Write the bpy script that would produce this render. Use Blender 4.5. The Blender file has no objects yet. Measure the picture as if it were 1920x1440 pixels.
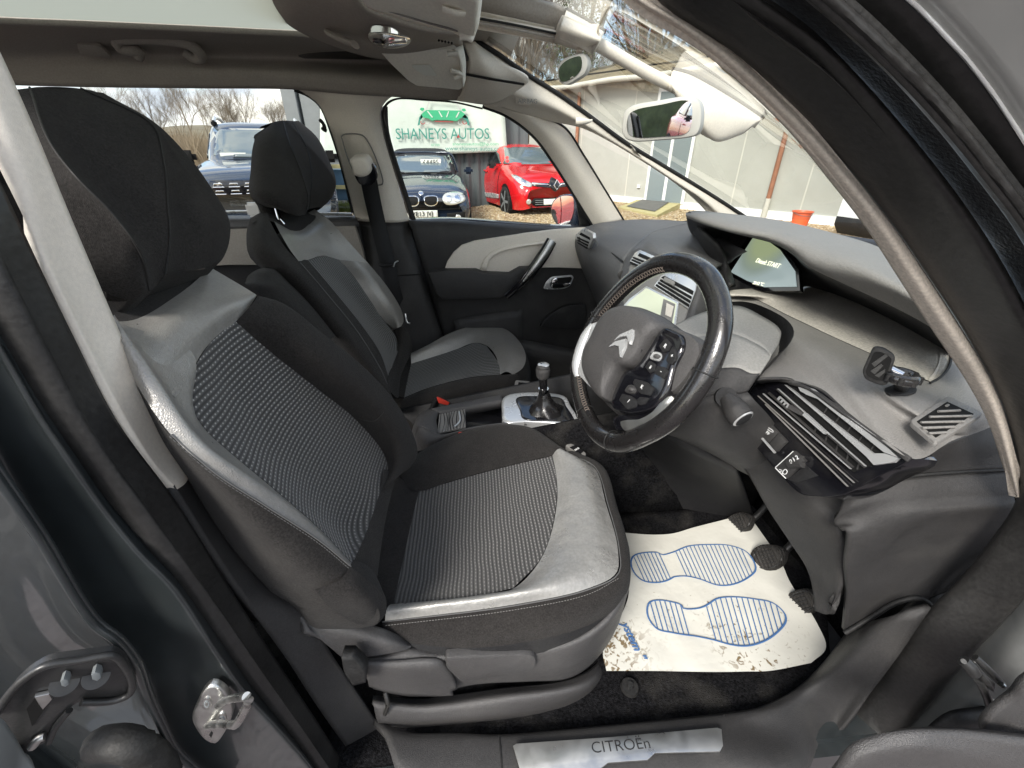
import bpy, bmesh, math, random
import numpy as np
from mathutils import Vector, Matrix
random.seed(7); rng=np.random.default_rng(5)
SC=bpy.context.scene; COL=SC.collection
# ------------------------------------------------------------------ camera model
TH,PS,FP,H=math.radians(28.9),math.radians(5.0),789.0,1.3
FW=np.array([math.sin(PS)*math.cos(TH),math.cos(PS)*math.cos(TH),-math.sin(TH)])
RT=np.array([math.cos(PS),-math.sin(PS),0.0]); UP=np.cross(RT,FW); CAMP=np.array([0,0,H])
SLOPE=.011
n_=lambda v:np.array(v,float)/np.linalg.norm(v)
PL={'SB':((-.17,.64,.60),n_((.916,0,.40))),'SC':((-.17,.64,.60),n_((-.087,0,.996))),
    'FB':((-.28,1.48,.58),n_((.916,0,.40))),'FC':((-.28,1.48,.57),n_((-.087,0,.996))),
    'G':((0,0,0),n_((0,-SLOPE,1)))}
def ray(px,py): return (px-960)/FP*RT-(py-720)/FP*UP+FW
def hit(px,py,pt,n,off=0.0):
    d=ray(px,py); s=((np.array(pt)-CAMP)@np.array(n)+off)/(d@np.array(n)); return CAMP+s*d
def W(p,dflt=None):
    """a point of the place: (sight line, depth) with depth a Y, or z.., x.., or a named real plane with an offset"""
    if isinstance(p,np.ndarray) or len(p)==3 and isinstance(p[0],Vector): return np.array(p,float)
    if len(p)==2: p=(p[0],p[1],dflt)
    px,py,k=p; d=ray(px,py)
    if isinstance(k,str):
        if k[0]=='z': return CAMP+d*((float(k[1:])-H)/d[2])
        if k[0]=='x': return CAMP+d*(float(k[1:])/d[0])
        nm=k.rstrip('+-.0123456789'); off=k[len(nm):]; pt,n=PL[nm]
        return hit(px,py,pt,n,float(off) if off else 0.0)
    return CAMP+d*(k/d[1])
def defplane(name,a,b,c):
    a,b,c=W(a),W(b),W(c); n=np.cross(b-a,c-a); n/=np.linalg.norm(n)
    if n@(CAMP-a)<0: n=-n
    PL[name]=(tuple(a),n)
# ------------------------------------------------------------------ scene graph
LOC={}
def setp(o,label=None,cat=None,group=None,kind=None):
    if label:o['label']=label
    if cat:o['category']=cat
    if group:o['group']=group
    if kind:o['kind']=kind
    return o
def empty(name,loc=(0,0,0),parent=None,rz=0.0,label=None,cat=None,group=None):
    o=bpy.data.objects.new(name,None); COL.objects.link(o); o.empty_display_size=.1
    o.rotation_euler=(0,0,rz)
    if parent is not None:
        o.parent=parent; o.location=Vector(loc)-LOC[parent.name]; LOC[o.name]=Vector(loc)
    else: o.location=loc; LOC[o.name]=Vector(loc)
    return setp(o,label,cat,group)
def link(o,parent,local=False):
    COL.objects.link(o); LOC[o.name]=Vector((0,0,0))
    if parent is not None:
        o.parent=parent
        if not local: o.matrix_parent_inverse=Matrix.Translation(-LOC[parent.name])
    return o
def mesh(name,V,F,mt,parent=None,smooth=True,uv=None,local=False,face=True):
    me=bpy.data.meshes.new(name); me.from_pydata([tuple(map(float,v)) for v in V],[],[tuple(f) for f in F])
    if uv is not None:
        l=me.uv_layers.new(name='UVMap'); li=np.empty(len(me.loops),int); me.loops.foreach_get('vertex_index',li)
        l.data.foreach_set('uv',np.asarray(uv,float)[li].ravel())
    me.materials.append(MT[mt]); 
    if smooth: me.polygons.foreach_set('use_smooth',[True]*len(me.polygons))
    me.update(); o=bpy.data.objects.new(name,me); return link(o,parent,local)
def bmobj(name,bm,mt,parent=None,smooth=False,local=False,sharp=40):
    me=bpy.data.meshes.new(name); bmesh.ops.recalc_face_normals(bm,faces=bm.faces); bm.to_mesh(me); bm.free()
    me.materials.append(MT[mt])
    if smooth:
        me.polygons.foreach_set('use_smooth',[True]*len(me.polygons)); me.set_sharp_from_angle(angle=math.radians(sharp))
    o=bpy.data.objects.new(name,me); return link(o,parent,local)
def cr(P_,n,closed=False):
    """resample a polyline with a centripetal Catmull-Rom curve to n points"""
    P_=np.asarray(P_,float)
    if len(P_)==2 and not closed:
        t=np.linspace(0,1,n)[:,None]; return P_[0]*(1-t)+P_[1]*t
    m=len(P_)
    if closed: Q=np.vstack([P_[-1],P_,P_[0],P_[1]]); segs=m
    else: Q=np.vstack([2*P_[0]-P_[1],P_,2*P_[-1]-P_[-2]]); segs=m-1
    out=[]; K=10
    for i in range(segs):
        p0,p1,p2,p3=Q[i:i+4]
        t0=0; t1=t0+max(np.linalg.norm(p1-p0),1e-7)**.5; t2=t1+max(np.linalg.norm(p2-p1),1e-7)**.5; t3=t2+max(np.linalg.norm(p3-p2),1e-7)**.5
        t=np.linspace(t1,t2,K,endpoint=False)[:,None]
        A1=(t1-t)/(t1-t0)*p0+(t-t0)/(t1-t0)*p1;A2=(t2-t)/(t2-t1)*p1+(t-t1)/(t2-t1)*p2;A3=(t3-t)/(t3-t2)*p2+(t-t2)/(t3-t2)*p3
        B1=(t2-t)/(t2-t0)*A1+(t-t0)/(t2-t0)*A2;B2=(t3-t)/(t3-t1)*A2+(t-t1)/(t3-t1)*A3
        out.append((t2-t)/(t2-t1)*B1+(t-t1)/(t2-t1)*B2)
    out=np.vstack(out+[P_[:1] if closed else P_[-1:]])
    s=np.r_[0,np.cumsum(np.linalg.norm(np.diff(out,axis=0),axis=1))]
    T=np.linspace(0,s[-1],n+1)[:-1] if closed else np.linspace(0,s[-1],n)
    return np.stack([np.interp(T,s,out[:,k]) for k in range(3)],1)
def pts(L,dflt=None): return np.array([W(p,dflt) for p in L])
def back(L,v,dflt=None): return pts(L,dflt)+np.array(v,float)
EDGE=np.array([(-40,20),(0,97),(60,230),(130,400),(200,565),(270,728),(320,838),(356,892),(400,968),(450,1035),(520,1110),(570,1140),(650,1270),(720,1360)],float)
def proj(V):
    q=np.asarray(V)-CAMP; w=q@FW; return 960+FP*(q@RT)/w,720-FP*(q@UP)/w
def behind_pillar(V):
    x,y=proj(V); e=np.interp(y,EDGE[:,1],EDGE[:,0]); k=np.clip((e-4-x)/30,0,1); ty=np.maximum(V[:,1],V[:,1]*(1-k)+.47*k); return CAMP+(V-CAMP)*(ty/V[:,1])[:,None]
def loft(name,lines,mt,parent=None,nu=30,nv=None,thick=0.0,lin=False,dflt=None,closed=False,disp=0.0,dscale=20,cam=True,uvp=None):
    G=np.array([cr(pts(L,dflt),nu) for L in lines])            # k x nu x 3
    k=len(lines); nv=nv or max(2,(k-1)*6+1)
    if lin or k==2:
        x=np.linspace(0,k-1,nv); i=np.minimum(x.astype(int),k-2); f=(x-i)[:,None,None]; S=G[i]*(1-f)+G[i+1]*f
    else: S=np.stack([cr(G[:,j],nv) for j in range(nu)],1)
    if disp:
        from mathutils import noise
        for a in range(S.shape[0]):
            for b in range(S.shape[1]):
                S[a,b]+=disp*noise.noise(Vector(S[a,b]*dscale))*np.array([.4,-.4,.8])
    nv=S.shape[0]; V=S.reshape(-1,3)
    F=[(a*nu+b,a*nu+b+1,(a+1)*nu+b+1,(a+1)*nu+b) for a in range(nv-1) for b in range(nu-1)]
    du=np.linalg.norm(np.diff(S,axis=1),axis=2).mean(0); dv=np.linalg.norm(np.diff(S,axis=0),axis=2).mean(1)
    u=np.r_[0,np.cumsum(du)]; v=np.r_[0,np.cumsum(dv)]
    uv=np.stack(np.broadcast_arrays(u[None,:],v[:,None]),2).reshape(-1,2)
    if uvp is not None: uv=np.stack([V@np.array(uvp[0],float),V@np.array(uvp[1],float)],1)
    if parent is not None and parent.name.startswith('front_seat') and name in ('seam','side_bolster','leather_yoke','back_shell','headrest','headrest_pad','headrest_top','headrest_base','headrest_back','neck_cloth'): V=behind_pillar(V)
    if cam:
        c=V.mean(0); acc=0
        for f in F[::max(1,len(F)//40)]:
            a,b,d=V[f[0]],V[f[1]],V[f[2]]; acc+=np.cross(b-a,d-a)@(CAMP-a)
        if acc<0: F=[f[::-1] for f in F]
    o=mesh(name,V,F,mt,parent,uv=uv)
    if thick:
        md=o.modifiers.new('t','SOLIDIFY'); md.thickness=thick; md.offset=-1
    return o
def poly3(name,P3,n,depth,mt,parent=None,bev=0.0,seg=2,local=False,smooth=True):
    """a plate: outline P3 (k x 3), front face towards n, depth behind it"""
    bm=bmesh.new(); n=Vector(n)
    f=bm.faces.new([bm.verts.new(Vector(p)) for p in P3]); bm.normal_update()
    if f.normal.dot(n)<0: f.normal_flip()
    if depth:
        r=bmesh.ops.extrude_face_region(bm,geom=[f]); vs=[v for v in r['geom'] if isinstance(v,bmesh.types.BMVert)]
        nf=[g for g in r['geom'] if isinstance(g,bmesh.types.BMFace)]
        bmesh.ops.translate(bm,verts=vs,vec=n*0)      # copied cap stays as the front
        old=[v for v in bm.verts if v not in set(vs)]
        bmesh.ops.translate(bm,verts=old,vec=-n*depth)
        if f.is_valid and f not in nf: pass
        if bev:
            es=[e for e in bm.edges if e.verts[0] in set(vs) and e.verts[1] in set(vs)]
            bmesh.ops.bevel(bm,geom=es,offset=bev,segments=seg,affect='EDGES',profile=.5,clamp_overlap=True)
    return bmobj(name,bm,mt,parent,smooth=smooth,local=local,sharp=35)
def rnd(P3,r,seg=3):
    """round the corners of a closed outline"""
    P3=np.asarray(P3,float); out=[]; m=len(P3)
    for i in range(m):
        a,b,c=P3[i-1],P3[i],P3[(i+1)%m]
        la,lc=np.linalg.norm(a-b),np.linalg.norm(c-b); rr=min(r,la*.45,lc*.45)
        p,q=b+(a-b)/max(la,1e-9)*rr,b+(c-b)/max(lc,1e-9)*rr
        for t in np.linspace(0,1,seg+1): out.append((1-t)**2*p+2*t*(1-t)*b+t*t*q)
    return np.array(out)
def plate(name,L,pl,mt,parent=None,depth=.01,bev=0.0,curve=0,rd=0.0,raise_=0.0):
    """outline on a named plane; raise_ lifts the front face off it"""
    pt,n=PL[pl]; n=np.array(n)
    if n@(CAMP-np.array(pt))<0: n=-n
    P3=np.array([hit(p[0],p[1],pt,n,raise_) for p in L])
    if curve: P3=cr(P3,curve,closed=True)
    if rd: P3=rnd(P3,rd)
    return poly3(name,P3,n,depth,mt,parent,bev)
def tube3(name,P3,r,mt,parent=None,n=24,seg=12,flat=1.0,local=False,closed=False,caps=True,ax=None):
    P3=cr(np.asarray(P3,float),n,closed) if n else np.asarray(P3,float)
    m=len(P3); R_=np.interp(np.linspace(0,1,m),np.linspace(0,1,len(r)),r) if hasattr(r,'__len__') else np.full(m,r)
    V=[];up=np.array(ax if ax is not None else (0.13,.21,1.0),float)
    for i in range(m):
        t=(P3[(i+1)%m]-P3[i-1]) if closed else P3[min(i+1,m-1)]-P3[max(i-1,0)]
        t/=max(np.linalg.norm(t),1e-9); s=np.cross(t,up); s/=max(np.linalg.norm(s),1e-9); q=np.cross(s,t)
        for k in range(seg):
            a=2*math.pi*k/seg; V.append(P3[i]+R_[i]*(math.cos(a)*s+flat*math.sin(a)*q))
    F=[(i*seg+k,i*seg+(k+1)%seg,((i+1)%m)*seg+(k+1)%seg,((i+1)%m)*seg+k) for i in range(m if closed else m-1) for k in range(seg)]
    if not closed and caps: F+=[tuple(range(seg))[::-1],tuple((m-1)*seg+k for k in range(seg))]
    o=mesh(name,V,F,mt,parent,local=local); o.data.set_sharp_from_angle(angle=math.radians(60)); return o
def tube(name,L,r,mt,parent=None,**k): return tube3(name,pts(L,k.pop('dflt',None)),r,mt,parent,**k)
def boxm(bm,c,s,M_=None,bev=0):
    r=bmesh.ops.create_cube(bm,size=1); vs=r['verts']
    for v in vs: v.co=Vector((v.co.x*s[0]+c[0],v.co.y*s[1]+c[1],v.co.z*s[2]+c[2]))
    if M_ is not None:
        for v in vs: v.co=M_@v.co
    return vs
def box(name,c,s,mt,parent=None,bev=0.0,local=True,M_=None,seg=2):
    bm=bmesh.new(); boxm(bm,c,s,M_)
    if bev: bmesh.ops.bevel(bm,geom=bm.edges[:],offset=bev,segments=seg,affect='EDGES',clamp_overlap=True)
    return bmobj(name,bm,mt,parent,smooth=bool(bev),local=local)
def text(name,s,org,u,v,size,mt,parent=None,ext=.0004,align='LEFT',sx=1.0,local=False,off=0.0,shear=0.0):
    c=bpy.data.curves.new(name,'FONT'); c.body=s; c.size=size; c.extrude=ext; c.align_x=align; c.align_y='CENTER'; c.offset=off; c.shear=shear
    c.materials.append(MT[mt]); c.resolution_u=4
    o=bpy.data.objects.new('t',c); u=n_(u); w=np.cross(u,n_(v)); w/=np.linalg.norm(w); v=np.cross(w,u)
    M_=Matrix(((u[0]*sx,v[0],w[0],org[0]),(u[1]*sx,v[1],w[1],org[1]),(u[2]*sx,v[2],w[2],org[2]),(0,0,0,1)))
    me=bpy.data.meshes.new_from_object(o); bpy.data.objects.remove(o); me.transform(M_); me.name=name
    o=bpy.data.objects.new(name,me); link(o,parent,local); return o
def ptext(name,s,a,b,pl,size,mt,parent=None,lift=.001,align='LEFT',**k):
    """lettering on a named plane from sight line a towards b"""
    pt,n=PL[pl]; n=np.array(n)
    if n@(CAMP-np.array(pt))<0:n=-n
    A=hit(a[0],a[1],pt,n,lift); B=hit(b[0],b[1],pt,n,lift); u=n_(B-A); v=np.cross(n,u)
    return text(name,s,A,u,v,size,mt,parent,align=align,**k)
# ------------------------------------------------------------------ materials
MT={}
def M(name,col,rough=.6,metal=0.0,bump=(),var=0.0,vscale=6,coat=0.0,spec=.5,sheen=0.0,emit=None,crough=.05,rvar=0.0,aniso=None):
    m=bpy.data.materials.new(name); m.use_nodes=True; nt=m.node_tree; N=nt.nodes; L=nt.links; b=N['Principled BSDF']
    b.inputs['Base Color'].default_value=(*col,1); b.inputs['Roughness'].default_value=rough; b.inputs['Metallic'].default_value=metal
    b.inputs['Specular IOR Level'].default_value=spec; b.inputs['Coat Weight'].default_value=coat; b.inputs['Coat Roughness'].default_value=crough
    b.inputs['Sheen Weight'].default_value=sheen
    if emit: b.inputs['Emission Color'].default_value=(*emit[0],1); b.inputs['Emission Strength'].default_value=emit[1]
    tc=N.new('ShaderNodeTexCoord')
    if var or rvar:
        nz=N.new('ShaderNodeTexNoise'); nz.inputs['Scale'].default_value=vscale; nz.inputs['Detail'].default_value=6; nz.inputs['Roughness'].default_value=.65
        L.new(tc.outputs['Object'],nz.inputs['Vector'])
        if var:
            mp=N.new('ShaderNodeMapRange'); mp.inputs['From Min'].default_value=.25;mp.inputs['From Max'].default_value=.75
            mp.inputs['To Min'].default_value=1-var; mp.inputs['To Max'].default_value=1+var; L.new(nz.outputs['Fac'],mp.inputs['Value'])
            h=N.new('ShaderNodeHueSaturation'); h.inputs['Color'].default_value=(*col,1); L.new(mp.outputs['Result'],h.inputs['Value']); L.new(h.outputs['Color'],b.inputs['Base Color'])
        if rvar:
            mp=N.new('ShaderNodeMapRange'); mp.inputs['From Min'].default_value=.3;mp.inputs['From Max'].default_value=.7
            mp.inputs['To Min'].default_value=max(0,rough-rvar); mp.inputs['To Max'].default_value=rough+rvar; L.new(nz.outputs['Fac'],mp.inputs['Value']); L.new(mp.outputs['Result'],b.inputs['Roughness'])
    prev=None
    for kind,sc,dist in bump:
        if kind=='n':
            t=N.new('ShaderNodeTexNoise'); t.inputs['Scale'].default_value=sc; t.inputs['Detail'].default_value=3; out=t.outputs['Fac']
        elif kind=='v':
            t=N.new('ShaderNodeTexVoronoi'); t.inputs['Scale'].default_value=sc; out=t.outputs['Distance']
        elif kind=='c':
            t=N.new('ShaderNodeTexVoronoi'); t.feature='DISTANCE_TO_EDGE'; t.inputs['Scale'].default_value=sc; out=t.outputs['Distance']
        elif kind=='w':
            t=N.new('ShaderNodeTexWave'); t.inputs['Scale'].default_value=sc; t.inputs['Distortion'].default_value=.6; out=t.outputs['Fac']
        L.new(tc.outputs['Object'],t.inputs['Vector'])
        bp=N.new('ShaderNodeBump'); bp.inputs['Distance'].default_value=dist; L.new(out,bp.inputs['Height'])
        if prev: L.new(prev.outputs['Normal'],bp.inputs['Normal'])
        prev=bp
    if prev: L.new(prev.outputs['Normal'],b.inputs['Normal'])
    MT[name]=m; return m
def nodes(name): m=MT[name]; return m,m.node_tree.nodes,m.node_tree.links,m.node_tree.nodes['Principled BSDF']
def glassM(name,col=(1,1,1),rough=0.0,fac=.06):
    m=bpy.data.materials.new(name); m.use_nodes=True; N=m.node_tree.nodes; L=m.node_tree.links; N.remove(N['Principled BSDF'])
    t=N.new('ShaderNodeBsdfTransparent'); t.inputs['Color'].default_value=(*col,1)
    g=N.new('ShaderNodeBsdfGlossy'); g.inputs['Roughness'].default_value=rough; fr=N.new('ShaderNodeFresnel'); fr.inputs['IOR'].default_value=1.45
    mx=N.new('ShaderNodeMixShader'); L.new(fr.outputs['Fac'],mx.inputs['Fac']); L.new(t.outputs[0],mx.inputs[1]); L.new(g.outputs[0],mx.inputs[2])
    L.new(mx.outputs[0],N['Material Output'].inputs['Surface']); MT[name]=m
# interior
M('column_grey2',(.2,.2,.19),.5)
M('headliner',(.35,.32,.285),.95,bump=[('n',900,.0006)],var=.05)
M('trim_beige',(.74,.685,.60),.62,bump=[('n',1200,.0003)],var=.05,vscale=9,rvar=.08)
M('trim_textile',(.58,.52,.45),.9,bump=[('n',1500,.0006)],var=.08,vscale=40)
M('visor',(.80,.78,.70),.6,bump=[('n',600,.0003)],var=.04)
M('plastic_dark',(.036,.035,.035),.5,bump=[('v',900,.0004)],var=.12,rvar=.08,vscale=12)
M('plastic_soft',(.060,.058,.058),.47,bump=[('v',700,.0006),('n',60,.0006)],var=.1,rvar=.07,vscale=8)
M('plastic_grey',(.205,.198,.188),.58,bump=[('v',650,.0007),('n',30,.001)],var=.08,rvar=.05,vscale=10)
M('plastic_black',(.02,.02,.021),.5,bump=[('v',800,.0003)],var=.15)
M('column_grey',(.23,.225,.21),.5,bump=[('v',900,.0003)])
M('gloss_black',(.006,.006,.008),.12,coat=.6,rvar=.05,vscale=30)
M('satin_silver',(.66,.67,.67),.28,metal=.55,rvar=.04,vscale=6,coat=.4)
M('chrome',(.86,.86,.86),.1,metal=1)
M('brushed',(.56,.56,.54),.36,metal=.95,rvar=.12,vscale=22,var=.1)
M('rubber',(.018,.018,.018),.6,bump=[('n',300,.0006)],var=.3,vscale=25,rvar=.12)
M('rubber_fat',(.020,.0195,.019),.38,bump=[('n',160,.0004)],var=.18,vscale=14,rvar=.08)
M('carpet',(.010,.010,.011),1.0,bump=[('n',420,.004)],var=.5,vscale=120)
M('fabric',(.024,.0222,.0212),.95,bump=[('n',1300,.0012),('n',35,.0015)],var=.15,vscale=60,sheen=.06,spec=.25)
M('leather',(.30,.29,.272),.34,metal=.3,coat=.25,crough=.25,bump=[('c',420,.0006),('n',22,.003)],var=.07,vscale=14,rvar=.08)
M('leather_worn',(.29,.285,.27),.32,metal=.3,coat=.3,crough=.22,bump=[('c',420,.0006),('n',14,.007),('n',45,.0015)],var=.1,vscale=10,rvar=.1)
M('leather_black',(.012,.011,.011),.27,bump=[('c',500,.0003)],rvar=.05,vscale=25,coat=.9,crough=.1)
M('belt',(.012,.012,.013),.6,bump=[('w',120,.0006)])
M('red_plastic',(.62,.055,.035),.35)
M('white_print',(.75,.76,.76),.6)
M('stitch',(.20,.165,.14),.8)
M('stitch_dark',(.10,.10,.10),.8)
M('paint',(.026,.031,.033),.32,metal=.25,coat=1.0,crough=.02,rvar=.05,vscale=5,var=.15,bump=[('n',9,.0008)])
M('steel_black',(.022,.022,.022),.42,metal=.0,bump=[('n',60,.0012)],rvar=.1,vscale=30,coat=.12,crough=.2)
M('zinc',(.62,.62,.60),.32,metal=1,rvar=.12,vscale=40,bump=[('n',120,.0002)])
M('mirror',(.85,.87,.86),.015,metal=1)
M('paper',(.76,.74,.67),.85,bump=[('n',14,.004)])
M('ink_blue',(.055,.14,.32),.8)
M('pedal',(.028,.026,.024),.75,bump=[('w',60,.002),('n',200,.002)],var=.3,vscale=60)
M('screen_map',(.30,.31,.25),.2,emit=((.50,.55,.40),.35))
glassM('window',(.93,.95,.93)); glassM('windscreen',(.90,.93,.90)); glassM('tint',(.30,.36,.36))
# dotted seat cloth in two runs: bright pin dots, and rib lines for the cushion
def cloth(name,du,dv,base,dot,lo,hi,rad):
    M(name,base,.92,bump=[('n',1300,.0010)],sheen=.2)
    m,N,L,b=nodes(name); tc=N.new('ShaderNodeTexCoord'); sp=N.new('ShaderNodeSeparateXYZ'); wn=N.new('ShaderNodeTexNoise'); wn.inputs['Scale'].default_value=9; wv=N.new('ShaderNodeVectorMath'); wv.operation='MULTIPLY_ADD'; wv.inputs[1].default_value=(.010,.010,0); L.new(tc.outputs['UV'],wn.inputs[0]); L.new(wn.outputs['Color'],wv.inputs[0]); L.new(tc.outputs['UV'],wv.inputs[2]); L.new(wv.outputs[0],sp.inputs[0])
    def mth(op,a,c=None,c2=None):
        k=N.new('ShaderNodeMath'); k.operation=op
        for i,v in enumerate((a,c,c2)):
            if v is None: continue
            if hasattr(v,'default_value') or hasattr(v,'is_linked'): L.new(v,k.inputs[i])
            else: k.inputs[i].default_value=v
        return k.outputs[0]
    U=mth('MULTIPLY',sp.outputs[0],1/du); V=mth('MULTIPLY',sp.outputs[1],1/dv)
    row=mth('FLOOR',V); Uo=mth('ADD',U,mth('MULTIPLY',mth('MODULO',row,2.0),.5))
    fu=mth('SUBTRACT',mth('FRACT',Uo),.5); fv=mth('SUBTRACT',mth('FRACT',V),.5)
    d=mth('SQRT',mth('ADD',mth('POWER',mth('MULTIPLY',fu,.8),2.0),mth('POWER',fv,2.0)))
    mp=N.new('ShaderNodeMapRange'); mp.inputs['From Min'].default_value=rad+.08; mp.inputs['From Max'].default_value=rad-.04; L.new(d,mp.inputs['Value'])
    # the printed dots fade out along the panel
    fd=N.new('ShaderNodeMapRange'); fd.inputs['From Min'].default_value=lo; fd.inputs['From Max'].default_value=hi; L.new(sp.outputs[1],fd.inputs['Value'])
    fac=mth('MULTIPLY',mp.outputs[0],fd.outputs[0])
    rib=N.new('ShaderNodeMapRange'); rib.inputs['From Min'].default_value=.1; rib.inputs['From Max'].default_value=.4; L.new(mth('ABSOLUTE',fv),rib.inputs['Value'])
    m1=N.new('ShaderNodeMixRGB'); m1.inputs[1].default_value=tuple(c*1.9 for c in base)+(1,); m1.inputs[2].default_value=tuple(c*.55 for c in base)+(1,); L.new(rib.outputs[0],m1.inputs[0])
    mx=N.new('ShaderNodeMixRGB'); mx.inputs[2].default_value=(*dot,1); L.new(m1.outputs[0],mx.inputs[1]); L.new(fac,mx.inputs[0]); L.new(mx.outputs[0],b.inputs['Base Color'])
    bp=N.new('ShaderNodeBump'); bp.inputs['Distance'].default_value=.0012; L.new(rib.outputs[0],bp.inputs['Height']); bp.invert=True; L.new(bp.outputs[0],b.inputs['Normal'])
cloth('cloth_back',.0084,.0072,(.044,.043,.042),(.42,.41,.39),.60,1.0,.12)
cloth('cloth_seat',.0085,.0074,(.046,.045,.044),(.32,.31,.30),-.18,.25,.125)
cloth('cloth_far',.012,.012,(.055,.056,.054),(.16,.16,.16),-1,-.9,.12)
# fine moulded grain, lint and dust in the stuff itself
def addgrain(name,amp,scale,dust=0.0):
    m,N,L,b=nodes(name); tc=N.new('ShaderNodeTexCoord'); nz=N.new('ShaderNodeTexNoise'); nz.inputs['Scale'].default_value=scale; nz.inputs['Detail'].default_value=2; L.new(tc.outputs['Object'],nz.inputs[0])
    mp=N.new('ShaderNodeMapRange'); mp.inputs['From Min'].default_value=.3; mp.inputs['From Max'].default_value=.7; mp.inputs['To Min'].default_value=1-amp; mp.inputs['To Max'].default_value=1+amp; L.new(nz.outputs['Fac'],mp.inputs[0])
    h=N.new('ShaderNodeHueSaturation'); L.new(mp.outputs[0],h.inputs['Value']); s=b.inputs['Base Color']
    if s.is_linked: L.new(s.links[0].from_socket,h.inputs['Color'])
    else: h.inputs['Color'].default_value=s.default_value
    out=h.outputs[0]
    if dust:
        d=N.new('ShaderNodeTexVoronoi'); d.inputs['Scale'].default_value=70; L.new(tc.outputs['Object'],d.inputs[0]); r=N.new('ShaderNodeMapRange'); r.inputs['From Min'].default_value=.06; r.inputs['From Max'].default_value=.03; L.new(d.outputs['Distance'],r.inputs[0])
        n2=N.new('ShaderNodeTexNoise'); n2.inputs['Scale'].default_value=11; n2.inputs['Detail'].default_value=5; L.new(tc.outputs['Object'],n2.inputs[0]); r2=N.new('ShaderNodeMapRange'); r2.inputs['From Min'].default_value=.5; r2.inputs['From Max'].default_value=.75; r2.inputs['To Max'].default_value=dust; L.new(n2.outputs['Fac'],r2.inputs[0])
        ml=N.new('ShaderNodeMath'); ml.operation='MULTIPLY'; L.new(r.outputs[0],ml.inputs[0]); L.new(r2.outputs[0],ml.inputs[1]); ad=N.new('ShaderNodeMath'); ad.operation='MULTIPLY_ADD'; ad.inputs[1].default_value=.18; L.new(r2.outputs[0],ad.inputs[0]); L.new(ml.outputs[0],ad.inputs[2])
        mx=N.new('ShaderNodeMixRGB'); mx.inputs[2].default_value=(.34,.32,.28,1); L.new(ad.outputs[0],mx.inputs[0]); L.new(out,mx.inputs[1]); out=mx.outputs[0]
    L.new(out,b.inputs['Base Color'])
for nm_,am_,sc_,du_ in (('plastic_dark',.16,300,.25),('plastic_soft',.14,300,.2),('plastic_grey',.07,300,.12),('plastic_black',.3,300,.25),('column_grey',.12,300,.1),('fabric',.35,420,.12),('leather',.07,240,0),('leather_worn',.09,200,0),('headliner',.08,260,0),('trim_beige',.05,260,0),('trim_textile',.16,300,0),('visor',.05,200,0),('rubber_fat',.25,180,.16),('rubber',.3,180,.3),('carpet',.6,200,.5),('gloss_black',.0,100,.35),('paint',.1,40,.12)): addgrain(nm_,am_,sc_,du_)
for nm_,sp_ in (('plastic_dark',.35),('plastic_black',.25),('carpet',.05),('rubber',.3),('fabric',.12),('headliner',.2),('pedal',.3)): MT[nm_].node_tree.nodes['Principled BSDF'].inputs['Specular IOR Level'].default_value=sp_
M('mirror_case',(.50,.49,.46),.45)
# outside
M('gravel',(.34,.27,.16),.95,var=0)
m,N,L,b=nodes('gravel'); tc=N.new('ShaderNodeTexCoord'); v=N.new('ShaderNodeTexVoronoi'); v.inputs['Scale'].default_value=22; L.new(tc.outputs['Object'],v.inputs['Vector'])
r=N.new('ShaderNodeValToRGB'); r.color_ramp.elements[0].color=(.16,.11,.055,1); r.color_ramp.elements[1].color=(.52,.43,.30,1); e=r.color_ramp.elements.new(.5); e.color=(.36,.27,.14,1)
sp=N.new('ShaderNodeSeparateColor'); L.new(v.outputs['Color'],sp.inputs[0]); L.new(sp.outputs[0],r.inputs[0]); L.new(r.outputs[0],b.inputs['Base Color'])
bp=N.new('ShaderNodeBump'); bp.inputs['Distance'].default_value=.03; bp.invert=True; L.new(v.outputs['Distance'],bp.inputs['Height']); L.new(bp.outputs[0],b.inputs['Normal'])
M('wall_cream',(.40,.405,.365),.8,bump=[('n',3,.02)],var=.07,vscale=1.2)
M('reflection_rough',(.52,.51,.43),.9,bump=[('n',9,.05)],var=.12,vscale=6)
M('white_upvc',(.78,.79,.78),.4); M('door_grey',(.20,.24,.245),.45); M('ramp_wood',(.42,.38,.19),.8,var=.15,vscale=5); M('felt',(.12,.12,.11),.95,var=.2)
M('pipe_brown',(.30,.13,.07),.6,var=.2,vscale=9); M('pipe_pale',(.55,.54,.48),.6)
M('orange',(.75,.13,.045),.4,var=.06); M('corrugated',(.085,.10,.105),.6,metal=.1); M('banner',(.50,.56,.50),.6,bump=[('n',1.3,.05)],var=.03)
M('green_ink',(.03,.34,.16),.6); M('green_dark',(.035,.22,.17),.6); M('red_ink',(.35,.03,.03),.6); M('grey_ink',(.45,.46,.44),.6)
M('steel_grey',(.17,.185,.19),.5,var=.1); M('blue_steel',(.07,.14,.22),.5,var=.15)
M('bark',(.11,.085,.06),.9,var=.3,vscale=4); M('twig',(.15,.12,.085),.9,var=.3,vscale=3); M('ivy',(.055,.075,.025),.7,var=.5,vscale=3); M('leaf_brown',(.20,.11,.05),.8,var=.4)
M('brush',(.19,.15,.10),.95,var=.4,vscale=2); M('hill',(.15,.13,.085),.95,var=.3,vscale=.6); M('roof_moss',(.20,.165,.10),.95,var=.4,vscale=2.5,bump=[('n',6,.08)]); M('grass',(.12,.16,.04),.9,var=.3)
M('car_red',(.56,.010,.014),.25,coat=1,crough=.03); M('car_blue',(.012,.022,.045),.22,metal=.3,coat=1,crough=.02); M('car_navy',(.045,.065,.10),.25,metal=.5,coat=1,crough=.02); M('car_white',(.76,.77,.78),.3,coat=.6)
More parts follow.
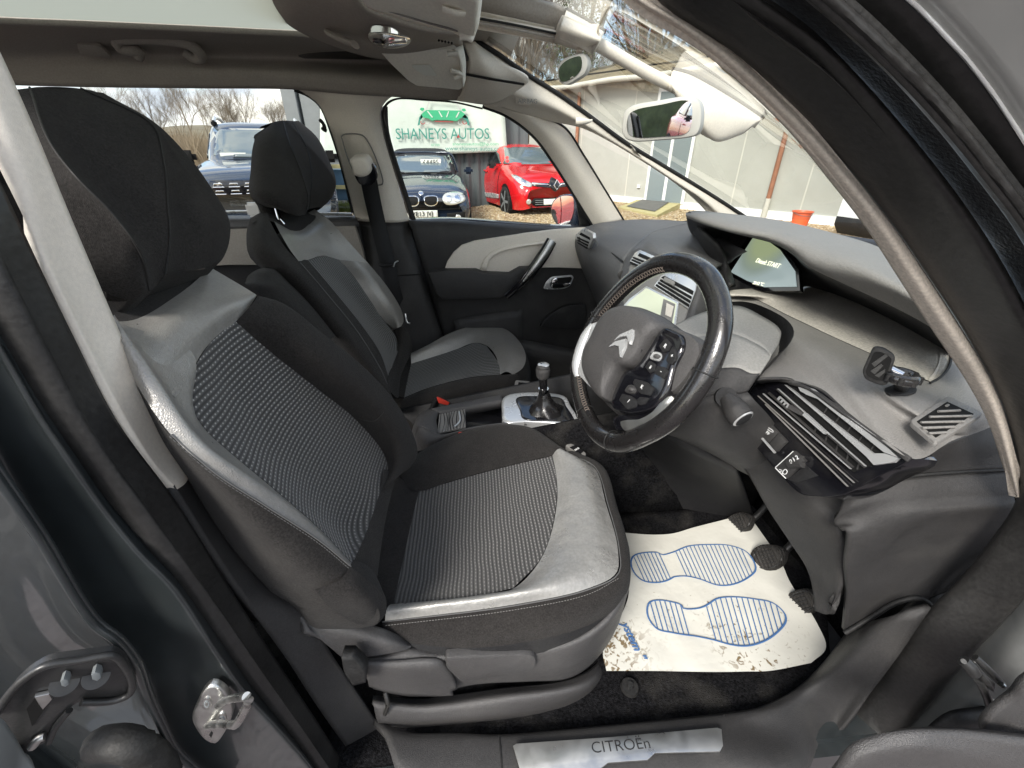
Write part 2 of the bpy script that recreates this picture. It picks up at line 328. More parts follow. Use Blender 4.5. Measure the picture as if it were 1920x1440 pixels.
M('soft_top',(.013,.014,.018),.85); M('tyre',(.02,.02,.02),.8); M('alloy_dark',(.03,.03,.032),.35,metal=.6); M('car_glass',(.015,.02,.022),.04,spec=1.0,coat=1.0,crough=.0); M('lamp_glass',(.62,.64,.62),.12,metal=.55,coat=1); M('plate_white',(.74,.76,.70),.5); M('plate_black',(.008,.008,.008),.8,spec=.2)
# =================================================================== THE CAR WE LOOK INTO
CAR=empty('car',(.1,1.06,0),label='dark grey people carrier with its front door open, black and silver seats inside',cat='car')
def sub(name,parent,loc): return empty(name,loc,parent)
BN=-PL['SB'][1]                     # rearwards, square to the backrest
# ------------------------------------------------------------------ near front seat
S1=sub('front_seat',CAR,(0.1,.64,.35)); S1['label']="driver's seat with silver leather yoke, dotted grey cloth and black bolsters, nearest to the open door"
L0=[(180,680,'SB-.06'),(300,860,'SB-.05'),(420,1010,'SB-.04'),(540,1120,'SB-.03'),(640,1166,'SB+.0'),(700,1172,'SB+.02')]
L05=[(190,640,'SB+.01'),(310,828,'SB+.02'),(420,940,'SB+.03'),(540,1050,'SB+.035'),(640,1110,'SB+.045'),(712,1150,'SB+.05')]
L1=[(190,610,'SB+.04'),(320,815,'SB+.055'),(400,885,'SB+.06'),(500,950,'SB+.062'),(600,1015,'SB+.065'),(657,1062,'SB+.065')]
L1m=[(215,590,'SB+.045'),(310,740,'SB+.062'),(375,830,'SB+.068'),(460,890,'SB+.07'),(560,960,'SB+.065'),(658,1058,'SB+.063')]
L2=[(432,606,'SB+.026'),(385,655,'SB+.03'),(362,705,'SB+.034'),(362,765,'SB+.036'),(385,805,'SB+.037'),(425,842,'SB+.038'),(500,905,'SB+.04'),(600,992,'SB+.045'),(660,1056,'SB+.06')]
L3=[(442,603,'SB+.026'),(505,658,'SB+.022'),(600,733,'SB+.020'),(665,785,'SB+.020'),(718,848,'SB+.020'),(728,880,'SB+.022'),(712,925,'SB+.03'),(690,990,'SB+.04'),(664,1054,'SB+.06')]
L4=[(481,553,'SB+.040'),(530,568,'SB+.055'),(600,622,'SB+.06'),(680,688,'SB+.065'),(735,748,'SB+.065'),(766,800,'SB+.06'),(782,850,'SB+.05'),(770,876,'SB+.04'),(746,892,'SB+.03')]
# the side cover, wrapping round to the back shell
L0b=back(L0,BN*.09+np.array([0,.02,0]))
loft('side_bolster',[L0b,L0,L05,[(p[0]-1,p[1]+1,p[2]) for p in L1]],'fabric',S1,nu=40,nv=26)
loft('bolster_end',[[(655,1061,'SB+.066'),(690,1088,'SB+.07'),(722,1118,'SB+.06'),(724,1150,'SB+.03')],[(640,1085,'SB+.06'),(660,1105,'SB+.065'),(695,1130,'SB+.062'),(712,1166,'SB+.03')],[(590,1105,'SB+.04'),(620,1140,'SB+.03'),(660,1166,'SB+.02'),(700,1174,'SB+.01')]],'fabric',S1,nu=16,nv=12)
loft('bolster_end_inner',[[(655,1061,'SB+.064'),(690,1088,'SB+.07'),(722,1118,'SB+.06'),(726,1150,'SB+.03')],[(663,1050,'SB+.06'),(690,1060,'SB+.05'),(708,1085,'SB+.03'),(722,1120,'SB+.01')]],'fabric',S1,nu=16,nv=8)
loft('leather_yoke',[L1,L1m,[(200,606,'SB+.03'),(290,690,'SB+.045'),(345,775,'SB+.05'),(410,846,'SB+.052'),(500,912,'SB+.053'),(600,996,'SB+.053'),(660,1058,'SB+.061')],[(200,598,'SB+.02'),(360,660,'SB+.036'),(361,765,'SB+.037'),(385,806,'SB+.038'),(425,843,'SB+.039'),(500,906,'SB+.041'),(600,993,'SB+.046'),(660,1057,'SB+.06')]],'leather',S1,nu=50,nv=26)
loft('leather_yoke',[[(196,603,'SB+.01'),(250,600,'SB+.01'),(330,555,'SB+.005'),(372,522,'SB+.0'),(392,500,'SB-.01')],[(215,640,'SB+.03'),(275,628,'SB+.03'),(350,585,'SB+.03'),(395,548,'SB+.02'),(430,522,'SB+.01')],[(250,690,'SB+.04'),(310,660,'SB+.04'),(370,620,'SB+.035'),(430,575,'SB+.035'),(481,553,'SB+.04')],[(330,745,'SB+.05'),(355,712,'SB+.036'),(372,672,'SB+.031'),(402,634,'SB+.028'),(442,603,'SB+.027'),(458,588,'SB+.032'),(482,554,'SB+.04')]],'leather',S1,nu=40,nv=30)
loft('leather_yoke',[[(392,500,'SB-.01'),(430,522,'SB+.01'),(481,553,'SB+.04')],back([(392,500,'SB-.01'),(430,522,'SB+.01'),(481,553,'SB+.04')],BN*.1)],'leather',S1,nu=20,nv=6)
loft('dotted_panel',[L2,[(437,604,'SB+.026'),(440,720,'SB+.016'),(500,800,'SB+.012'),(590,900,'SB+.010'),(640,980,'SB+.016'),(662,1055,'SB+.06')],L3],'cloth_back',S1,nu=60,nv=30,uvp=((0,1,0),(-.40,0,.916)))
loft('inner_bolster',[[(p[0],p[1],p[2]) for p in L3[:7]],[(462,582,'SB+.04'),(540,625,'SB+.06'),(620,690,'SB+.07'),(690,750,'SB+.073'),(740,810,'SB+.07'),(752,862,'SB+.055'),(735,905,'SB+.035')],L4,back(L4,BN*.11)],'fabric',S1,nu=44,nv=30)
loft('lower_backrest',[[(712,925,'SB+.031'),(690,990,'SB+.041'),(662,1056,'SB+.062')],[(742,892,'SB+.02'),(722,980,'SB+.012'),(706,1092,'SB+.012')]],'fabric',S1,nu=20,nv=6)
loft('lower_backrest',[[(720,880,'SB+.03'),(712,925,'SB+.031')],[(750,885,'SB+.02'),(742,895,'SB+.019')]],'fabric',S1,nu=6,nv=4)
# closed shell behind the backrest
loft('back_shell',[back(L0,BN*.09+np.array([0,.02,0])),back(L2,BN*.20),back(L4,BN*.11)],'plastic_black',S1,nu=30)
# headrest: three pads in black cloth
HB=BN*.10
h0=[(-20,170,'SB-.02'),(10,300,'SB+.02'),(60,400,'SB+.03'),(130,490,'SB+.03'),(205,552,'SB+.02'),(240,562,'SB+.02')]
h1=[(30,168,'SB+.02'),(75,275,'SB+.05'),(130,345,'SB+.065'),(195,410,'SB+.07'),(245,480,'SB+.065'),(272,545,'SB+.04')]
h1b=[(55,165,'SB+.03'),(95,272,'SB+.06'),(148,340,'SB+.075'),(210,402,'SB+.08'),(262,475,'SB+.07'),(279,546,'SB+.035')]
h1c=[(72,163,'SB+.03'),(125,270,'SB+.045'),(180,350,'SB+.05'),(235,420,'SB+.05'),(278,485,'SB+.05'),(290,540,'SB+.03')]
h2=[(150,166,'SB+.03'),(280,230,'SB+.055'),(306,300,'SB+.06'),(314,380,'SB+.06'),(318,450,'SB+.055'),(310,515,'SB+.04')]
h2b=[(165,168,'SB+.03'),(296,236,'SB+.05'),(322,300,'SB+.05'),(330,380,'SB+.05'),(332,450,'SB+.045'),(326,512,'SB+.03')]
h3=[(195,178,'SB+.02'),(290,232,'SB+.02'),(355,300,'SB+.03'),(404,368,'SB+.04'),(428,412,'SB+.04'),(430,452,'SB+.04'),(414,490,'SB+.03'),(384,504,'SB+.02')]
HR=loft('headrest',[h0,h1,h1b],'fabric',S1,nu=40,nv=20)
loft('headrest_pad',[h1b,h1c,h2],'fabric',S1,nu=40,nv=20)
loft('headrest_pad',[h2,h2b,[(180,172,'SB+.03'),(320,275,'SB+.045'),(362,350,'SB+.055'),(385,410,'SB+.06'),(382,460,'SB+.05'),(355,508,'SB+.03')],h3,back(h3,HB)],'fabric',S1,nu=44,nv=30)
loft('headrest_back',[back(h0,HB*1.3),back(h2,HB*1.6),back(h3,HB)],'fabric',S1,nu=30)
top=[h0[0],h1[0],h1c[0],h2[0],h3[0],h3[1]]
loft('headrest_top',[top,back(top,HB*.6+np.array([0,0,.012])),back(top,HB*1.35)],'fabric',S1,nu=20)
bot=[h0[-1],h1[-1],h1c[-1],h2[-1],h3[-1],h3[-2]]
loft('headrest_base',[bot,back(bot,HB*.5-np.array([0,0,.012])),back(bot,HB)],'fabric',S1,nu=20)
tube('headrest_post',[(316,505,'SB-.01'),(314,535,'SB-.015')],.006,'chrome',S1,n=6)
tube('headrest_post',[(186,540,'SB-.03'),(190,592,'SB-.03')],.006,'chrome',S1,n=6)
loft('post_collar',[[(280,528,'SB+.004'),(300,520,'SB+.008'),(325,518,'SB+.008')],[(284,534,'SB+.004'),(302,532,'SB+.006'),(327,527,'SB+.004')]],'rubber',S1,nu=8,nv=4,thick=.01)
loft('neck_cloth',[[(160,560,'SB-.01'),(240,565,'SB-.01'),(300,530,'SB-.02'),(400,470,'SB-.03')],[(190,605,'SB+.008'),(250,601,'SB+.008'),(330,556,'SB+.004'),(392,501,'SB-.012')]],'fabric',S1,nu=20,nv=8)
# cushion
c_in=[(783,922,'SC'),(840,905,'SC-.004'),(900,888,'SC-.004'),(970,870,'SC+.0'),(1036,855,'SC+.004')]
c_out=[(738,1132,'SC'),(790,1130,'SC'),(850,1123,'SC+.004'),(910,1114,'SC+.008'),(962,1103,'SC+.012')]
c_mid=[(745,1040,'SC-.012'),(850,1020,'SC-.012'),(940,1000,'SC-.006'),(1032,985,'SC+.004')]
loft('dotted_panel',[c_in,[(772,975,'SC-.010'),(850,955,'SC-.012'),(940,932,'SC-.008'),(1044,905,'SC+.006')],[(760,1030,'SC-.012'),(850,1010,'SC-.014'),(940,990,'SC-.008'),(1040,965,'SC+.006')],[(748,1085,'SC-.008'),(850,1070,'SC-.008'),(930,1058,'SC-.002'),(1015,1045,'SC+.008')],c_out],'cloth_seat',S1,nu=40,nv=30,uvp=((0,1,0),(1,0,0)))
loft('cushion_rear',[[(742,890,'SC-.01'),(722,980,'SC-.02'),(706,1090,'SC-.012'),(716,1160,'SC-.01')],[(785,922,'SC+.001'),(772,975,'SC-.009'),(748,1085,'SC-.007'),(734,1162,'SC+.004')]],'fabric',S1,nu=20,nv=6)
sl=[(1036,854,'SC+.005'),(1045,905,'SC+.007'),(1041,965,'SC+.007'),(1016,1045,'SC+.009'),(962,1104,'SC+.013'),(910,1115,'SC+.009'),(850,1124,'SC+.005'),(738,1133,'SC+.001')]
se=[(1056,849,'SC+.0'),(1110,872,'SC-.0'),(1138,950,'SC+.004'),(1158,1030,'SC+.006'),(1156,1074,'SC+.008'),(1100,1104,'SC+.012'),(960,1134,'SC+.014'),(722,1164,'SC+.004')]
def mixl(a,b,t,dz):
    A,B=cr(pts(a),24),cr(pts(b),24); return A*(1-t)+B*t+np.array([0,0,dz])
loft('leather_front',[sl,mixl(sl,se,.35,.014),mixl(sl,se,.7,.016),se],'leather_worn',S1,nu=70,nv=24,disp=.0016,dscale=14)
seA=[(1060,850,'SC-.004'),(1112,873,'SC-.004'),(1140,950,'SC+.0'),(1160,1030,'SC+.002'),(1158,1076,'SC+.004'),(1100,1106,'SC+.008'),(960,1136,'SC+.010'),(716,1166,'SC+.0')]
se2=[(1075,846,'SC-.02'),(1128,872,'SC-.02'),(1156,950,'SC-.014'),(1178,1035,'SC-.012'),(1172,1096,'SC-.014'),(1110,1142,'SC-.006'),(960,1178,'SC-.006'),(722,1190,'SC-.012')]
se3=[(1090,850,'SC-.05'),(1132,880,'SC-.05'),(1160,960,'SC-.05'),(1181,1045,'SC-.05'),(1176,1110,'SC-.05'),(1118,1166,'SC-.04'),(980,1205,'SC-.035'),(860,1215,'SC-.035'),(760,1205,'SC-.03')]
loft('cushion_skirt',[seA,mixl(seA,se2,.5,.004),se2,se3],'fabric',S1,nu=80,nv=22,disp=.002,dscale=22)
loft('cushion_underside',[se3,[(1090,870,'SC-.16'),(1120,920,'SC-.16'),(1150,1000,'SC-.16'),(1168,1080,'SC-.16'),(1150,1150,'SC-.12'),(1100,1200,'SC-.09'),(980,1230,'SC-.07'),(860,1240,'SC-.06'),(700,1240,'SC-.06')]],'plastic_black',S1,nu=40,nv=6)
ib=[(745,895,'SC-.01'),(784,850,'SC+.01'),(850,816,'SC+.025'),(918,797,'SC+.03'),(990,800,'SC+.02'),(1035,826,'SC+.008'),(1062,849,'SC-.004')]
loft('inner_bolster',[[(750,897,'SC-.01'),(783,921,'SC+.001'),(840,904,'SC-.003'),(900,887,'SC-.003'),(970,869,'SC+.001'),(1036,854,'SC+.005'),(1058,850,'SC+.003')],mixl([(750,900,'SC-.01'),(783,921,'SC+.001'),(840,904,'SC-.003'),(900,887,'SC-.003'),(970,869,'SC+.001'),(1036,854,'SC+.005'),(1058,850,'SC+.003')],ib,.6,.012),ib,back(ib,(0,.03,-.05)),back(ib,(0,.02,-.18))],'fabric',S1,nu=44,nv=34)
for nm,Lx,mt_ in (('seam',L1[1:],'stitch_dark'),('seam',seA,'stitch_dark'),('seam',[(p[0],p[1],p[2]) for p in L4[4:5]]+[(700,790,'SB+.072'),(672,786,'SB+.03')],'fabric'),('seam',h2,'rubber'),('seam',h1b,'rubber')):
    tube3(nm,pts(Lx)+np.array([.001,-.0005,.0006]),.0011,mt_,S1,n=60,seg=5)
def stitches(Lx,parent,off,mt='stitch',step=.006,ln=.0035,r=.0005):
    C_=cr(pts(Lx)+np.array(off),600); s=np.r_[0,np.cumsum(np.linalg.norm(np.diff(C_,axis=0),axis=1))]; V=[];F=[]
    k=0.0
    while k+ln<s[-1]:
        a=np.array([np.interp(k,s,C_[:,i]) for i in range(3)]); b=np.array([np.interp(k+ln,s,C_[:,i]) for i in range(3)])
        t=n_(b-a); u=n_(np.cross(t,(0.2,.3,1))); w=np.cross(u,t); j=len(V)
        for q in (a,b):
            for sx_,sy in ((1,0),(0,1),(-1,0),(0,-1)): V.append(q+r*(sx_*u+sy*w))
        F+=[(j+i,j+(i+1)%4,j+4+(i+1)%4,j+4+i) for i in range(4)]+[(j+3,j+2,j+1,j),(j+4,j+5,j+6,j+7)]; k+=step
    return mesh('stitching',V,F,mt,parent,smooth=False)
stitches([(p[0]-4,p[1]+5,p[2]) for p in L1[1:]],S1,(0.002,-.001,.002),'stitch_dark',step=.005,ln=.003)
stitches([(1158,1084,'SC+.002'),(1100,1114,'SC+.006'),(960,1143,'SC+.008'),(722,1172,'SC-.002')],S1,(0,-.003,.003),'plastic_grey',step=.005,ln=.003)
# plastic side trims of the seat
defplane('SS',(700,1300,.40),(1100,1260,.405),(900,1200,.45))
loft('recliner_cover',[[(560,1130,.44),(587,1156,.435),(640,1158,.43),(700,1172,.43),(750,1192,.43),(772,1208,.43)],[(560,1150,.415),(600,1172,.41),(650,1182,.41),(700,1196,.41),(740,1206,.41),(771,1212,.42)],[(580,1180,.40),(620,1215,.40),(650,1236,.40),(690,1232,.40),(740,1224,.405),(768,1217,.415)]],'plastic_soft',S1,nu=26,nv=16,thick=.01)
loft('side_valance',[[(662,1236,.41),(720,1228,.41),(772,1213,.42),(830,1222,.425),(900,1223,.42),(1000,1213,.42),(1080,1186,.435),(1140,1138,.45),(1178,1085,.49),(1182,1050,.56)],
 [(664,1242,.40),(720,1240,.40),(772,1232,.405),(830,1230,.405),(900,1229,.405),(1000,1222,.405),(1080,1200,.41),(1140,1160,.43),(1174,1115,.47),(1182,1085,.55)],
 [(680,1262,.40),(730,1262,.40),(780,1258,.40),(840,1255,.403),(900,1255,.403),(1000,1250,.403),(1060,1248,.405),(1110,1220,.42),(1150,1180,.45),(1172,1130,.52)],
 [(700,1292,.415),(740,1302,.415),(790,1306,.415),(850,1292,.415),(900,1283,.415),(1000,1278,.415),(1060,1274,.415),(1100,1254,.43),(1135,1215,.46),(1160,1170,.53)]],'plastic_soft',S1,nu=50,nv=24,thick=.006)
# a raised rear boss and the height lever
loft('valance_boss',[[(668,1240,.398),(740,1238,.398),(800,1236,.398),(828,1240,.398),(846,1262,.398),(858,1292,.400)],[(680,1248,.394),(740,1246,.392),(790,1246,.392),(815,1250,.392),(830,1268,.394),(846,1298,.398)],[(692,1288,.400),(730,1300,.398),(770,1305,.398),(800,1306,.398),(830,1306,.399),(850,1304,.402)]],'plastic_soft',S1,nu=26,nv=12,thick=.01)
poly3('seat_lever',rnd([W(p,.392) for p in [(834,1234),(985,1228),(1003,1231),(1007,1243),(1002,1256),(985,1263),(885,1279),(862,1279),(836,1254)]],.008),(0,-1,.15),.016,'plastic_grey' if 0 else 'plastic_soft',S1,bev=.005)
loft('rail_cover',[[(700,1304,.44),(790,1310,.44),(850,1302,.44),(950,1288,.44),(1050,1276,.44),(1100,1258,.46),(1126,1235,.50),(1130,1210,.56)],[(700,1318,.41),(790,1326,.41),(850,1322,.41),(950,1308,.41),(1050,1296,.415),(1100,1282,.43),(1129,1258,.47),(1134,1235,.54)],[(705,1345,.40),(790,1348,.40),(850,1346,.40),(950,1336,.40),(1050,1322,.41),(1100,1308,.43),(1130,1285,.465),(1136,1260,.53)],[(712,1362,.405),(790,1366,.405),(850,1362,.405),(950,1352,.405),(1050,1340,.415),(1100,1328,.435),(1130,1305,.47),(1138,1280,.54)]],'plastic_soft',S1,nu=44,nv=20,thick=.006)
loft('buckle_sleeve',[[(640,1232,.37),(662,1232,.37)],[(645,1258,.365),(684,1258,.365)],[(662,1286,.37),(686,1280,.37)]],'rubber',S1,nu=8,nv=10,thick=.02)
tube('rail_cable',[(722,1298,.41),(727,1318,.40),(722,1338,.40)],.004,'rubber_fat',S1,n=10)
# ------------------------------------------------------------------ far front seat
S2=sub('front_seat',CAR,(0,1.48,.35)); S2['label']='passenger seat beyond the centre console, with silver leather down its far bolster'
f_l=[(470,408,'FB-.08'),(462,440,'FB-.08'),(470,485,'FB-.08'),(512,520,'FB-.07'),(570,585,'FB-.06'),(640,670,'FB-.06'),(706,745,'FB-.06'),(740,780,'FB-.05')]
f_s1=[(500,398,'FB+.0'),(515,432,'FB+.03'),(538,468,'FB+.045'),(562,492,'FB+.06'),(620,560,'FB+.06'),(672,625,'FB+.06'),(712,690,'FB+.055'),(726,720,'FB+.05')]
f_d1=[(516,416,'FB+.01'),(530,440,'FB+.02'),(546,468,'FB+.03'),(578,488,'FB+.03'),(632,552,'FB+.02'),(680,612,'FB+.02'),(712,660,'FB+.02'),(728,705,'FB+.03')]
f_d2=[(595,402,'FB+.0'),(618,440,'FB+.02'),(636,487,'FB+.02'),(665,522,'FB+.02'),(692,562,'FB+.02'),(718,600,'FB+.02'),(745,638,'FB+.02'),(734,690,'FB+.03')]
f_r=[(590,392,'FB+.0'),(620,415,'FB+.03'),(648,447,'FB+.05'),(690,493,'FB+.065'),(728,540,'FB+.07'),(752,580,'FB+.07'),(756,600,'FB+.065'),(752,612,'FB+.06')]
loft('side_bolster',[f_l,[(480,408,'FB-.01'),(474,440,'FB+.01'),(486,482,'FB+.02'),(525,514,'FB+.03'),(585,575,'FB+.04'),(652,658,'FB+.045'),(710,730,'FB+.045'),(740,762,'FB+.04')],[(495,402,'FB+.0'),(490,440,'FB+.03'),(508,480,'FB+.045'),(545,508,'FB+.06'),(605,570,'FB+.065'),(665,650,'FB+.065'),(712,715,'FB+.06'),(736,745,'FB+.05')],f_s1],'fabric',S2,nu=40,nv=26)
loft('side_bolster',[f_s1[3:],mixl(f_s1[3:],f_d1[3:],.5,.004),f_d1[3:]],'fabric',S2,nu=30,nv=8)
loft('ribbed_panel',[f_d1[3:],[(606,480,'FB+.03'),(650,540,'FB+.008'),(690,595,'FB+.006'),(722,645,'FB+.012'),(730,698,'FB+.03')],f_d2[2:]],'cloth_far',S2,nu=40,nv=16)
loft('leather_yoke',[[(514,415,'FB+.01'),(552,433,'FB+.005'),(580,420,'FB+.0'),(592,408,'FB-.002'),(590,392,'FB-.005')],[(527,440,'FB+.03'),(555,450,'FB+.022'),(590,440,'FB+.02'),(612,425,'FB+.02'),(620,415,'FB+.03')],[(545,470,'FB+.045'),(562,472,'FB+.03'),(600,462,'FB+.02'),(630,450,'FB+.03'),(648,447,'FB+.05')],[(560,490,'FB+.055'),(578,487,'FB+.031'),(606,479,'FB+.031'),(636,487,'FB+.022'),(690,493,'FB+.065')]],'leather',S2,nu=30,nv=20)
loft('leather_strip',[[(636,487,'FB+.021'),(665,521,'FB+.021'),(692,561,'FB+.021'),(718,599,'FB+.021'),(739,617,'FB+.025')],[(668,490,'FB+.055'),(700,530,'FB+.06'),(728,572,'FB+.065'),(744,600,'FB+.06'),(746,614,'FB+.05')],[(690,493,'FB+.065'),(728,540,'FB+.07'),(752,580,'FB+.07'),(757,600,'FB+.065'),(752,612,'FB+.06')]],'leather',S2,nu=30,nv=14)
loft('yoke_edge',[f_r,back(f_r,BN*.12)],'leather',S2,nu=24,nv=4)
lo=[(739,617,'FB+.03'),(753,612,'FB+.06'),(766,625,'FB+.06'),(774,655,'FB+.05')]
loft('lower_bolster',[lo,[(745,640,'FB+.022'),(752,645,'FB+.04'),(760,655,'FB+.04'),(768,668,'FB+.03')],[(730,700,'FB+.03'),(738,712,'FB+.02'),(745,716,'FB+.01'),(752,705,'FB+.0')],[(726,722,'FB+.05'),(733,735,'FB+.03'),(742,745,'FB+.02'),(748,745,'FB+.0')]],'fabric',S2,nu=16,nv=18)
loft('lower_bolster',[lo,back(lo,BN*.12)],'fabric',S2,nu=12,nv=4)
loft('shoulder_cloth',[[(468,410,'FB-.06'),(490,398,'FB-.05'),(520,392,'FB-.05'),(590,388,'FB-.04')],[(470,420,'FB+.0'),(490,412,'FB+.0'),(516,417,'FB+.01'),(552,434,'FB+.006'),(580,421,'FB+.001'),(592,408,'FB-.001')]],'fabric',S2,nu=24,nv=8)
loft('back_shell',[f_l,back(f_d2,BN*.16),back(f_r,BN*.12)],'plastic_black',S2,nu=20)
g0=[(506,234,'FB-.06'),(478,262,'FB-.07'),(470,320,'FB-.07'),(472,372,'FB-.06'),(494,388,'FB-.05')]
g1=[(515,228,'FB+.02'),(510,270,'FB+.05'),(518,330,'FB+.06'),(530,380,'FB+.06'),(552,404,'FB+.05')]
g2=[(530,226,'FB+.02'),(545,275,'FB+.07'),(566,330,'FB+.09'),(577,375,'FB+.09'),(572,403,'FB+.06')]
g2b=[(548,227,'FB+.02'),(575,280,'FB+.04'),(584,330,'FB+.05'),(582,365,'FB+.05'),(580,392,'FB+.03')]
g3=[(560,229,'FB+.01'),(592,258,'FB+.02'),(614,298,'FB+.03'),(628,336,'FB+.03'),(624,368,'FB+.03'),(602,391,'FB+.02')]
loft('headrest',[g0,[(510,230,'FB+.0'),(490,264,'FB+.02'),(488,325,'FB+.03'),(494,375,'FB+.03'),(520,392,'FB+.02')],g1,g2],'fabric',S2,nu=30,nv=26)
loft('headrest_pad',[g2,g2b,g3,back(g3,HB)],'fabric',S2,nu=30,nv=22)
gt=[g0[0],g1[0],g2[0],g2b[0],g3[0]]
loft('headrest_top',[gt,back(gt,HB*.45+np.array([0,0,.006])),g3[:1]+[g0[0]]],'fabric',S2,nu=14); 
gb=[g0[-1],g1[-1],g2[-1],g2b[-1],g3[-1]]
loft('headrest_base',[gb,[gb[0],(520,392,'FB-.04'),(545,394,'FB-.05'),(570,392,'FB-.05'),(598,388,'FB-.05')]],'fabric',S2,nu=14)
loft('headrest_back',[g0,back(g2,HB*1.2),back(g3,HB)],'fabric',S2,nu=14)
tube('headrest_post',[(516,380,'FB+.01'),(525,415,'FB+.0')],.006,'chrome',S2,n=6)
tube('headrest_post',[(556,390,'FB-.03'),(560,412,'FB-.03')],.006,'chrome',S2,n=6)
tube('post_collar',[(522,410,'FB+.0'),(530,420,'FB+.0')],.014,'chrome',S2,n=4,flat=.5)
# cushion
q1=[(771,682,'FC'),(850,657,'FC-.004'),(888,643,'FC+.0'),(910,647,'FC+.004'),(928,665,'FC+.006'),(938,702,'FC+.0')]
loft('ribbed_panel',[[(758,745,'FC'),(800,728,'FC'),(850,714,'FC'),(890,706,'FC'),(939,702,'FC')],[(764,712,'FC-.006'),(820,694,'FC-.012'),(870,680,'FC-.01'),(905,674,'FC-.004'),(934,680,'FC+.004')],[(771,682,'FC'),(830,663,'FC-.004'),(870,650,'FC-.002'),(890,643,'FC+.0'),(912,648,'FC+.004')]],'cloth_far',S2,nu=30,nv=16)
q2=[(771,662,'FC+.02'),(800,648,'FC+.03'),(850,622,'FC+.04'),(902,609,'FC+.03'),(945,616,'FC+.015'),(972,638,'FC+.0'),(986,668,'FC-.01'),(980,690,'FC-.015'),(962,703,'FC-.012')]
loft('leather_front',[q1,mixl(q1,q2,.5,.012),q2],'leather',S2,nu=44,nv=16)
loft('cushion_skirt',[q2,back(q2,(.02,-.0,-.06)),back(q2,(.01,0,-.2))],'fabric',S2,nu=30,nv=10)
q3=[(758,746,'FC'),(800,729,'FC+.001'),(850,715,'FC+.001'),(890,707,'FC+.001'),(940,703,'FC+.001'),(963,703,'FC-.01')]
q4=[(750,775,'FC-.02'),(800,752,'FC+.0'),(860,733,'FC+.004'),(910,722,'FC+.0'),(950,720,'FC-.01'),(976,712,'FC-.03')]
loft('inner_bolster',[q3,mixl(q3,q4,.5,.014),q4,back(q4,(0,-.01,-.08)),back(q4,(0,.0,-.18))],'fabric',S2,nu=30,nv=22)
loft('cushion_rear',[[(744,742,'FC-.01'),(752,705,'FC-.01'),(770,662,'FC-.01')],[(759,746,'FC+.0'),(765,712,'FC-.006'),(772,681,'FC+.0')]],'fabric',S2,nu=10,nv=4)
ar=[(466,538,'FB+.09'),(500,558,'FB+.1'),(545,590,'FB+.10'),(600,650,'FB+.1')]
loft('armrest',[[(461,528,'FB+.03'),(463,535,'FB+.06'),(500,560,'FB+.06'),(545,600,'FB+.06'),(600,668,'FB+.06')],[(463,520,'FB+.03'),(485,535,'FB+.07'),(515,550,'FB+.07'),(555,585,'FB+.07'),(610,650,'FB+.07')],[(474,510,'FB+.03'),(500,508,'FB+.05'),(530,530,'FB+.06'),(570,568,'FB+.06'),(625,632,'FB+.06')],[(500,500,'FB+.0'),(520,505,'FB+.02'),(545,530,'FB+.02'),(590,575,'FB+.02'),(640,640,'FB+.02')]],'fabric',S2,nu=24,nv=20)
for Lx in (g2,g2b,[(p[0],p[1],p[2]) for p in f_d2[2:]],f_s1[3:]): tube3('seam',pts(Lx)+np.array([.001,-.0005,.0006]),.0012,'stitch_dark' if Lx[0][1]>300 else 'rubber',S2,n=40,seg=5)
tube3('seam',pts([(632,450,'FB+.032'),(640,470,'FB+.026'),(640,487,'FB+.023')]),.0012,'plastic_grey',S2,n=10,seg=5)
# small three-button pods at the cushion fronts
def pod(nm,quad,zz,S,tx):
    defplane(nm,(*quad[0],zz),(*quad[1],zz),(*quad[2],zz))
    q=np.array([hit(x,y,*PL[nm]) for x,y in quad])
    d=poly3('switch_pod',rnd(q,.01),(0,0,1),.03,'plastic_grey',S,bev=.003)
    a,b,c,e=q; m=lambda u,v:(a*(1-u)+b*u)*(1-v)+(e*(1-u)+c*u)*v
    for i in range(3):
        u0=.12+.26*i; poly3('button',[m(u0,.25)+(0,0,.0015),m(u0+.22,.25)+(0,0,.0015),m(u0+.22,.8)+(0,0,.0015),m(u0,.8)+(0,0,.0015)],(0,0,1),.003,'gloss_black',S)
        text('lettering',tx[i],m(u0+.11,.52)+(0,0,.0022),m(1,.5)-m(0,.5),m(.5,0)-m(.5,1),.010,'white_print',S,align='CENTER')
pod('P1',[(1058,834),(1072,830),(1101,850),(1094,858)],'z.60',S1,('A','A','4'))
pod('P2',[(960,748),(966,712),(994,714),(990,752)],'z.60',S2,('4','4','R'))
def pillow(name,L,pl,mt,parent,h=.01,raise_=0.0,curve=48,prof=((1,0),(.985,.45),(.94,.78),(.85,.93),(.6,1.0),(.3,1.02)),base=.01):
    """a crowned pad on a plane"""
    pt,n=PL[pl]; n=np.array(n); n=n if n@(CAMP-np.array(pt))>0 else -n
    P3=np.array([hit(p[0],p[1],pt,n,raise_) for p in L]); P3=cr(P3,curve,closed=True) if curve else P3
    c=P3.mean(0); m=len(P3); V=[p-n*base for p in P3]
    for s,z in prof: V+=[c+(p-c)*s+n*h*z for p in P3]
    k=len(prof)+1; F=[(a*m+i,a*m+(i+1)%m,(a+1)*m+(i+1)%m,(a+1)*m+i) for a in range(k-1) for i in range(m)]+[tuple((k-1)*m+i for i in range(m))]
    bm=bmesh.new(); vs=[bm.verts.new(v) for v in V]; [bm.faces.new([vs[i] for i in f]) for f in F]
    return bmobj(name,bm,mt,parent,smooth=True,sharp=50)
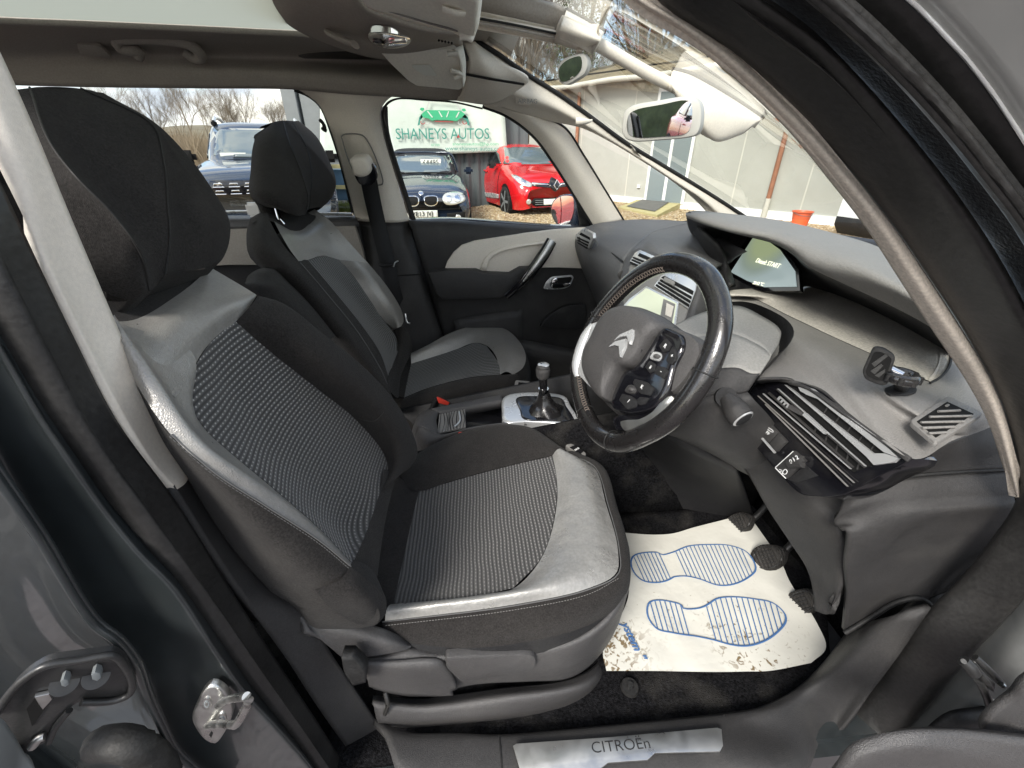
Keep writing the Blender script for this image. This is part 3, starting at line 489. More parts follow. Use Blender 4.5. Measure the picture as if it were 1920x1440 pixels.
# ------------------------------------------------------------------ floor, tunnel, footwell
FL=sub('cabin_floor',CAR,(.3,1.06,.3))
loft('carpet',[[W((600,1440,'z.33')),W((1000,1400,'z.33')),W((1400,1360,'z.335')),W((1560,1250,'z.335'))],[np.array([-.3,.62,.335]),np.array([.2,.62,.335]),np.array([.6,.62,.335]),np.array([.85,.62,.335])],[np.array([-.3,.9,.335]),np.array([.2,.9,.335]),np.array([.6,.9,.335]),np.array([.85,.9,.335])]],'carpet',FL,nu=60,nv=30,thick=.02,lin=True,disp=.004,dscale=40)
def q3(name,pts_,mt,parent,th=.01): return loft(name,[pts_[:2],pts_[3:1:-1]],mt,parent,nu=6,nv=4,thick=th,lin=True)
A3=lambda *a:np.array(a,float)
q3('footwell_wall',[A3(.82,.40,.30),A3(.82,.9,.30),A3(1.0,.9,.9),A3(1.0,.40,.9)],'carpet',FL)
q3('tunnel_side',[A3(-.3,.90,.30),A3(1.0,.90,.30),A3(1.0,.93,.80),A3(-.3,.93,.56)],'carpet',FL)
q3('tunnel_side',[A3(-.4,1.2,.30),A3(1.0,1.2,.30),A3(1.0,1.18,.80),A3(-.4,1.18,.54)],'plastic_black',FL)
q3('carpet',[A3(-1.6,1.2,.33),A3(1.0,1.2,.33),A3(1.0,1.78,.33),A3(-1.6,1.78,.33)],'carpet',FL)
q3('carpet',[A3(-1.6,.35,.325),A3(-.28,.35,.325),A3(-.28,1.2,.325),A3(-1.6,1.2,.325)],'carpet',FL)
q3('footwell_wall',[A3(.82,1.2,.30),A3(.82,1.78,.30),A3(1.0,1.78,1.0),A3(1.0,1.2,1.0)],'carpet',FL)
q3('dash_rear_wall',[A3(1.0,.42,.30),A3(1.0,1.8,.30),A3(1.05,1.8,1.05),A3(1.05,.45,1.05)],'plastic_black',FL)
# rear bench seen as a dark mass between the headrests
loft('rear_bench',[[A3(-1.2,.5,.5),A3(-1.2,1.1,.5),A3(-1.2,1.7,.5)],[A3(-1.25,.5,.62),A3(-1.25,1.1,.62),A3(-1.25,1.7,.62)],[A3(-1.4,.5,.95),A3(-1.4,1.1,.95),A3(-1.4,1.7,.95)]],'fabric',FL,thick=.06)
pg=W((1181,1288,'z.345'))
bm=bmesh.new(); bmesh.ops.create_cone(bm,cap_ends=True,segments=28,radius1=.0185,radius2=.0165,depth=.006); bmesh.ops.translate(bm,verts=bm.verts,vec=Vector(pg)); bmobj('mat_fixing',bm,'rubber_fat',FL,smooth=True)
bm=bmesh.new(); bmesh.ops.create_cone(bm,cap_ends=True,segments=20,radius1=.007,radius2=.006,depth=.008); bmesh.ops.translate(bm,verts=bm.verts,vec=Vector(pg+A3(0,0,.006))); bmobj('mat_fixing',bm,'rubber',FL,smooth=True)
# ------------------------------------------------------------------ pedals
def pedal(L,x,arm,mt='pedal'):
    nm='PD'; a,b,c=[W((p[0],p[1],'x%.3f'%x)) for p in (L[0],L[2],L[4])]
    n=n_((-.80,-.22,.55)); PL[nm]=(tuple(a),n)
    o=empty('pedal',tuple(a),CAR); pillow('pedal_pad',L,nm,mt,o,h=.012,base=.012,curve=32,prof=((1,0),(.96,.6),(.86,.95),(.5,1)))
    qs=np.array([hit(p[0],p[1],tuple(a),n,.0135) for p in L]); cq=qs.mean(0); ua=n_(qs[3]-qs[0]); ub_=np.cross(n,ua)
    for k in (-2,-1,0,1,2): tube3('pad_rib',[cq+ub_*k*.0075-ua*.016,cq+ub_*k*.0075+ua*.016],.0013,'rubber',o,n=3,seg=6)
    tube3('pad_rim',cr(cq+(qs-cq)*.80,30,True),.0012,'steel_black',o,n=0,seg=6,closed=True)
    ce=np.mean([hit(p[0],p[1],tuple(a),n,.0135) for p in L],0); w=n_(hit(L[-1][0],L[-1][1],tuple(a),n)-a)
    tube3('pedal_arm',[ce-n*.02,ce-n*.04+A3(.02,0,.03),ce+A3(.10,arm,.13),ce+A3(.16,arm,.30)],.009,'steel_black',o,seg=8)
pedal([(1358,985),(1370,968),(1395,960),(1412,970),(1405,992),(1378,1004),(1362,1000)],.70,.01)
pedal([(1407,1045),(1420,1025),(1450,1021),(1472,1030),(1470,1055),(1440,1071),(1415,1066)],.70,.02)
pedal([(1474,1128),(1482,1112),(1515,1103),(1530,1112),(1532,1140),(1498,1157),(1480,1150)],.72,.03)
# ------------------------------------------------------------------ centre console
CN=sub('centre_console',CAR,(.1,1.05,.5))
loft('console_body',[[(778,838,'z.50'),(800,862,'z.47'),(880,850,'z.44'),(980,840,'z.42'),(1100,850,'z.40'),(1200,850,'z.42')],[(780,815,'z.58'),(810,838,'z.58'),(880,820,'z.58'),(980,808,'z.585'),(1085,812,'z.59'),(1180,820,'z.60')],[(786,800,'z.61'),(818,820,'z.612'),(880,806,'z.615'),(980,794,'z.617'),(1080,799,'z.618'),(1170,810,'z.62')],[(800,795,'z.617'),(822,814,'z.617'),(880,803,'z.62'),(980,792,'z.62'),(1078,796,'z.62'),(1165,800,'z.62')]],'plastic_soft',CN,nu=40,nv=18,thick=.006)
loft('console_body',[[(778,838,'z.50'),(772,812,'z.5'),(782,785,'z.5'),(800,770,'z.5')],[(786,800,'z.61'),(784,795,'z.61'),(790,780,'z.61'),(806,768,'z.61')],[(822,814,'z.617'),(820,800,'z.617'),(818,785,'z.617'),(822,772,'z.617')]],'plastic_soft',CN,nu=20,nv=12,thick=.006)
loft('console_rim',[[(806,768,'z.61'),(870,754,'z.612'),(940,741,'z.615')],[(808,766,'z.617'),(870,753,'z.62'),(940,740,'z.62')],[(820,773,'z.617'),(870,764,'z.62'),(943,750,'z.62')]],'plastic_soft',CN,nu=20,nv=8,thick=.03)
PL['CT']=((0,1.05,.617),A3(0,0,1))
plate('console_bin',[(820,775),(870,764),(943,750),(948,795),(880,803),(822,814)],'CT','gloss_black',CN,depth=.004,raise_=-.06)
o=plate('roller_shutter',[(824,777),(872,767),(873,801),(820,812)],'CT','plastic_grey',CN,depth=.004,raise_=-.004)
for i in range(9):
    t=(i+.6)/9.5; a=W((824+48*t,777-10*t,'z.6145')); b=W((820+53*t,812-11*t,'z.6145')); mid=(a+b)/2+A3(.006*math.sin(i),0,.0008)
    tube3('shutter_rib',[a,mid,b],.0011,'gloss_black',o,n=12,seg=5)
tube('shutter_pull',[(861,772,'z.617'),(862,790,'z.617'),(856,797,'z.617'),(852,800,'z.617')],.0028,'satin_silver',CN,n=12,seg=8)
S_o=[(943,748),(955,741),(1005,737),(1058,744),(1070,762),(1084,797),(1020,794),(985,793),(947,794),(941,770)]
pillow('gear_surround',S_o,'CT','satin_silver',CN,h=.006,raise_=.001,base=.03,prof=((1,0),(.99,.5),(.96,.9),(.9,1.0)))
S_i=[(969,746),(1005,743),(1052,747),(1062,762),(1077,788),(1074,791),(1030,789),(982,786),(975,770)]
pillow('gear_recess',S_i,'CT','gloss_black',CN,h=.002,raise_=.0075,base=.002,prof=((1,0),(.98,.9),(.9,1)))
gb=W((1024,772,'z.62')); gt=W((1019,735,1.045)); kn=W((1018,697,1.047)); kt=W((1019,684,1.05))
bm=bmesh.new(); V=[];K=24
for j,(t,rx,ry) in enumerate([(0,.052,.050),(.12,.044,.043),(.3,.033,.031),(.5,.025,.024),(.75,.019,.019),(1,.014,.014)]):
    c=gb*(1-t)+gt*t+A3(0,0,.006)
    for k in range(K):
        a=2*math.pi*k/K; w=1+.10*(1-t)*math.sin(4*a+j*1.3)+.05*math.sin(7*a+j)*(1-t); V.append(bm.verts.new(Vector(c+A3(math.cos(a)*rx*w,math.sin(a)*ry*w,0))))
for j in range(5):
    for k in range(K): bm.faces.new([V[j*K+k],V[j*K+(k+1)%K],V[(j+1)*K+(k+1)%K],V[(j+1)*K+k]])
bmobj('gear_gaiter',bm,'leather_black',CN,smooth=True,sharp=80)
GL=tube3('gear_lever',[gt-A3(0,0,.005),gt+A3(0,0,.012)],[.016,.015],'chrome',CN,n=4,seg=20)
tube3('gear_lever',[gt,kn-A3(0,0,.01)],[.011,.013],'gloss_black',CN,n=6,seg=18)
tube3('gear_knob',[kn-A3(0,0,.022),kn-A3(0,0,.018),kn-A3(0,0,.004),kn+A3(0,0,.010),kt,kt+A3(0,0,.002)],[.013,.019,.0205,.021,.019,.010],'plastic_soft',CN,n=22,seg=28)
tube3('knob_cap',[kt+A3(0,0,.0005),kt+A3(0,0,.003)],[.0165,.013],'satin_silver',CN,n=3,seg=24)
text('lettering','1 3 5',kt+A3(-.001,.012,.0034),A3(.3,-1,0),A3(1,.3,0),.008,'plate_black',CN,align='CENTER'); text('lettering','2 4 R',kt+A3(-.008,.008,.0034),A3(.3,-1,0),A3(1,.3,0),.008,'plate_black',CN,align='CENTER')
def buckle(a,b,S,Y):
    o=tube3('belt_buckle',[W((*a,Y)),W((*b,Y))],[.016,.014],'plastic_black',S,n=6,seg=10,flat=.6)
buckle((800,785),(820,748),CAR,1.18); buckle((845,850),(862,818),CAR,.95)
plate_=[(818,744),(824,746),(842,755),(840,760),(822,756)]
poly3('buckle_button',rnd([W((x,y,1.17)) for x,y in plate_],.003),(-.2,-.9,.4),.008,'red_plastic',CAR,bev=.001)
poly3('buckle_button',rnd([W((x,y,.94)) for x,y in [(859,811),(866,811),(881,819),(872,825),(860,822)]],.003),(-.2,-.9,.4),.008,'red_plastic',CAR,bev=.001)
# ------------------------------------------------------------------ dashboard
DB=sub('dashboard',CAR,(.6,1.06,.9))
pa=[(1195,411,'z1.07'),(1150,415,'z1.065'),(1112,421,1.69),(1086,434,1.72),(1078,455,1.70),(1086,490,1.66),(1104,535,1.62),(1120,575,1.60),(1128,610,1.6)]
pb=[(1240,412,'z1.07'),(1190,420,'z1.06'),(1140,432,1.52),(1114,450,1.46),(1110,478,1.42),(1120,515,1.38),(1132,550,1.36),(1136,580,1.36),(1138,620,1.4)]
pc=[(1300,416,'z1.07'),(1240,430,'z1.055'),(1205,450,1.32),(1178,475,1.26),(1166,500,1.24),(1162,525,1.22),(1156,550,1.20),(1146,580,1.2),(1140,640,1.25)]
pd=[(1330,432,'z1.09'),(1290,452,'z1.06'),(1262,468,1.12),(1240,480,1.10),(1228,500,1.12),(1222,525,1.16),(1210,560,1.2),(1195,590,1.2),(1180,640,1.25)]
pe=[(1395,470,'z1.09'),(1365,490,'z1.05'),(1342,500,.98),(1330,515,.95),(1322,535,.96),(1312,560,1.0),(1290,600,1.05),(1270,630,1.1),(1255,660,1.15)]
M('dash_mid',(.105,.105,.108),.46,bump=[('v',700,.0006)],var=.08,rvar=.05,vscale=9)
addgrain('dash_mid',.2,300,.2)
loft('dash_shell',[pa,pb,pc],'dash_mid',DB,nu=50,nv=26,thick=.008)
loft('dash_shell',[pc,pd,pe],'dash_mid',DB,nu=50,nv=24,thick=.008)
tube('glovebox_seam',[(1113,457,1.445),(1140,470,1.36),(1168,490,1.24)],.0022,'rubber',DB,n=16,seg=6)
text('lettering','AIRBAG',W((1116,450,1.44)),A3(-.1,-1,-.1),A3(.2,0,1),.016,'plastic_grey',DB)
# far side vent
defplane('FV',(1083,440,1.66),(1110,450,1.46),(1092,480,1.60))
VF=plate('air_vent',[(1084,436),(1092,428),(1111,438),(1112,447),(1104,466),(1097,463),(1079,448),(1079,440)],'FV','satin_silver',DB,depth=.01,bev=.002,raise_=.02)
plate('vent_slot',[(1089,436),(1105,445),(1106,450),(1086,440)],'FV','plate_black',VF,depth=.002,raise_=.0215)
for k in range(3): plate('vent_slot',[(1082,444+k*5),(1104-k*1.5,454+k*5),(1103-k*1.5,457+k*5),(1082+k,447+k*5)],'FV','plate_black',VF,depth=.002,raise_=.0215)
# centre stack
defplane('CS',(1172,500,1.20),(1315,525,.90),(1165,560,'x.385'))
pillow('stack_panel',[(1165,520),(1175,486),(1192,467),(1206,467),(1250,484),(1318,512),(1322,530),(1308,575),(1290,640),(1230,660),(1170,600),(1158,560)],'CS','plastic_soft',DB,h=.008,base=.03,prof=((1,0),(.985,.6),(.95,.95),(.9,1)))
ST=plate('stack_trim',[(1180,500),(1198,474),(1214,480),(1302,522),(1296,560),(1282,600),(1270,642),(1230,640),(1172,590),(1168,560)],'CS','plastic_grey',DB,depth=.004,bev=.001,raise_=.012)
def slats(nm,a0,a1,b0,b1,k,pl,parent,r0,mt='plate_black',w=.62):
    for i in range(k):
        t0,t1=(i+.5-w/2)/k,(i+.5+w/2)/k; L_=lambda p,q,t:(p[0]+(q[0]-p[0])*t,p[1]+(q[1]-p[1])*t)
        plate(nm,[L_(a0,b0,t0),L_(a1,b1,t0),L_(a1,b1,t1),L_(a0,b0,t1)],pl,mt,parent,depth=.003,raise_=r0)
plate('air_vent',[(1190,474),(1200,468),(1236,484),(1222,496),(1212,508),(1180,492)],'CS','satin_silver',ST,depth=.003,bev=.0008,raise_=.016)
slats('vent_slot',(1188,480),(1224,494),(1180,493),(1212,508),3,'CS',ST,.018)
plate('vent_slot',[(1199,474),(1222,484),(1218,489),(1196,479)],'CS','plate_black',ST,depth=.002,raise_=.018)
plate('air_vent',[(1258,506),(1268,503),(1308,519),(1304,542),(1290,578),(1226,536),(1240,516)],'CS','satin_silver',ST,depth=.003,bev=.0008,raise_=.016)
plate('vent_slot',[(1246,517),(1300,545),(1298,552),(1240,520)],'CS','plate_black',ST,depth=.002,raise_=.018)
slats('vent_slot',(1240,522),(1297,554),(1228,536),(1290,576),3,'CS',ST,.0185)
plate('vent_tab',[(1246,518),(1264,527),(1260,534),(1243,526)],'CS','plastic_grey',ST,depth=.006,bev=.001,raise_=.026)
plate('touch_screen',[(1212,536),(1272,566),(1266,612),(1240,628),(1166,576),(1180,560)],'CS','satin_silver',ST,depth=.004,bev=.001,raise_=.018)
scr=plate('screen_glass',[(1212,540),(1268,568),(1262,608),(1238,622),(1172,575),(1184,562)],'CS','screen_map',ST,depth=.002,raise_=.020)
plate('screen_tile',[(1244,560),(1266,570),(1260,604),(1238,592)],'CS','plastic_grey',ST,depth=.001,raise_=.0212)
plate('screen_tile',[(1250,568),(1263,574),(1258,595),(1247,590)],'CS','leaf_pale' if 0 else 'trim_beige',ST,depth=.001,raise_=.0224)
poly3('volume_knob',cr([W((1166+9*math.cos(a),516+9*math.sin(a),1.17)) for a in np.linspace(0,2*math.pi,12)[:-1]],24,True),(-.6,-.75,.3),.02,'plastic_soft',DB,bev=.003)
# instrument hood
hb=[(1286,399,'z1.150'),(1300,395,'z1.155'),(1360,400,'z1.152'),(1450,411,'z1.148'),(1560,436,'z1.142'),(1640,460,'z1.135'),(1700,492,'z1.125'),(1800,570,'z1.10'),(1880,660,'z1.05')]
hm=[(1286,401,'z1.150'),(1310,404,'z1.158'),(1385,421,'z1.160'),(1460,438,'z1.158'),(1540,466,'z1.150'),(1620,505,'z1.140'),(1700,548,'z1.125'),(1780,600,'z1.105'),(1850,690,'z1.05')]
hl=[(1286,404,'z1.148'),(1318,416,'z1.150'),(1385,435,'z1.150'),(1440,447,'z1.148'),(1486,466,'z1.142'),(1518,492,'z1.128'),(1590,526,'z1.115'),(1680,566,'z1.10'),(1750,604,'z1.085'),(1800,650,'z1.05')]
hl2=[(1287,408,'z1.143'),(1319,421,'z1.142'),(1385,440,'z1.142'),(1440,452,'z1.139'),(1484,472,'z1.131'),(1514,499,'z1.116'),(1588,535,'z1.102'),(1678,577,'z1.087'),(1748,616,'z1.07'),(1790,655,'z1.04')]
loft('instrument_hood',[hb,hm,hl,hl2],'plastic_grey',DB,nu=70,nv=26)
hu=[(1290,420,'z1.13'),(1318,440,1.24),(1372,500,1.14),(1440,455,1.05),(1492,500,.88),(1508,535,'z1.0'),(1560,548,'z1.0'),(1660,592,'z1.0'),(1745,640,'z1.0'),(1782,662,'z1.0')]
loft('hood_underside',[hl2,[(1290,425,'z1.11'),(1322,446,'x.66'),(1370,450,'x.74'),(1410,446,'x.78'),(1440,455,'x.80'),(1480,476,'x.78'),(1512,512,'x.74'),(1570,546,'z1.03'),(1668,590,'z1.03'),(1745,632,'z1.03'),(1784,660,'z1.02')],[(1300,445,'z1.05'),(1335,480,'x.70'),(1366,512,'x.78'),(1400,530,'x.80'),(1450,542,'x.80'),(1500,540,'x.78'),(1518,538,'z1.0'),(1566,552,'z.998'),(1664,596,'z.998'),(1742,640,'z.998'),(1782,665,'z.998')]],'plastic_black',DB,nu=70,nv=20,thick=.01)
loft('hood_cheek',[[(1286,400,'z1.150'),(1296,430,'z1.10'),(1316,462,1.16),(1345,500,1.06),(1372,532,'x.60')],[(1290,404,'z1.148'),(1310,428,'z1.12'),(1340,458,'x.60'),(1366,496,'x.64'),(1380,536,'x.66')]],'plastic_black',DB,nu=20,nv=6,thick=.01)
defplane('DS',(1370,510,'x.695'),(1412,445,'x.735'),(1492,535,'x.695'))
DSP=[(1370,510),(1412,445),(1433,447),(1462,468),(1490,508),(1493,537),(1432,538),(1400,526)]
dsp=plate('instrument_screen',[(1360,512),(1406,438),(1437,440),(1468,463),(1497,505),(1500,545),(1430,546),(1395,532)],'DS','gloss_black',DB,depth=.01,raise_=.004)
M('screen_lit',(.12,.14,.14),.15,emit=((.32,.40,.36),.30))
m,N,L,b=nodes('screen_lit'); tc=N.new('ShaderNodeTexCoord'); gr=N.new('ShaderNodeTexGradient'); gr.gradient_type='SPHERICAL'; mpn=N.new('ShaderNodeMapping')
mpn.inputs['Location'].default_value=tuple(-np.array(W((1440,440,'x.72')))*9); mpn.inputs['Scale'].default_value=(9,9,9); L.new(tc.outputs['Object'],mpn.inputs[0]); L.new(mpn.outputs[0],gr.inputs[0])
rp=N.new('ShaderNodeValToRGB'); rp.color_ramp.elements[0].color=(.36,.44,.44,1); rp.color_ramp.elements[1].color=(.34,.40,.22,1); rp.color_ramp.elements[1].position=.55; e=rp.color_ramp.elements.new(.22); e.color=(.26,.32,.27,1)
L.new(gr.outputs[0],rp.inputs[0]); L.new(rp.outputs[0],b.inputs['Emission Color'])
scg=plate('screen_face',DSP,'DS','screen_lit',dsp,depth=.002,raise_=.006)
M('screen_text',(.6,.6,.4),.5,emit=((.9,.9,.7),.55))
a=np.array(hit(1420,486,*PL['DS'],.0075)); b_=np.array(hit(1450,492,*PL['DS'],.0075)); 
ptext('lettering','Diesel: START',(1418,488),(1452,497),'DS',.0155,'screen_text',dsp,lift=.009); ptext('lettering','20:12 °C',(1412,530),(1450,537),'DS',.011,'screen_text',dsp,lift=.009)
for r_,c_ in ((.055,(1478,524)),(.075,(1478,524))):
    ce=hit(*c_,*PL['DS'],.008); n=np.array(PL['DS'][1]); u=n_(np.cross(n,A3(0,0,1))); v=np.cross(n,u); 
# pale top pad and grained top
PZ='z1.0'
pad_t=[(1360,545,PZ),(1420,540,PZ),(1500,536,PZ),(1560,547,PZ),(1640,582,PZ),(1720,622,PZ),(1775,652,PZ)]
pad_b=[(1352,560,'z.995'),(1400,556,'z.995'),(1480,592,'z.995'),(1560,630,'z.995'),(1640,666,'z.995'),(1700,696,'z.995'),(1746,716,'z.995')]
M('pad_pale',(.46,.43,.385),.6,bump=[('v',420,.0008)],var=.08,vscale=14); addgrain('pad_pale',.14,260,0)
loft('top_pad',[pad_t,[(1356,552,'z1.005'),(1450,560,'z1.008'),(1540,590,'z1.008'),(1620,622,'z1.008'),(1700,655,'z1.008'),(1772,688,'z1.004')],pad_b],'pad_pale',DB,nu=50,nv=16)
tube('pad_seam',[(1776,652,'z1.002'),(1783,668,'z1.002'),(1778,690,'z1.002'),(1762,708,'z1.0'),(1744,718,'z.997')],.0018,'rubber',DB,n=24,seg=6)
loft('top_pad',[[(1775,652,PZ),(1781,668,PZ),(1776,690,'z.999'),(1762,706,'z.997'),(1746,716,'z.995')],[(1760,650,'z1.003'),(1762,668,'z1.006'),(1758,686,'z1.005'),(1750,700,'z1.001'),(1740,712,'z.996')]],'pad_pale',DB,nu=14,nv=6)
pad_b2=[(1352,560,'z.994'),(1400,557,'z.994'),(1480,593,'z.994'),(1560,631,'z.994'),(1640,667,'z.994'),(1700,697,'z.994'),(1746,717,'z.994'),(1764,709,'z.996'),(1780,692,'z.998'),(1785,668,'z.999'),(1778,650,'z.999')]
fr_=[(1418,714,'z.952'),(1440,712,'z.958'),(1480,713,'z.960'),(1512,721,'z.961'),(1560,752,'z.962'),(1620,798,'z.962'),(1705,859,'z.962'),(1780,830,'z.955'),(1880,786,'z.95'),(1890,760,'z.96'),(1872,720,'z.975')]
mid_=[(1372,578,'z.97'),(1480,628,'z.99'),(1520,650,'z.993'),(1560,676,'z.994'),(1620,716,'z.994'),(1690,760,'z.994'),(1760,800,'z.985'),(1800,790,'z.985'),(1840,760,'z.985'),(1850,735,'z.985'),(1830,700,'z.99')]
loft('dash_top',[pad_b2,mid_,fr_],'plastic_grey',DB,nu=80,nv=26)
# cut-out lip round the column
loft('column_gap',[[(1360,566,.9),(1400,566,.82),(1442,580,.74),(1478,602,.68),(1489,625,.64),(1478,648,.62),(1450,672,.60),(1428,700,.58)],[(1350,600,.9),(1390,600,.84),(1430,615,.78),(1455,640,.72),(1460,660,.68),(1440,690,.66),(1415,720,.64),(1390,760,.62)]],'plastic_black',DB,nu=30,nv=6)
# side demister vent in the near top corner
defplane('DV',(1705,790,'z.986'),(1778,742,'z.995'),(1846,774,'z.995'))
o=plate('demister_vent',[(1705,789),(1778,741),(1846,774),(1756,831)],'DV','plastic_grey',DB,depth=.006,bev=.0015,rd=.008,raise_=.004)
plate('vent_hole',[(1719,790),(1776,753),(1826,776),(1755,820)],'DV','plate_black',o,depth=.001,raise_=.0047)
for k in range(6):
    t=(k+.4)/6; yl=756+62*t
    def xs(y): # left/right crossing of the slanted opening
        xl=1776-57*((y-753)/37) if y<790 else 1719+36*((y-790)/30); xr=1776+50*((y-753)/23) if y<776 else 1826-71*((y-776)/44); return xl,xr
    y1=yl-3; y2=yl+3; (l1,r1)=xs(yl-5); (l2,r2)=xs(yl+4)
    tube3('vent_blade',[hit(l1+2,yl+1,*PL['DV'],.0062),hit(r1-3,yl-1,*PL['DV'],.0062)],.0018,'plastic_grey',o,n=3,seg=6)
# the driver's switch and vent panel
A_=W((1480,716,'z.955')); B_=W((1700,862,'z.955')); nn=np.cross(B_-A_,A3(-.22,0,-1)); nn/=np.linalg.norm(nn); PL['VP']=(tuple(A_),nn if nn@(CAMP-A_)>0 else -nn)
G_=[(1426,716),(1480,714),(1522,725),(1560,752),(1620,800),(1704,860),(1690,873),(1650,892),(1600,920),(1570,931),(1535,932),(1500,926),(1462,890),(1420,842),(1384,806),(1372,785),(1390,745)]
plate('switch_panel',G_,'VP','gloss_black',DB,depth=.05,curve=90,bev=.002)
loft('panel_brow',[[(1416,714,'z.955'),(1440,711,'z.960'),(1480,712,'z.963'),(1514,720,'z.964'),(1560,750,'z.965'),(1620,796,'z.965'),(1706,858,'z.964')],[(1424,720,'VP+.006'),(1442,717,'VP+.008'),(1480,718,'VP+.008'),(1516,727,'VP+.008'),(1556,755,'VP+.008'),(1616,802,'VP+.008'),(1700,866,'VP+.008')]],'plastic_dark',DB,nu=40,nv=5,thick=.004)
VN=sub('air_vent',DB,(.47,.45,.93))
def strip(nm,a,b,w0,w1,mt,r,parent,dep=.003): # thin bar on the panel between two sight lines
    a,b=np.array(a,float),np.array(b,float); t=(b-a)/np.linalg.norm(b-a); p=np.array([-t[1],t[0]])
    plate(nm,[a-p*w0/2,b-p*w1/2,b+p*w1/2,a+p*w0/2],'VP',mt,parent,depth=dep,raise_=r)
plate('vent_slot',[(1490,738),(1530,742),(1545,752),(1662,846),(1656,864),(1600,886),(1480,770)],'VP','plate_black',DB,depth=.001,raise_=.0012)
plate('vent_frame',[(1470,722),(1498,720),(1522,730),(1552,754),(1642,818),(1682,856),(1674,866),(1640,872),(1626,854),(1657,848),(1534,748),(1513,744),(1626,854),(1640,872),(1600,842),(1540,786)],'VP','satin_silver',DB,depth=.004,raise_=.005) if 0 else None
plate('vent_frame',[(1494,721),(1522,729),(1552,753),(1642,817),(1682,857),(1657,848),(1626,823),(1560,770),(1533,748),(1512,740),(1500,733)],'VP','satin_silver',DB,depth=.006,raise_=.007)
plate('vent_frame',[(1470,721),(1485,731),(1560,791),(1636,850),(1658,850),(1683,858),(1674,867),(1638,872),(1624,856),(1560,798)],'VP','satin_silver',DB,depth=.006,raise_=.006)
for i in range(5): strip('vent_fin',(1551+i*22,764+i*17.4),(1543+i*22,776+i*17.2),1.4,1.4,'plastic_dark',.003,DB)
for i in range(5): strip('vent_fin',(1530+i*20,800+i*17),(1526+i*20,812+i*17),2,2,'plastic_dark',.003,DB)
strip('vent_blade',(1456,729),(1620,876),4,3,'plastic_dark',.007,DB); strip('vent_blade',(1458,729),(1622,874),1.2,1.2,'satin_silver',.0075,DB)
strip('vent_blade',(1440,736),(1598,876),3.5,3,'plastic_dark',.008,DB); strip('vent_blade',(1430,738),(1594,879),1.6,1.2,'satin_silver',.0085,DB)
strip('vent_blade',(1434,758),(1588,912),1.6,1.2,'plastic_grey',.006,DB); strip('vent_blade',(1420,742),(1600,905),1.0,1.0,'plastic_grey',.006,DB)
strip('vent_tab',(1506,776),(1546,812),6,5,'satin_silver',.012,DB,.006); strip('vent_tab',(1478,762),(1506,778),9,6,'plastic_soft',.009,DB)
strip('vent_thumbwheel',(1458,746),(1478,764),9,9,'satin_silver',.008,DB); 
for i in range(3): strip('lettering',(1462+i*5,749+i*5),(1464+i*5,751+i*5),5,5,'plate_black',.0085,DB,.001)
bk=[(1412,799),(1430,781),(1474,828),(1456,847)]
for i in range(3):
    t0,t1=i/3+.01,(i+1)/3-.015; g=lambda p,q,t:(p[0]+(q[0]-p[0])*t,p[1]+(q[1]-p[1])*t)
    plate('switch_button',[g(bk[0],bk[3],t0),g(bk[1],bk[2],t0),g(bk[1],bk[2],t1),g(bk[0],bk[3],t1)],'VP','plastic_dark',DB,depth=.006,bev=.0008,raise_=.007)
strip('button_trim',(1409,800),(1452,849),3,3,'satin_silver',.0085,DB)
ptext('lettering','OFF',(1437,810),(1446,820),'VP',.008,'white_print',DB,lift=.0085,align='CENTER')
cc=[hit(1444+6*math.cos(t)+1.5*math.sin(t),806+3.2*math.sin(t)+3*math.cos(t),*PL['VP'],.0085) for t in np.linspace(0,2*math.pi,14)[:-1]]
tube3('lettering',cc,.0006,'white_print',DB,n=20,seg=5,closed=True)
plate('switch_button',[(1453,876),(1488,845),(1509,863),(1474,897)],'VP','plastic_dark',DB,depth=.006,bev=.001,raise_=.006)
strip('lettering',(1453,877),(1473,897),1.3,1.3,'white_print',.0068,DB,.001); strip('lettering',(1454,876),(1487,846),1,1,'white_print',.0068,DB,.001)
tube3('leveller_wheel',[hit(1482,868,*PL['VP'],.004),hit(1506,866,*PL['VP'],.004)],.010,'plastic_dark',DB,n=3,seg=20)
ptext('lettering','0 I 2',(1481,867),(1496,857),'VP',.010,'white_print',DB,lift=.0135)
tube3('lettering',[hit(x,y,*PL['VP'],.007) for x,y in [(1468,884),(1473,880),(1476,884),(1473,889),(1468,888)]],.0006,'white_print',DB,n=16,seg=5,closed=True)
for k in range(3): strip('lettering',(1461+k*1,880+k*4),(1466+k,882+k*3),1,1,'white_print',.0068,DB,.001)
plate('coin_pocket',[(1476,899),(1510,872),(1533,892),(1494,906)],'VP','plastic_black',DB,depth=.003,raise_=.002,bev=.001)
# lower dash bulge below the top and its joint line
low1=[(1704,860,'z.960'),(1740,846,'z.957'),(1790,826,'z.955'),(1880,786,'z.95')]
loft('dash_side',[low1,[(1690,875,'z.93'),(1740,862,'z.93'),(1800,845,'z.93'),(1890,822,'z.93')],[(1660,892,'z.90'),(1730,880,'z.90'),(1800,870,'z.90'),(1890,860,'z.90')],[(1600,923,'z.865'),(1700,893,'z.885'),(1800,884,'z.885'),(1900,880,'z.885')]],'plastic_dark',DB,nu=26,nv=16,thick=.006)
tube('dash_joint',[(1580,936,'z.855'),(1620,915,'z.868'),(1700,894,'z.884'),(1800,885,'z.884'),(1900,880,'z.884')],.0025,'rubber',DB,n=30,seg=6)
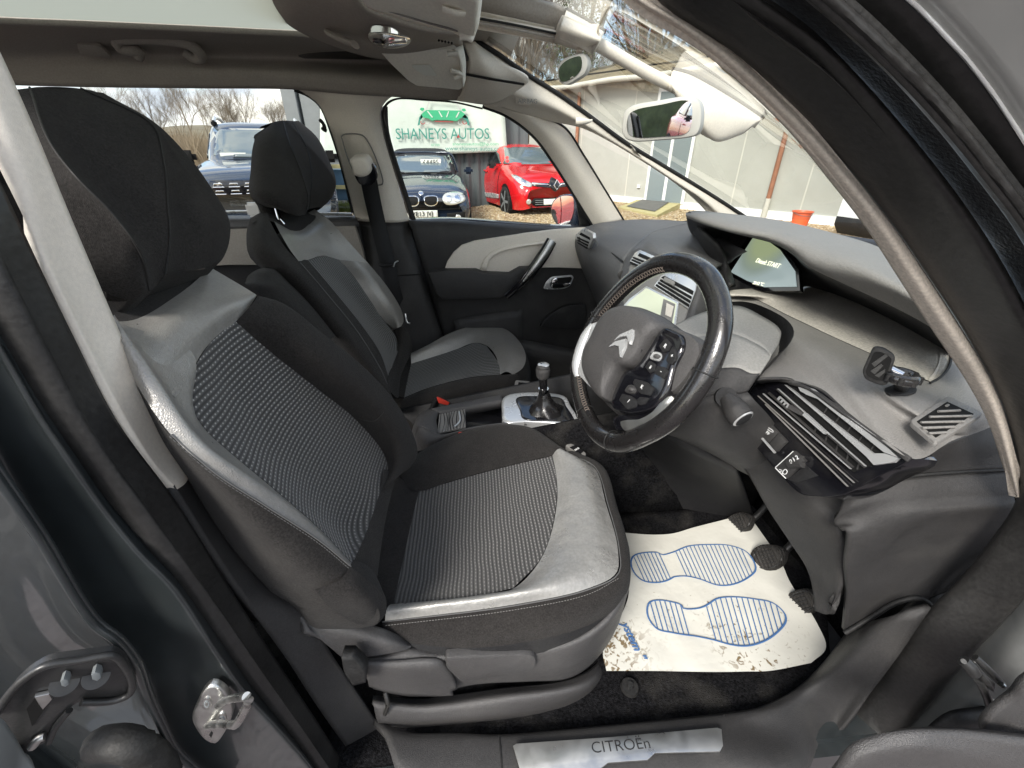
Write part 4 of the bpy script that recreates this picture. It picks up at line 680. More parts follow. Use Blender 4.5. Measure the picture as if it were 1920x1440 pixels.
# knee panel: a curved sheet dropping from the switch panel to the footwell
k1=[(1372,850,.66),(1400,886,.62),(1440,955,.60),(1480,1015,.56),(1512,1065,.51),(1524,1110,.47),(1527,1145,.45)]
k2=[(1420,850,.60),(1450,895,.57),(1490,960,.54),(1525,1020,.50),(1550,1075,.46),(1558,1115,.44),(1550,1152,.43)]
k3=[(1500,900,.54),(1530,925,.52),(1560,960,.49),(1578,1000,.46),(1583,1050,.44),(1577,1100,.43),(1560,1135,.425)]
k4=[(1600,915,.50),(1590,935,.49),(1590,960,.475),(1590,990,.46),(1590,1050,.46),(1585,1100,.45),(1570,1140,.44)]
loft('knee_panel',[k1,k2,k3,k4],'plastic_dark',DB,nu=40,nv=24,thick=.008)
# side trim towards the door hinge
sA=[(1584,925,.46),(1620,914,.45),(1700,896,.44),(1800,888,.43),(1900,884,.42)]
sB=[(1572,962,.45),(1605,948,.44),(1700,930,.425),(1800,922,.415),(1902,920,.405)]
sB2=[(1562,986,.45),(1600,965,.44),(1690,948,.42),(1790,940,.41),(1902,936,.40)]
sC=[(1586,990,.43),(1640,985,.42),(1700,966,.410),(1800,950,.400),(1905,944,.395)]
sD=[(1588,1060,.42),(1640,1060,.42),(1705,1000,.415),(1800,985,.405),(1890,980,.395)]
sE=[(1590,1110,.42),(1640,1100,.42),(1700,1080,.42),(1800,1050,.41),(1860,1030,.395)]
sF=[(1584,1184,.42),(1630,1158,.42),(1680,1128,.42),(1735,1125,.41),(1790,1100,.395)]
loft('kick_panel',[sA,sB,sB2,sC,sD,sE,sF],'plastic_dark',DB,nu=36,nv=40,thick=.008)
tube('kick_edge',[(1584,1187,.415),(1630,1160,.415),(1680,1130,.415),(1725,1121,.41),(1748,1136,.40)],.0045,'rubber',DB,n=24,seg=8)
# steering column shroud
SWp=(.27,.65,1.0); u_=A3(math.sin(math.radians(-10)),math.cos(math.radians(-10)),0); v_=A3(math.sin(math.radians(24)),0,math.cos(math.radians(24)))
ns=n_(np.cross(u_,v_)); ns=ns if ns@(CAMP-A3(*SWp))>0 else -ns; PL['SW']=(SWp,ns)
SW=sub('steering_wheel',CAR,SWp)
SH=sub('column_shroud',CAR,(.45,.66,1.0))
t0=[(1240,625,.74),(1277,603,.76),(1326,583,.78),(1384,573,.78),(1428,592,.74),(1463,618,.68),(1461,645,.64)]
t1=[(1225,650,.70),(1262,640,.69),(1320,630,.68),(1370,625,.67),(1410,640,.64),(1435,655,.62),(1445,668,.60)]
t2=[(1215,700,.66),(1270,700,.63),(1320,695,.61),(1352,690,.60),(1385,690,.59),(1408,700,.58),(1425,700,.575)]
t3=[(1215,760,.64),(1270,760,.60),(1320,745,.58),(1345,740,.575),(1370,738,.57),(1390,738,.57),(1402,735,.57)]
loft('upper_shroud',[t0,t1],'column_grey',SH,nu=40,nv=8,thick=.006,lin=True)
loft('upper_shroud',[t1,t2],'column_grey',SH,nu=40,nv=8,thick=.006,lin=True)
loft('upper_shroud',[t2,t3],'plastic_dark',SH,nu=40,nv=8,thick=.006,lin=True)
loft('lower_shroud',[t3,[(1215,800,.66),(1260,812,.62),(1310,800,.58),(1340,790,.57),(1368,775,.56),(1395,760,.56),(1410,745,.56)],[(1240,806,.70),(1270,820,.66),(1310,836,.62),(1350,850,.60),(1400,850,.58),(1430,820,.57),(1450,790,.57)],[(1250,812,.80),(1290,834,.76),(1340,856,.72),(1385,882,.66),(1440,905,.62),(1480,905,.60),(1500,880,.60)]],'plastic_dark',SH,nu=40,nv=20,thick=.006)
loft('column_boot',[[(1240,806,.72),(1300,836,.68),(1380,880,.66)],[(1180,830,.95),(1260,900,.9),(1400,930,.8)],[(1150,860,1.0),(1200,960,.95),(1420,990,.85)]],'plastic_black',SH,nu=20,nv=10,thick=.006)
# stalk
st=[W((1362,745,.56)),W((1374,760,.545)),W((1384,775,.53)),W((1393,785,.52))]
tube3('stalk_base',[W((1345,742,.60)),st[0]],[.012,.017],'plastic_black',SH,n=6,seg=16)
tube3('stalk',st,[.011,.0165,.020,.0195],'plastic_dark',SH,n=16,seg=24)
tube3('stalk_end',[st[3]+(st[3]-st[2])*.05,st[3]+(st[3]-st[2])*.2],[.0175,.016],'satin_silver',SH,n=3,seg=24)
tube3('stalk_end',[st[3]+(st[3]-st[2])*.15,st[3]+(st[3]-st[2])*.32,st[3]+(st[3]-st[2])*.42],[.0148,.0135,.008],'plastic_black',SH,n=6,seg=24)
# ------------------------------------------------------------------ steering wheel
RIM=[(1272,493),(1318,512),(1344,555),(1350,610),(1336,668),(1305,728),(1262,780),(1215,812),(1165,830),(1125,815),(1098,775),(1086,730),(1084,690),(1096,645),(1120,598),(1150,560),(1190,522),(1232,498)]
R3=np.array([W((x,y,'SW')) for x,y in RIM]); R3=cr(R3,120,True)
tube3('rim',R3,.0170,'leather_black',SW,n=0,seg=24,closed=True,ax=ns,flat=.9)
def rimang(i0,i1,off_in,lift,name,mt,r,seg=8):
    c=R3.mean(0); idx=[i%120 for i in range(i0,i1)]; P3=[R3[i]+(c-R3[i])/np.linalg.norm(c-R3[i])*off_in+ns*lift for i in idx]
    return tube3(name,P3,r,mt,SW,n=len(idx),seg=seg)
# cross stitching along the inner face
cS=R3.mean(0)
for (i0,i1) in ((95,118),(66,84)):
    V=[];F=[]
    for i in np.arange(i0,i1,.8):
        a=R3[int(i)%120]*(1-(i%1))+R3[(int(i)+1)%120]*(i%1); rd=n_(cS-a); tg=n_(R3[(int(i)+1)%120]-R3[int(i)%120])
        for sg in (1,-1):
            p=a+rd*.0165+ns*.0042; q=a+rd*.0110+ns*.0114; p=p+tg*sg*.0022; q=q-tg*sg*.0022; d=n_(q-p); w=n_(np.cross(d,rd))*.00028; o_=rd*.0009+ns*.0009; j=len(V)
            V+=[p+w,p-w,q-w,q+w,p+w+o_,p-w+o_,q-w+o_,q+w+o_]; F+=[(j,j+1,j+2,j+3),(j+7,j+6,j+5,j+4),(j,j+4,j+5,j+1),(j+1,j+5,j+6,j+2),(j+2,j+6,j+7,j+3),(j+3,j+7,j+4,j)]
    mesh('stitching',V,F,'stitch',SW,smooth=False)
for i in (94,67,28,54):
    a=R3[i]; tg=n_(R3[(i+1)%120]-R3[i-1]); s=n_(np.cross(tg,ns)); tube3('rim_seam',[a+.0188*(math.cos(t)*s+.9*math.sin(t)*ns) for t in np.linspace(0,2*math.pi,25)[:-1]],.0010,'rubber',SW,n=0,seg=5,closed=True)
def near_i(x,y): q=W((x,y,'SW')); return int(np.argmin(np.linalg.norm(R3-q,axis=1)))
i0,i1=near_i(1086,712),near_i(1116,606); cC=R3.mean(0); Q=[R3[i]+(cC-R3[i])/np.linalg.norm(cC-R3[i])*.008+ns*.0035 for i in range(i0,i1+1)]
tube3('rim_inlay',Q,[.010,.0158,.0165,.0158,.010],'satin_silver',SW,n=0,seg=20)
# spokes and pad
pillow('spoke',[(1120,612),(1150,585),(1185,575),(1225,586),(1262,612),(1300,640),(1318,668),(1300,700),(1262,745),(1235,775),(1185,790),(1150,770),(1110,722),(1096,690),(1106,650)],'SW','plastic_dark',SW,h=.006,raise_=-.018,base=.02)
pillow('spoke_trim',[(1113,604),(1127,612),(1112,650),(1104,685),(1118,716),(1112,728),(1094,712),(1078,694),(1086,660),(1098,630)],'SW','satin_silver',SW,h=.007,raise_=.006,base=.02,prof=((1,0),(.93,.8),(.7,1)))
pillow('spoke_trim',[(1163,792),(1172,808),(1200,800),(1240,778),(1262,745),(1258,742),(1235,768),(1200,788),(1178,790)],'SW','brushed',SW,h=.004,raise_=.008,base=.02,prof=((1,0),(.93,.8),(.7,1)))
pillow('spoke',[(1150,784),(1172,778),(1212,776),(1245,756),(1262,742),(1262,758),(1236,784),(1200,802),(1170,808),(1156,806)],'SW','gloss_black',SW,h=.004,raise_=-.002,base=.02,prof=((1,0),(.93,.8),(.7,1)))
pillow('hub_pad',[(1142,603),(1160,585),(1183,577),(1218,585),(1250,614),(1228,650),(1200,690),(1178,698),(1158,732),(1148,755),(1119,726),(1107,690),(1112,660),(1124,638)],'SW','plastic_soft',SW,h=.034,raise_=.0,base=.02,curve=80,prof=((1,0),(.99,.35),(.965,.62),(.92,.8),(.8,.93),(.55,1),(.25,1.03)))
pillow('button_carrier',[(1252,616),(1270,621),(1288,632),(1290,656),(1274,690),(1261,735),(1240,764),(1205,777),(1175,777),(1152,762),(1160,732),(1178,700),(1200,690),(1228,652)],'SW','gloss_black',SW,h=.012,raise_=.004,base=.02,curve=70,prof=((1,0),(.98,.6),(.93,.9),(.8,1)))
pillow('spoke',[(1256,614),(1285,622),(1312,640),(1318,664),(1296,706),(1262,740),(1268,700),(1288,660),(1286,634)],'SW','plastic_soft',SW,h=.008,raise_=.0,base=.02,curve=50,prof=((1,0),(.95,.8),(.8,1)))
def btn(L,r=.0155,mt='plastic_black',sym=None,c=None):
    q=np.array(L,float); o=plate('wheel_button',[(x,y) for x,y in q],'SW',mt,SW,depth=.004,bev=.0007,rd=.002,raise_=r+.003)
    if sym: ptext('lettering',sym,tuple(c or q.mean(0)),(np.array(c or q.mean(0))+(8,7)),'SW',.009,'white_print',SW,lift=r+.0042,align='CENTER')
btn([(1235,648),(1248,634),(1258,644),(1252,658),(1242,660)],sym='R'); btn([(1255,660),(1262,648),(1268,660),(1266,676),(1258,684),(1248,676)],sym='+')
btn([(1209,688),(1217,676),(1228,682),(1226,696),(1218,700)],sym='ii'); btn([(1226,700),(1232,686),(1246,688),(1252,696),(1243,710)],sym='-')
btn([(1186,718),(1190,710),(1212,716),(1226,728),(1218,742),(1200,738),(1192,728)],sym='K'); btn([(1160,750),(1166,738),(1182,742),(1196,752),(1190,764),(1176,768)],sym='/')
btn([(1200,744),(1216,746),(1208,758),(1198,760),(1192,750)])
for c0 in ((1233,668),(1186,730)):
    pillow('thumb_roller',[(c0[0]-13,c0[1]+4),(c0[0]-5,c0[1]-8),(c0[0]+9,c0[1]-3),(c0[0]+5,c0[1]+9),(c0[0]-7,c0[1]+8)],'SW','satin_silver' if c0[0]>1200 else 'plastic_dark',SW,h=.004,raise_=.0155,base=.004,curve=24,prof=((1,0),(.9,.8),(.7,1)))
    pillow('thumb_roller',[(c0[0]-6,c0[1]+2),(c0[0]-2,c0[1]-4),(c0[0]+5,c0[1]-1),(c0[0]+2,c0[1]+5)],'SW','plastic_soft',SW,h=.005,raise_=.019,base=.004,curve=16,prof=((1,0),(.8,.8),(.5,1)))
# raised double chevron of the pad
def chev(L):
    P3=np.array([hit(x,y,*PL['SW'],.0385) for x,y in L]); poly3('emblem',P3,ns,.006,'satin_silver',SW)
chev([(1151,638),(1162,627),(1185,617),(1184,632),(1180,645),(1175,630),(1164,631)]); chev([(1141,650),(1153,640),(1173,635),(1170,651),(1162,669),(1160,649),(1152,647)])
ptext('lettering','Y',(1201,658),(1209,661),'SW',.008,'plastic_black',SW,lift=.036); ptext('lettering','AIRBAG',(1119,708),(1127,716),'SW',.006,'plastic_grey',SW,lift=.029)
# ------------------------------------------------------------------ far side: door card, pillars, roof
FD=sub('front_door',CAR,(.15,1.8,.6)); FD['label']='closed passenger door beyond the seats, black card with a pale cloth insert'
loft('door_card',[[(766,412,1.80),(850,411,1.80),(950,418,1.80),(1040,424,1.80),(1120,424,1.80),(1200,430,1.8)],[(768,416,1.75),(850,418,1.75),(950,426,1.75),(1040,430,1.75),(1120,430,1.75),(1200,440,1.75)],[(775,440,1.73),(850,440,1.73),(950,440,1.73),(1040,440,1.73),(1120,445,1.73),(1200,460,1.74)],[(800,520,1.74),(860,520,1.74),(950,520,1.74),(1040,520,1.74),(1120,520,1.74),(1200,540,1.74)],[(812,565,1.76),(860,575,1.75),(950,575,1.75),(1040,575,1.75),(1120,575,1.75),(1200,590,1.75)],[(835,640,1.77),(880,660,1.77),(980,680,1.77),(1060,690,1.77),(1120,700,1.77),(1200,720,1.77)],[(860,760,1.76),(900,770,1.76),(980,800,1.76),(1060,820,1.76),(1120,830,1.76),(1200,840,1.76)]],'plastic_dark',FD,nu=40,nv=40,thick=.03)
loft('window_sill',[[(766,409,1.83),(850,407,1.83),(950,414,1.83),(1040,420,1.83),(1130,421,1.83)],[(766,413,1.79),(850,412,1.79),(950,419,1.79),(1040,425,1.79),(1130,425,1.79)]],'gloss_black',FD,nu=20,nv=3,thick=.01)
PL['FDp']=((0,1.725,.9),A3(0,-1,0))
ins=[(833,508),(838,492),(850,474),(866,460),(890,452),(930,446),(985,438),(1040,431),(1086,428),(1130,426),(1130,504),(1100,504),(1050,502),(1020,502),(996,503),(970,505),(960,514),(925,514),(905,509),(895,507)]
plate('cloth_insert',ins,'FDp','trim_beige',FD,depth=.02,bev=.004,raise_=.012)
loft('insert_recess',[[(900,505,1.706),(908,485,1.706),(925,470,1.706),(960,460,1.706),(1010,453,1.706),(1040,451,1.706)],[(912,507,1.700),(918,488,1.700),(935,474,1.700),(965,465,1.700),(1010,458,1.700),(1036,456,1.700)]],'trim_beige',FD,nu=20,nv=4,thick=.004)
plate('armrest',[(803,512),(835,507),(893,507),(905,512),(955,514),(975,503),(1000,502),(970,540),(936,560),(830,562),(818,552)],'FDp','plastic_dark',FD,depth=.05,bev=.008,raise_=.05)
hg=[W((1034,452,1.67)),W((1024,470,1.655)),W((1005,498,1.645)),W((980,528,1.645)),W((950,556,1.66))]
tube3('pull_handle',hg,[.022,.024,.022,.018,.014],'gloss_black',FD,n=24,seg=16,flat=.6,ax=(0,1,0))
tube3('handle_face',[p+A3(0,-.016,.004) for p in hg[:4]],[.014,.015,.011,.003],'brushed',FD,n=20,seg=12,flat=.5,ax=(0,1,0))
plate('release_bezel',[(1018,542),(1024,528),(1035,519),(1072,516),(1076,520),(1070,535),(1060,541),(1040,543)],'FDp','satin_silver',FD,depth=.006,bev=.001,rd=.01,raise_=.03)
plate('release_cup',[(1033,540),(1030,532),(1038,522),(1070,519),(1073,522),(1067,534),(1057,539)],'FDp','plate_black',FD,depth=.002,rd=.008,raise_=.0312)
pillow('release_lever',[(1032,534),(1036,522),(1044,521),(1045,531),(1070,530),(1069,534),(1058,539),(1036,540)],'FDp','chrome',FD,h=.006,raise_=.033,base=.003,curve=40,prof=((1,0),(.93,.8),(.8,1)))
plate('speaker_grille',[(1012,614),(1020,600),(1038,585),(1058,574),(1095,570),(1100,575),(1098,618),(1060,618)],'FDp','plastic_black',FD,depth=.02,bev=.004,rd=.012,raise_=.0)
loft('door_pocket',[[(970,636,1.72),(1000,640,1.71),(1040,648,1.70),(1085,656,1.70),(1130,660,1.70)],[(970,642,1.70),(1000,648,1.69),(1040,656,1.68),(1085,664,1.68),(1130,668,1.68)],[(970,760,1.70),(1000,770,1.69),(1040,780,1.68),(1085,790,1.68),(1130,800,1.68)]],'plastic_dark',FD,nu=20,nv=10,thick=.01)
loft('door_pocket',[[(850,600,1.745),(900,590,1.745),(980,580,1.745)],[(853,612,1.74),(900,602,1.74),(980,592,1.74)],[(860,680,1.745),(900,680,1.745),(980,680,1.745)]],'plastic_dark',FD,nu=12,nv=8,thick=.008)
loft('door_seal',[[(716,210,1.70),(722,250,1.72),(748,335,1.77),(770,405,1.80),(790,480,1.79),(815,570,1.78),(845,680,1.77)],[(727,200,1.71),(730,248,1.73),(755,333,1.78),(778,405,1.81),(798,480,1.80),(823,570,1.79),(853,680,1.78)]],'rubber',FD,nu=40,nv=4,thick=.02)
loft('window_run',[[(722,240,1.70),(716,215,1.68),(722,195,1.665),(741,184,1.66),(800,186,1.66),(852,190,1.67),(905,202,1.68)],[(725,240,1.70),(719,216,1.68),(725,198,1.665),(743,187,1.66),(800,189,1.66),(852,193,1.67),(905,205,1.68)]],'rubber',FD,nu=40,nv=3,thick=.01)
# rear door behind the passenger seat
RD=sub('rear_door',CAR,(-.7,1.8,.6))
loft('door_card',[[(150,404,1.83),(430,404,1.83),(560,403,1.83),(668,402,1.83)],[(150,416,1.76),(430,415,1.76),(560,414,1.76),(670,412,1.76)],[(150,428,1.75),(430,428,1.75),(560,426,1.75),(672,424,1.75)]],'plastic_soft',RD,nu=20,nv=14,thick=.02)
loft('door_card',[[(150,428,1.76),(430,427,1.76),(560,426,1.76),(674,424,1.76)],[(150,560,1.77),(430,560,1.77),(560,560,1.77),(700,560,1.77)],[(150,760,1.77),(430,760,1.77),(560,760,1.77),(720,760,1.77)]],'plastic_black',RD,nu=10,nv=10,thick=.03)
plate('cloth_insert',[(380,428),(430,430),(560,426),(665,424),(680,470),(686,497),(560,497),(430,497),(380,500)],'FDp','headliner',RD,depth=.02,bev=.003,raise_=-.015)  # darker material stands in for dim light on the beige cloth
box('blind_hook',(0,0,0),(.055,.03,.05),'satin_silver',RD,bev=.008,M_=Matrix.Translation(Vector(W((478,393,1.76)))-0*Vector((1,1,1))),local=False)
tube('sill_trim',[(420,398,1.79),(480,397,1.79),(560,400,1.79),(662,402,1.79)],.012,'satin_silver',RD,n=10,seg=8,flat=.5)
tube('window_run',[(552,168,1.69),(580,180,1.70),(602,200,1.71),(622,250,1.73),(640,310,1.76),(662,402,1.80)],.006,'rubber',RD,n=30,seg=6)
tube('coat_hook',[(600,225,1.715),(606,232,1.71),(610,245,1.715),(604,240,1.72)],.006,'rubber',RD,n=12,seg=6)
# the far B-pillar
BP=sub('body_pillar',CAR,(-.33,1.76,1.1))
bl=[(545,160,1.64),(575,178,1.66),(600,200,1.69),(622,250,1.72),(640,310,1.75),(668,414,1.79)]
br=[(742,176,1.64),(722,192,1.65),(713,215,1.68),(718,250,1.70),(743,335,1.75),(768,414,1.79)]
bm1=[(600,160,1.62),(620,180,1.63),(640,210,1.65),(655,250,1.67),(675,310,1.71),(700,416,1.75)]
bm2=[(700,165,1.62),(690,185,1.63),(690,215,1.65),(700,250,1.67),(722,335,1.72),(745,417,1.75)]
loft('upper_trim',[bl,bm1,bm2,br],'trim_beige',BP,nu=40,nv=24,thick=.01)
loft('lower_trim',[[(666,414,1.80),(682,480,1.78),(700,550,1.76),(722,640,1.75),(745,720,1.74)],[(700,416,1.76),(715,480,1.74),(735,550,1.72),(755,640,1.71),(775,720,1.70)],[(745,417,1.76),(770,480,1.74),(785,520,1.73),(800,560,1.72),(830,680,1.71)],[(768,416,1.80),(790,490,1.79),(806,545,1.78),(822,600,1.77),(848,690,1.76)]],'plastic_dark',BP,nu=30,nv=20,thick=.01)
tube('trim_seam',[(738,519,1.715),(760,516,1.715),(790,514,1.73)],.002,'rubber',BP,n=8,seg=5)
PL['BPp']=((0,1.655,1.2),n_(A3(0,-1,-.18)))
def at_off(p,y): return W((p[0],p[1],y))
tube('slider_panel',[(640,256,1.665),(645,252,1.665),(680,254,1.665),(690,266,1.668),(706,300,1.69),(718,340,1.712),(716,346,1.715),(690,346,1.715),(680,346,1.715)],.0022,'plastic_grey',BP,n=40,seg=6)
tube('slider_panel',[(640,256,1.665),(650,290,1.685),(664,325,1.70)],.0022,'plastic_grey',BP,n=16,seg=6)
BE=sub('seat_belt',CAR,(-.35,1.66,1.2))
pillow('height_adjuster',[(656,300),(664,294),(684,293),(692,300),(697,318),(690,328),(676,331),(664,326),(660,312)],'BPp','trim_beige',BE,h=.022,raise_=.02,base=.04,prof=((1,0),(.96,.5),(.85,.85),(.6,1)))
pillow('belt_slot',[(664,322),(680,330),(694,320),(698,306),(706,318),(707,334),(698,346),(676,346),(668,336)],'BPp','gloss_black',BE,h=.003,raise_=.012,base=.02)
bw=[(688,326,1.64),(697,372,1.68),(708,420,1.70),(720,470,1.70),(728,500,1.70),(738,540,1.70),(752,590,1.72),(762,620,1.74)]
def belt(L,hw,name,par):
    C_=cr(pts(L),50); V=[];F=[]
    for i,c in enumerate(C_): 
        t=n_(C_[min(i+1,49)]-C_[max(i-1,0)]); s=n_(np.cross(t,A3(.2,-1,0))); V+=[c-s*hw,c+s*hw]
    F=[(2*i,2*i+1,2*i+3,2*i+2) for i in range(49)]; o=mesh(name,V,F,'belt',par); md=o.modifiers.new('t','SOLIDIFY'); md.thickness=.003; return o
belt(bw,.026,'webbing',BE); belt([(p[0]+6,p[1]+8,p[2]+.02) for p in bw],.022,'webbing',BE)
tube('belt_stop',[(712,497,1.69),(728,498,1.675),(742,494,1.68)],.006,'plastic_black',BE,n=8,seg=8); tube('belt_stop',[(738,500,1.67),(741,492,1.67),(747,489,1.67)],.003,'satin_silver',BE,n=8,seg=6)
tube('belt_anchor',[(760,588,1.70),(764,605,1.69),(769,606,1.69)],.004,'satin_silver',BE,n=6,seg=6)
# headlining and the glazed roof
RF=sub('roof',CAR,(-.2,1.06,1.55))
wt=[(-700,140,1.62),(-200,152,1.62),(20,160,1.62),(190,164,1.62),(380,166,1.62),(550,168,1.62),(640,176,1.62),(740,182,1.62),(850,189,1.63),(905,190,1.64)]
w2=[(-700,100,1.60),(-200,120,1.60),(20,128,1.60),(190,132,1.60),(380,136,1.60),(550,140,1.60),(640,146,1.60),(740,152,1.60),(850,160,1.60),(905,165,1.60)]
w3=[(-700,20,'z1.555'),(-200,60,'z1.555'),(20,76,'z1.555'),(190,88,'z1.555'),(380,96,'z1.555'),(550,104,'z1.555'),(640,110,'z1.555'),(740,118,'z1.555'),(850,125,'z1.55'),(905,130,'z1.54')]
w4=[(-700,-20,'z1.57'),(-200,30,'z1.57'),(0,43,'z1.57'),(170,50,'z1.57'),(330,57,'z1.57'),(480,64,'z1.57'),(620,72,'z1.57'),(740,86,'z1.57'),(850,100,'z1.57'),(905,105,'z1.57')]
loft('headlining',[wt,w2,w3,w4],'headliner',RF,nu=60,nv=30,thick=.02)
G4=cr(pts(w4),40)
M('roof_blind',(.44,.45,.41),.9)
m,N,L,b=nodes('roof_blind'); tl=N.new('ShaderNodeBsdfTranslucent'); tl.inputs['Color'].default_value=(.40,.43,.37,1); mx=N.new('ShaderNodeMixShader'); mx.inputs[0].default_value=.5
L.new(b.outputs[0],mx.inputs[1]); L.new(tl.outputs[0],mx.inputs[2]); L.new(mx.outputs[0],N['Material Output'].inputs['Surface'])
loft('roof_blind',[G4+A3(0,0,.012),G4*A3(1,0,1)+A3(0,.60,.03)],'roof_blind',RF,nu=40,nv=12,lin=True)
loft('headlining',[G4*A3(1,0,1)+A3(0,.60,.018),G4*A3(1,0,1)+A3(0,.50,.0),G4*A3(1,0,1)+A3(0,.40,-.07)],'headliner',RF,nu=30,nv=12,thick=.02)
def grab(L,d=.0):
    tube('grab_handle',L,.014,'headliner',RF,n=40,seg=10)
grab([(258,106,1.575),(262,96,1.565),(225,90,1.55),(219,76,1.54),(240,72,1.53),(330,77,1.53),(360,86,1.54),(378,104,1.56),(366,110,1.575),(345,96,1.565)])
poly3('map_lamp',rnd([W(p) for p in [(142,84,1.535),(186,86,1.535),(212,110,1.575),(152,104,1.575)]],.01),(0,-.6,-.8),.01,'headliner',RF,bev=.002)
loft('headlining',[[A3(-.36,1.75,1.58),A3(.15,1.75,1.58)],[A3(-.30,.9,1.585),A3(.15,.9,1.585)]],'headliner',RF,nu=6,nv=6,thick=.01)
# rail, roof console, visors
ov=sub('roof_console',CAR,(.0,1.2,1.5))
loft('console_shell',[[(462,-60,1.30),(503,2,1.38),(540,46,1.42),(585,71,1.44),(640,93,1.45),(700,109,1.45),(760,115,1.45),(830,108,1.43),(870,90,1.40)],[(480,-60,1.15),(512,-6,1.2),(545,35,1.25),(590,58,1.28),(640,78,1.30),(700,92,1.32),(760,95,1.33),(830,84,1.33),(866,72,1.33)],[(560,-60,1.0),(590,-10,1.05),(620,20,1.08),(660,42,1.10),(705,55,1.12),(750,66,1.14),(790,73,1.15),(830,75,1.17),(866,70,1.2)],[(640,-60,.95),(665,-10,.98),(682,15,1.0),(705,28,1.02),(735,38,1.04),(770,50,1.06),(810,60,1.08),(845,64,1.1),(866,66,1.12)]],'headliner',ov,nu=50,nv=20,thick=.01)
defplane('OC',(700,65,1.14),(766,78,1.18),(720,90,1.30))
pillow('reading_lamp',[(690,68),(700,60),(735,62),(765,70),(769,80),(755,88),(725,90),(702,84)],'OC','chrome',ov,h=.0015,raise_=.004,base=.01,prof=((1,0),(.95,.9),(.85,1)))
pillow('lamp_lens',[(722,80),(745,76),(762,76),(758,84),(735,88),(722,87)],'OC','lamp_glass',ov,h=.004,raise_=.008,base=.004)
pillow('lamp_lens',[(700,78),(716,80),(718,88),(706,84)],'OC','gloss_black',ov,h=.002,raise_=.008,base=.004)
tube('console_tab',[(618,62,1.2),(640,74,1.17),(666,84,1.15)],.013,'headliner',ov,n=10,seg=10,flat=.5)
for i in range(5): tube('mic_hole',[(822+i*6,74.5+i*1.2,1.155),(824+i*6,77.5+i*1.2,1.155)],.0022,'plate_black',ov,n=3,seg=6)
V1=sub('sun_visor',CAR,(.0,.95,1.5)); V2=sub('sun_visor',CAR,(.0,1.4,1.47))
loft('visor_board',[[(660,-30,.86),(676,-2,.88),(692,16,.90),(725,27,.92),(790,47,.95),(850,61,.97),(868,71,.98),(884,71,.98)],[(680,-60,.82),(700,-30,.84),(740,-10,.86),(770,0,.87),(810,12,.88),(850,25,.89),(872,40,.9),(889,54,.91)],[(700,-120,.78),(730,-90,.8),(770,-60,.82),(800,-40,.82),(840,-20,.83),(870,-8,.84),(888,-2,.84),(897,-2,.84)]],'visor',V1,nu=34,nv=16,thick=.012)
loft('visor_edge',[[(897,-10,.85),(892,40,.90),(886,72,.975)],[(905,-10,.87),(899,40,.92),(890,70,.99)]],'visor',V1,nu=14,nv=4,thick=.006)
tube('visor_seam',[(690,0,.895),(702,10,.905),(745,25,.915),(800,42,.935),(858,58,.955)],.002,'plastic_grey',V1,n=20,seg=5)
tube('visor_clip',[(830,17,.872),(850,24,.872),(870,26,.88)],.008,'visor',V1,n=8,seg=8,flat=.5)
tube('visor_hinge',[(862,67,.965),(878,68,.965),(884,72,.97)],.007,'visor',V1,n=8,seg=8)
q=[(709,93,1.36),(760,96,1.35),(820,93,1.35),(852,91,1.35),(862,108,1.36),(868,164,1.42),(862,170,1.43),(830,165,1.43),(782,160,1.43),(766,150,1.42),(735,120,1.39)]
def fan(name,L,mt,par,th,bev=0):
    P3=pts(L); bm=bmesh.new(); n=n_(np.cross(P3[len(P3)//3]-P3[0],P3[2*len(P3)//3]-P3[0])); 
    if n@(CAMP-P3[0])<0:n=-n
    c=P3.mean(0); P3=P3-np.outer((P3-c)@n,n)*.9
    return poly3(name,rnd(P3,.006),n,th,mt,par,bev=bev)
fan('visor_board',q,'visor',V2,.014,.004)
loft('visor_edge',[[(852,90,1.345),(862,108,1.352),(869,164,1.41)],[(868,84,1.37),(873,110,1.375),(873,150,1.41)]],'visor',V2,nu=12,nv=4,thick=.006)
fan('warning_label',[(770,122,1.375),(806,122,1.375),(820,142,1.40),(796,142,1.40),(778,130,1.385)],'plate_white',V2,.001)
tube('visor_clip',[(838,101,1.33),(858,101,1.335)],.008,'visor',V2,n=6,seg=8,flat=.6); tube('visor_clip',[(845,132,1.37),(866,140,1.38),(852,147,1.385)],.008,'visor',V2,n=6,seg=8,flat=.6)
# blind cassettes along the header
HD=sub('header_rail',CAR,(.15,1.2,1.48))
loft('blind_tube',[[(893,-30,.98),(960,-14,1.0),(1062,20,1.05)],[(893,2,1.0),(960,16,1.01),(1058,42,1.06)],[(893,28,1.03),(960,38,1.03),(1052,58,1.07)]],'headliner',HD,nu=20,nv=12,thick=.03)
loft('rail_track',[[(892,28,1.02),(960,40,1.02),(1046,57,1.05)],[(892,31,1.01),(960,43,1.01),(1045,61,1.04)],[(891,40,1.01),(960,52,1.01),(1042,68,1.04)],[(889,52,1.04),(960,64,1.03),(1038,80,1.06)]],'trim_beige',HD,nu=20,nv=12,thick=.02)
tube('track_groove',[(893,34,1.005),(960,46,1.005),(1042,63,1.035)],.0022,'rubber',HD,n=12,seg=5); tube('track_groove',[(893,42,1.005),(960,54,1.005),(1040,70,1.035)],.002,'headliner',HD,n=12,seg=5)
loft('header_beam',[[(868,80,1.45),(880,110,1.45),(872,160,1.52),(860,190,1.60)],[(888,78,1.45),(905,112,1.46),(930,160,1.52),(925,195,1.60)],[(893,80,1.5),(940,115,1.5),(992,150,1.54),(985,160,1.56)]],'trim_beige',HD,nu=24,nv=16,thick=.01)
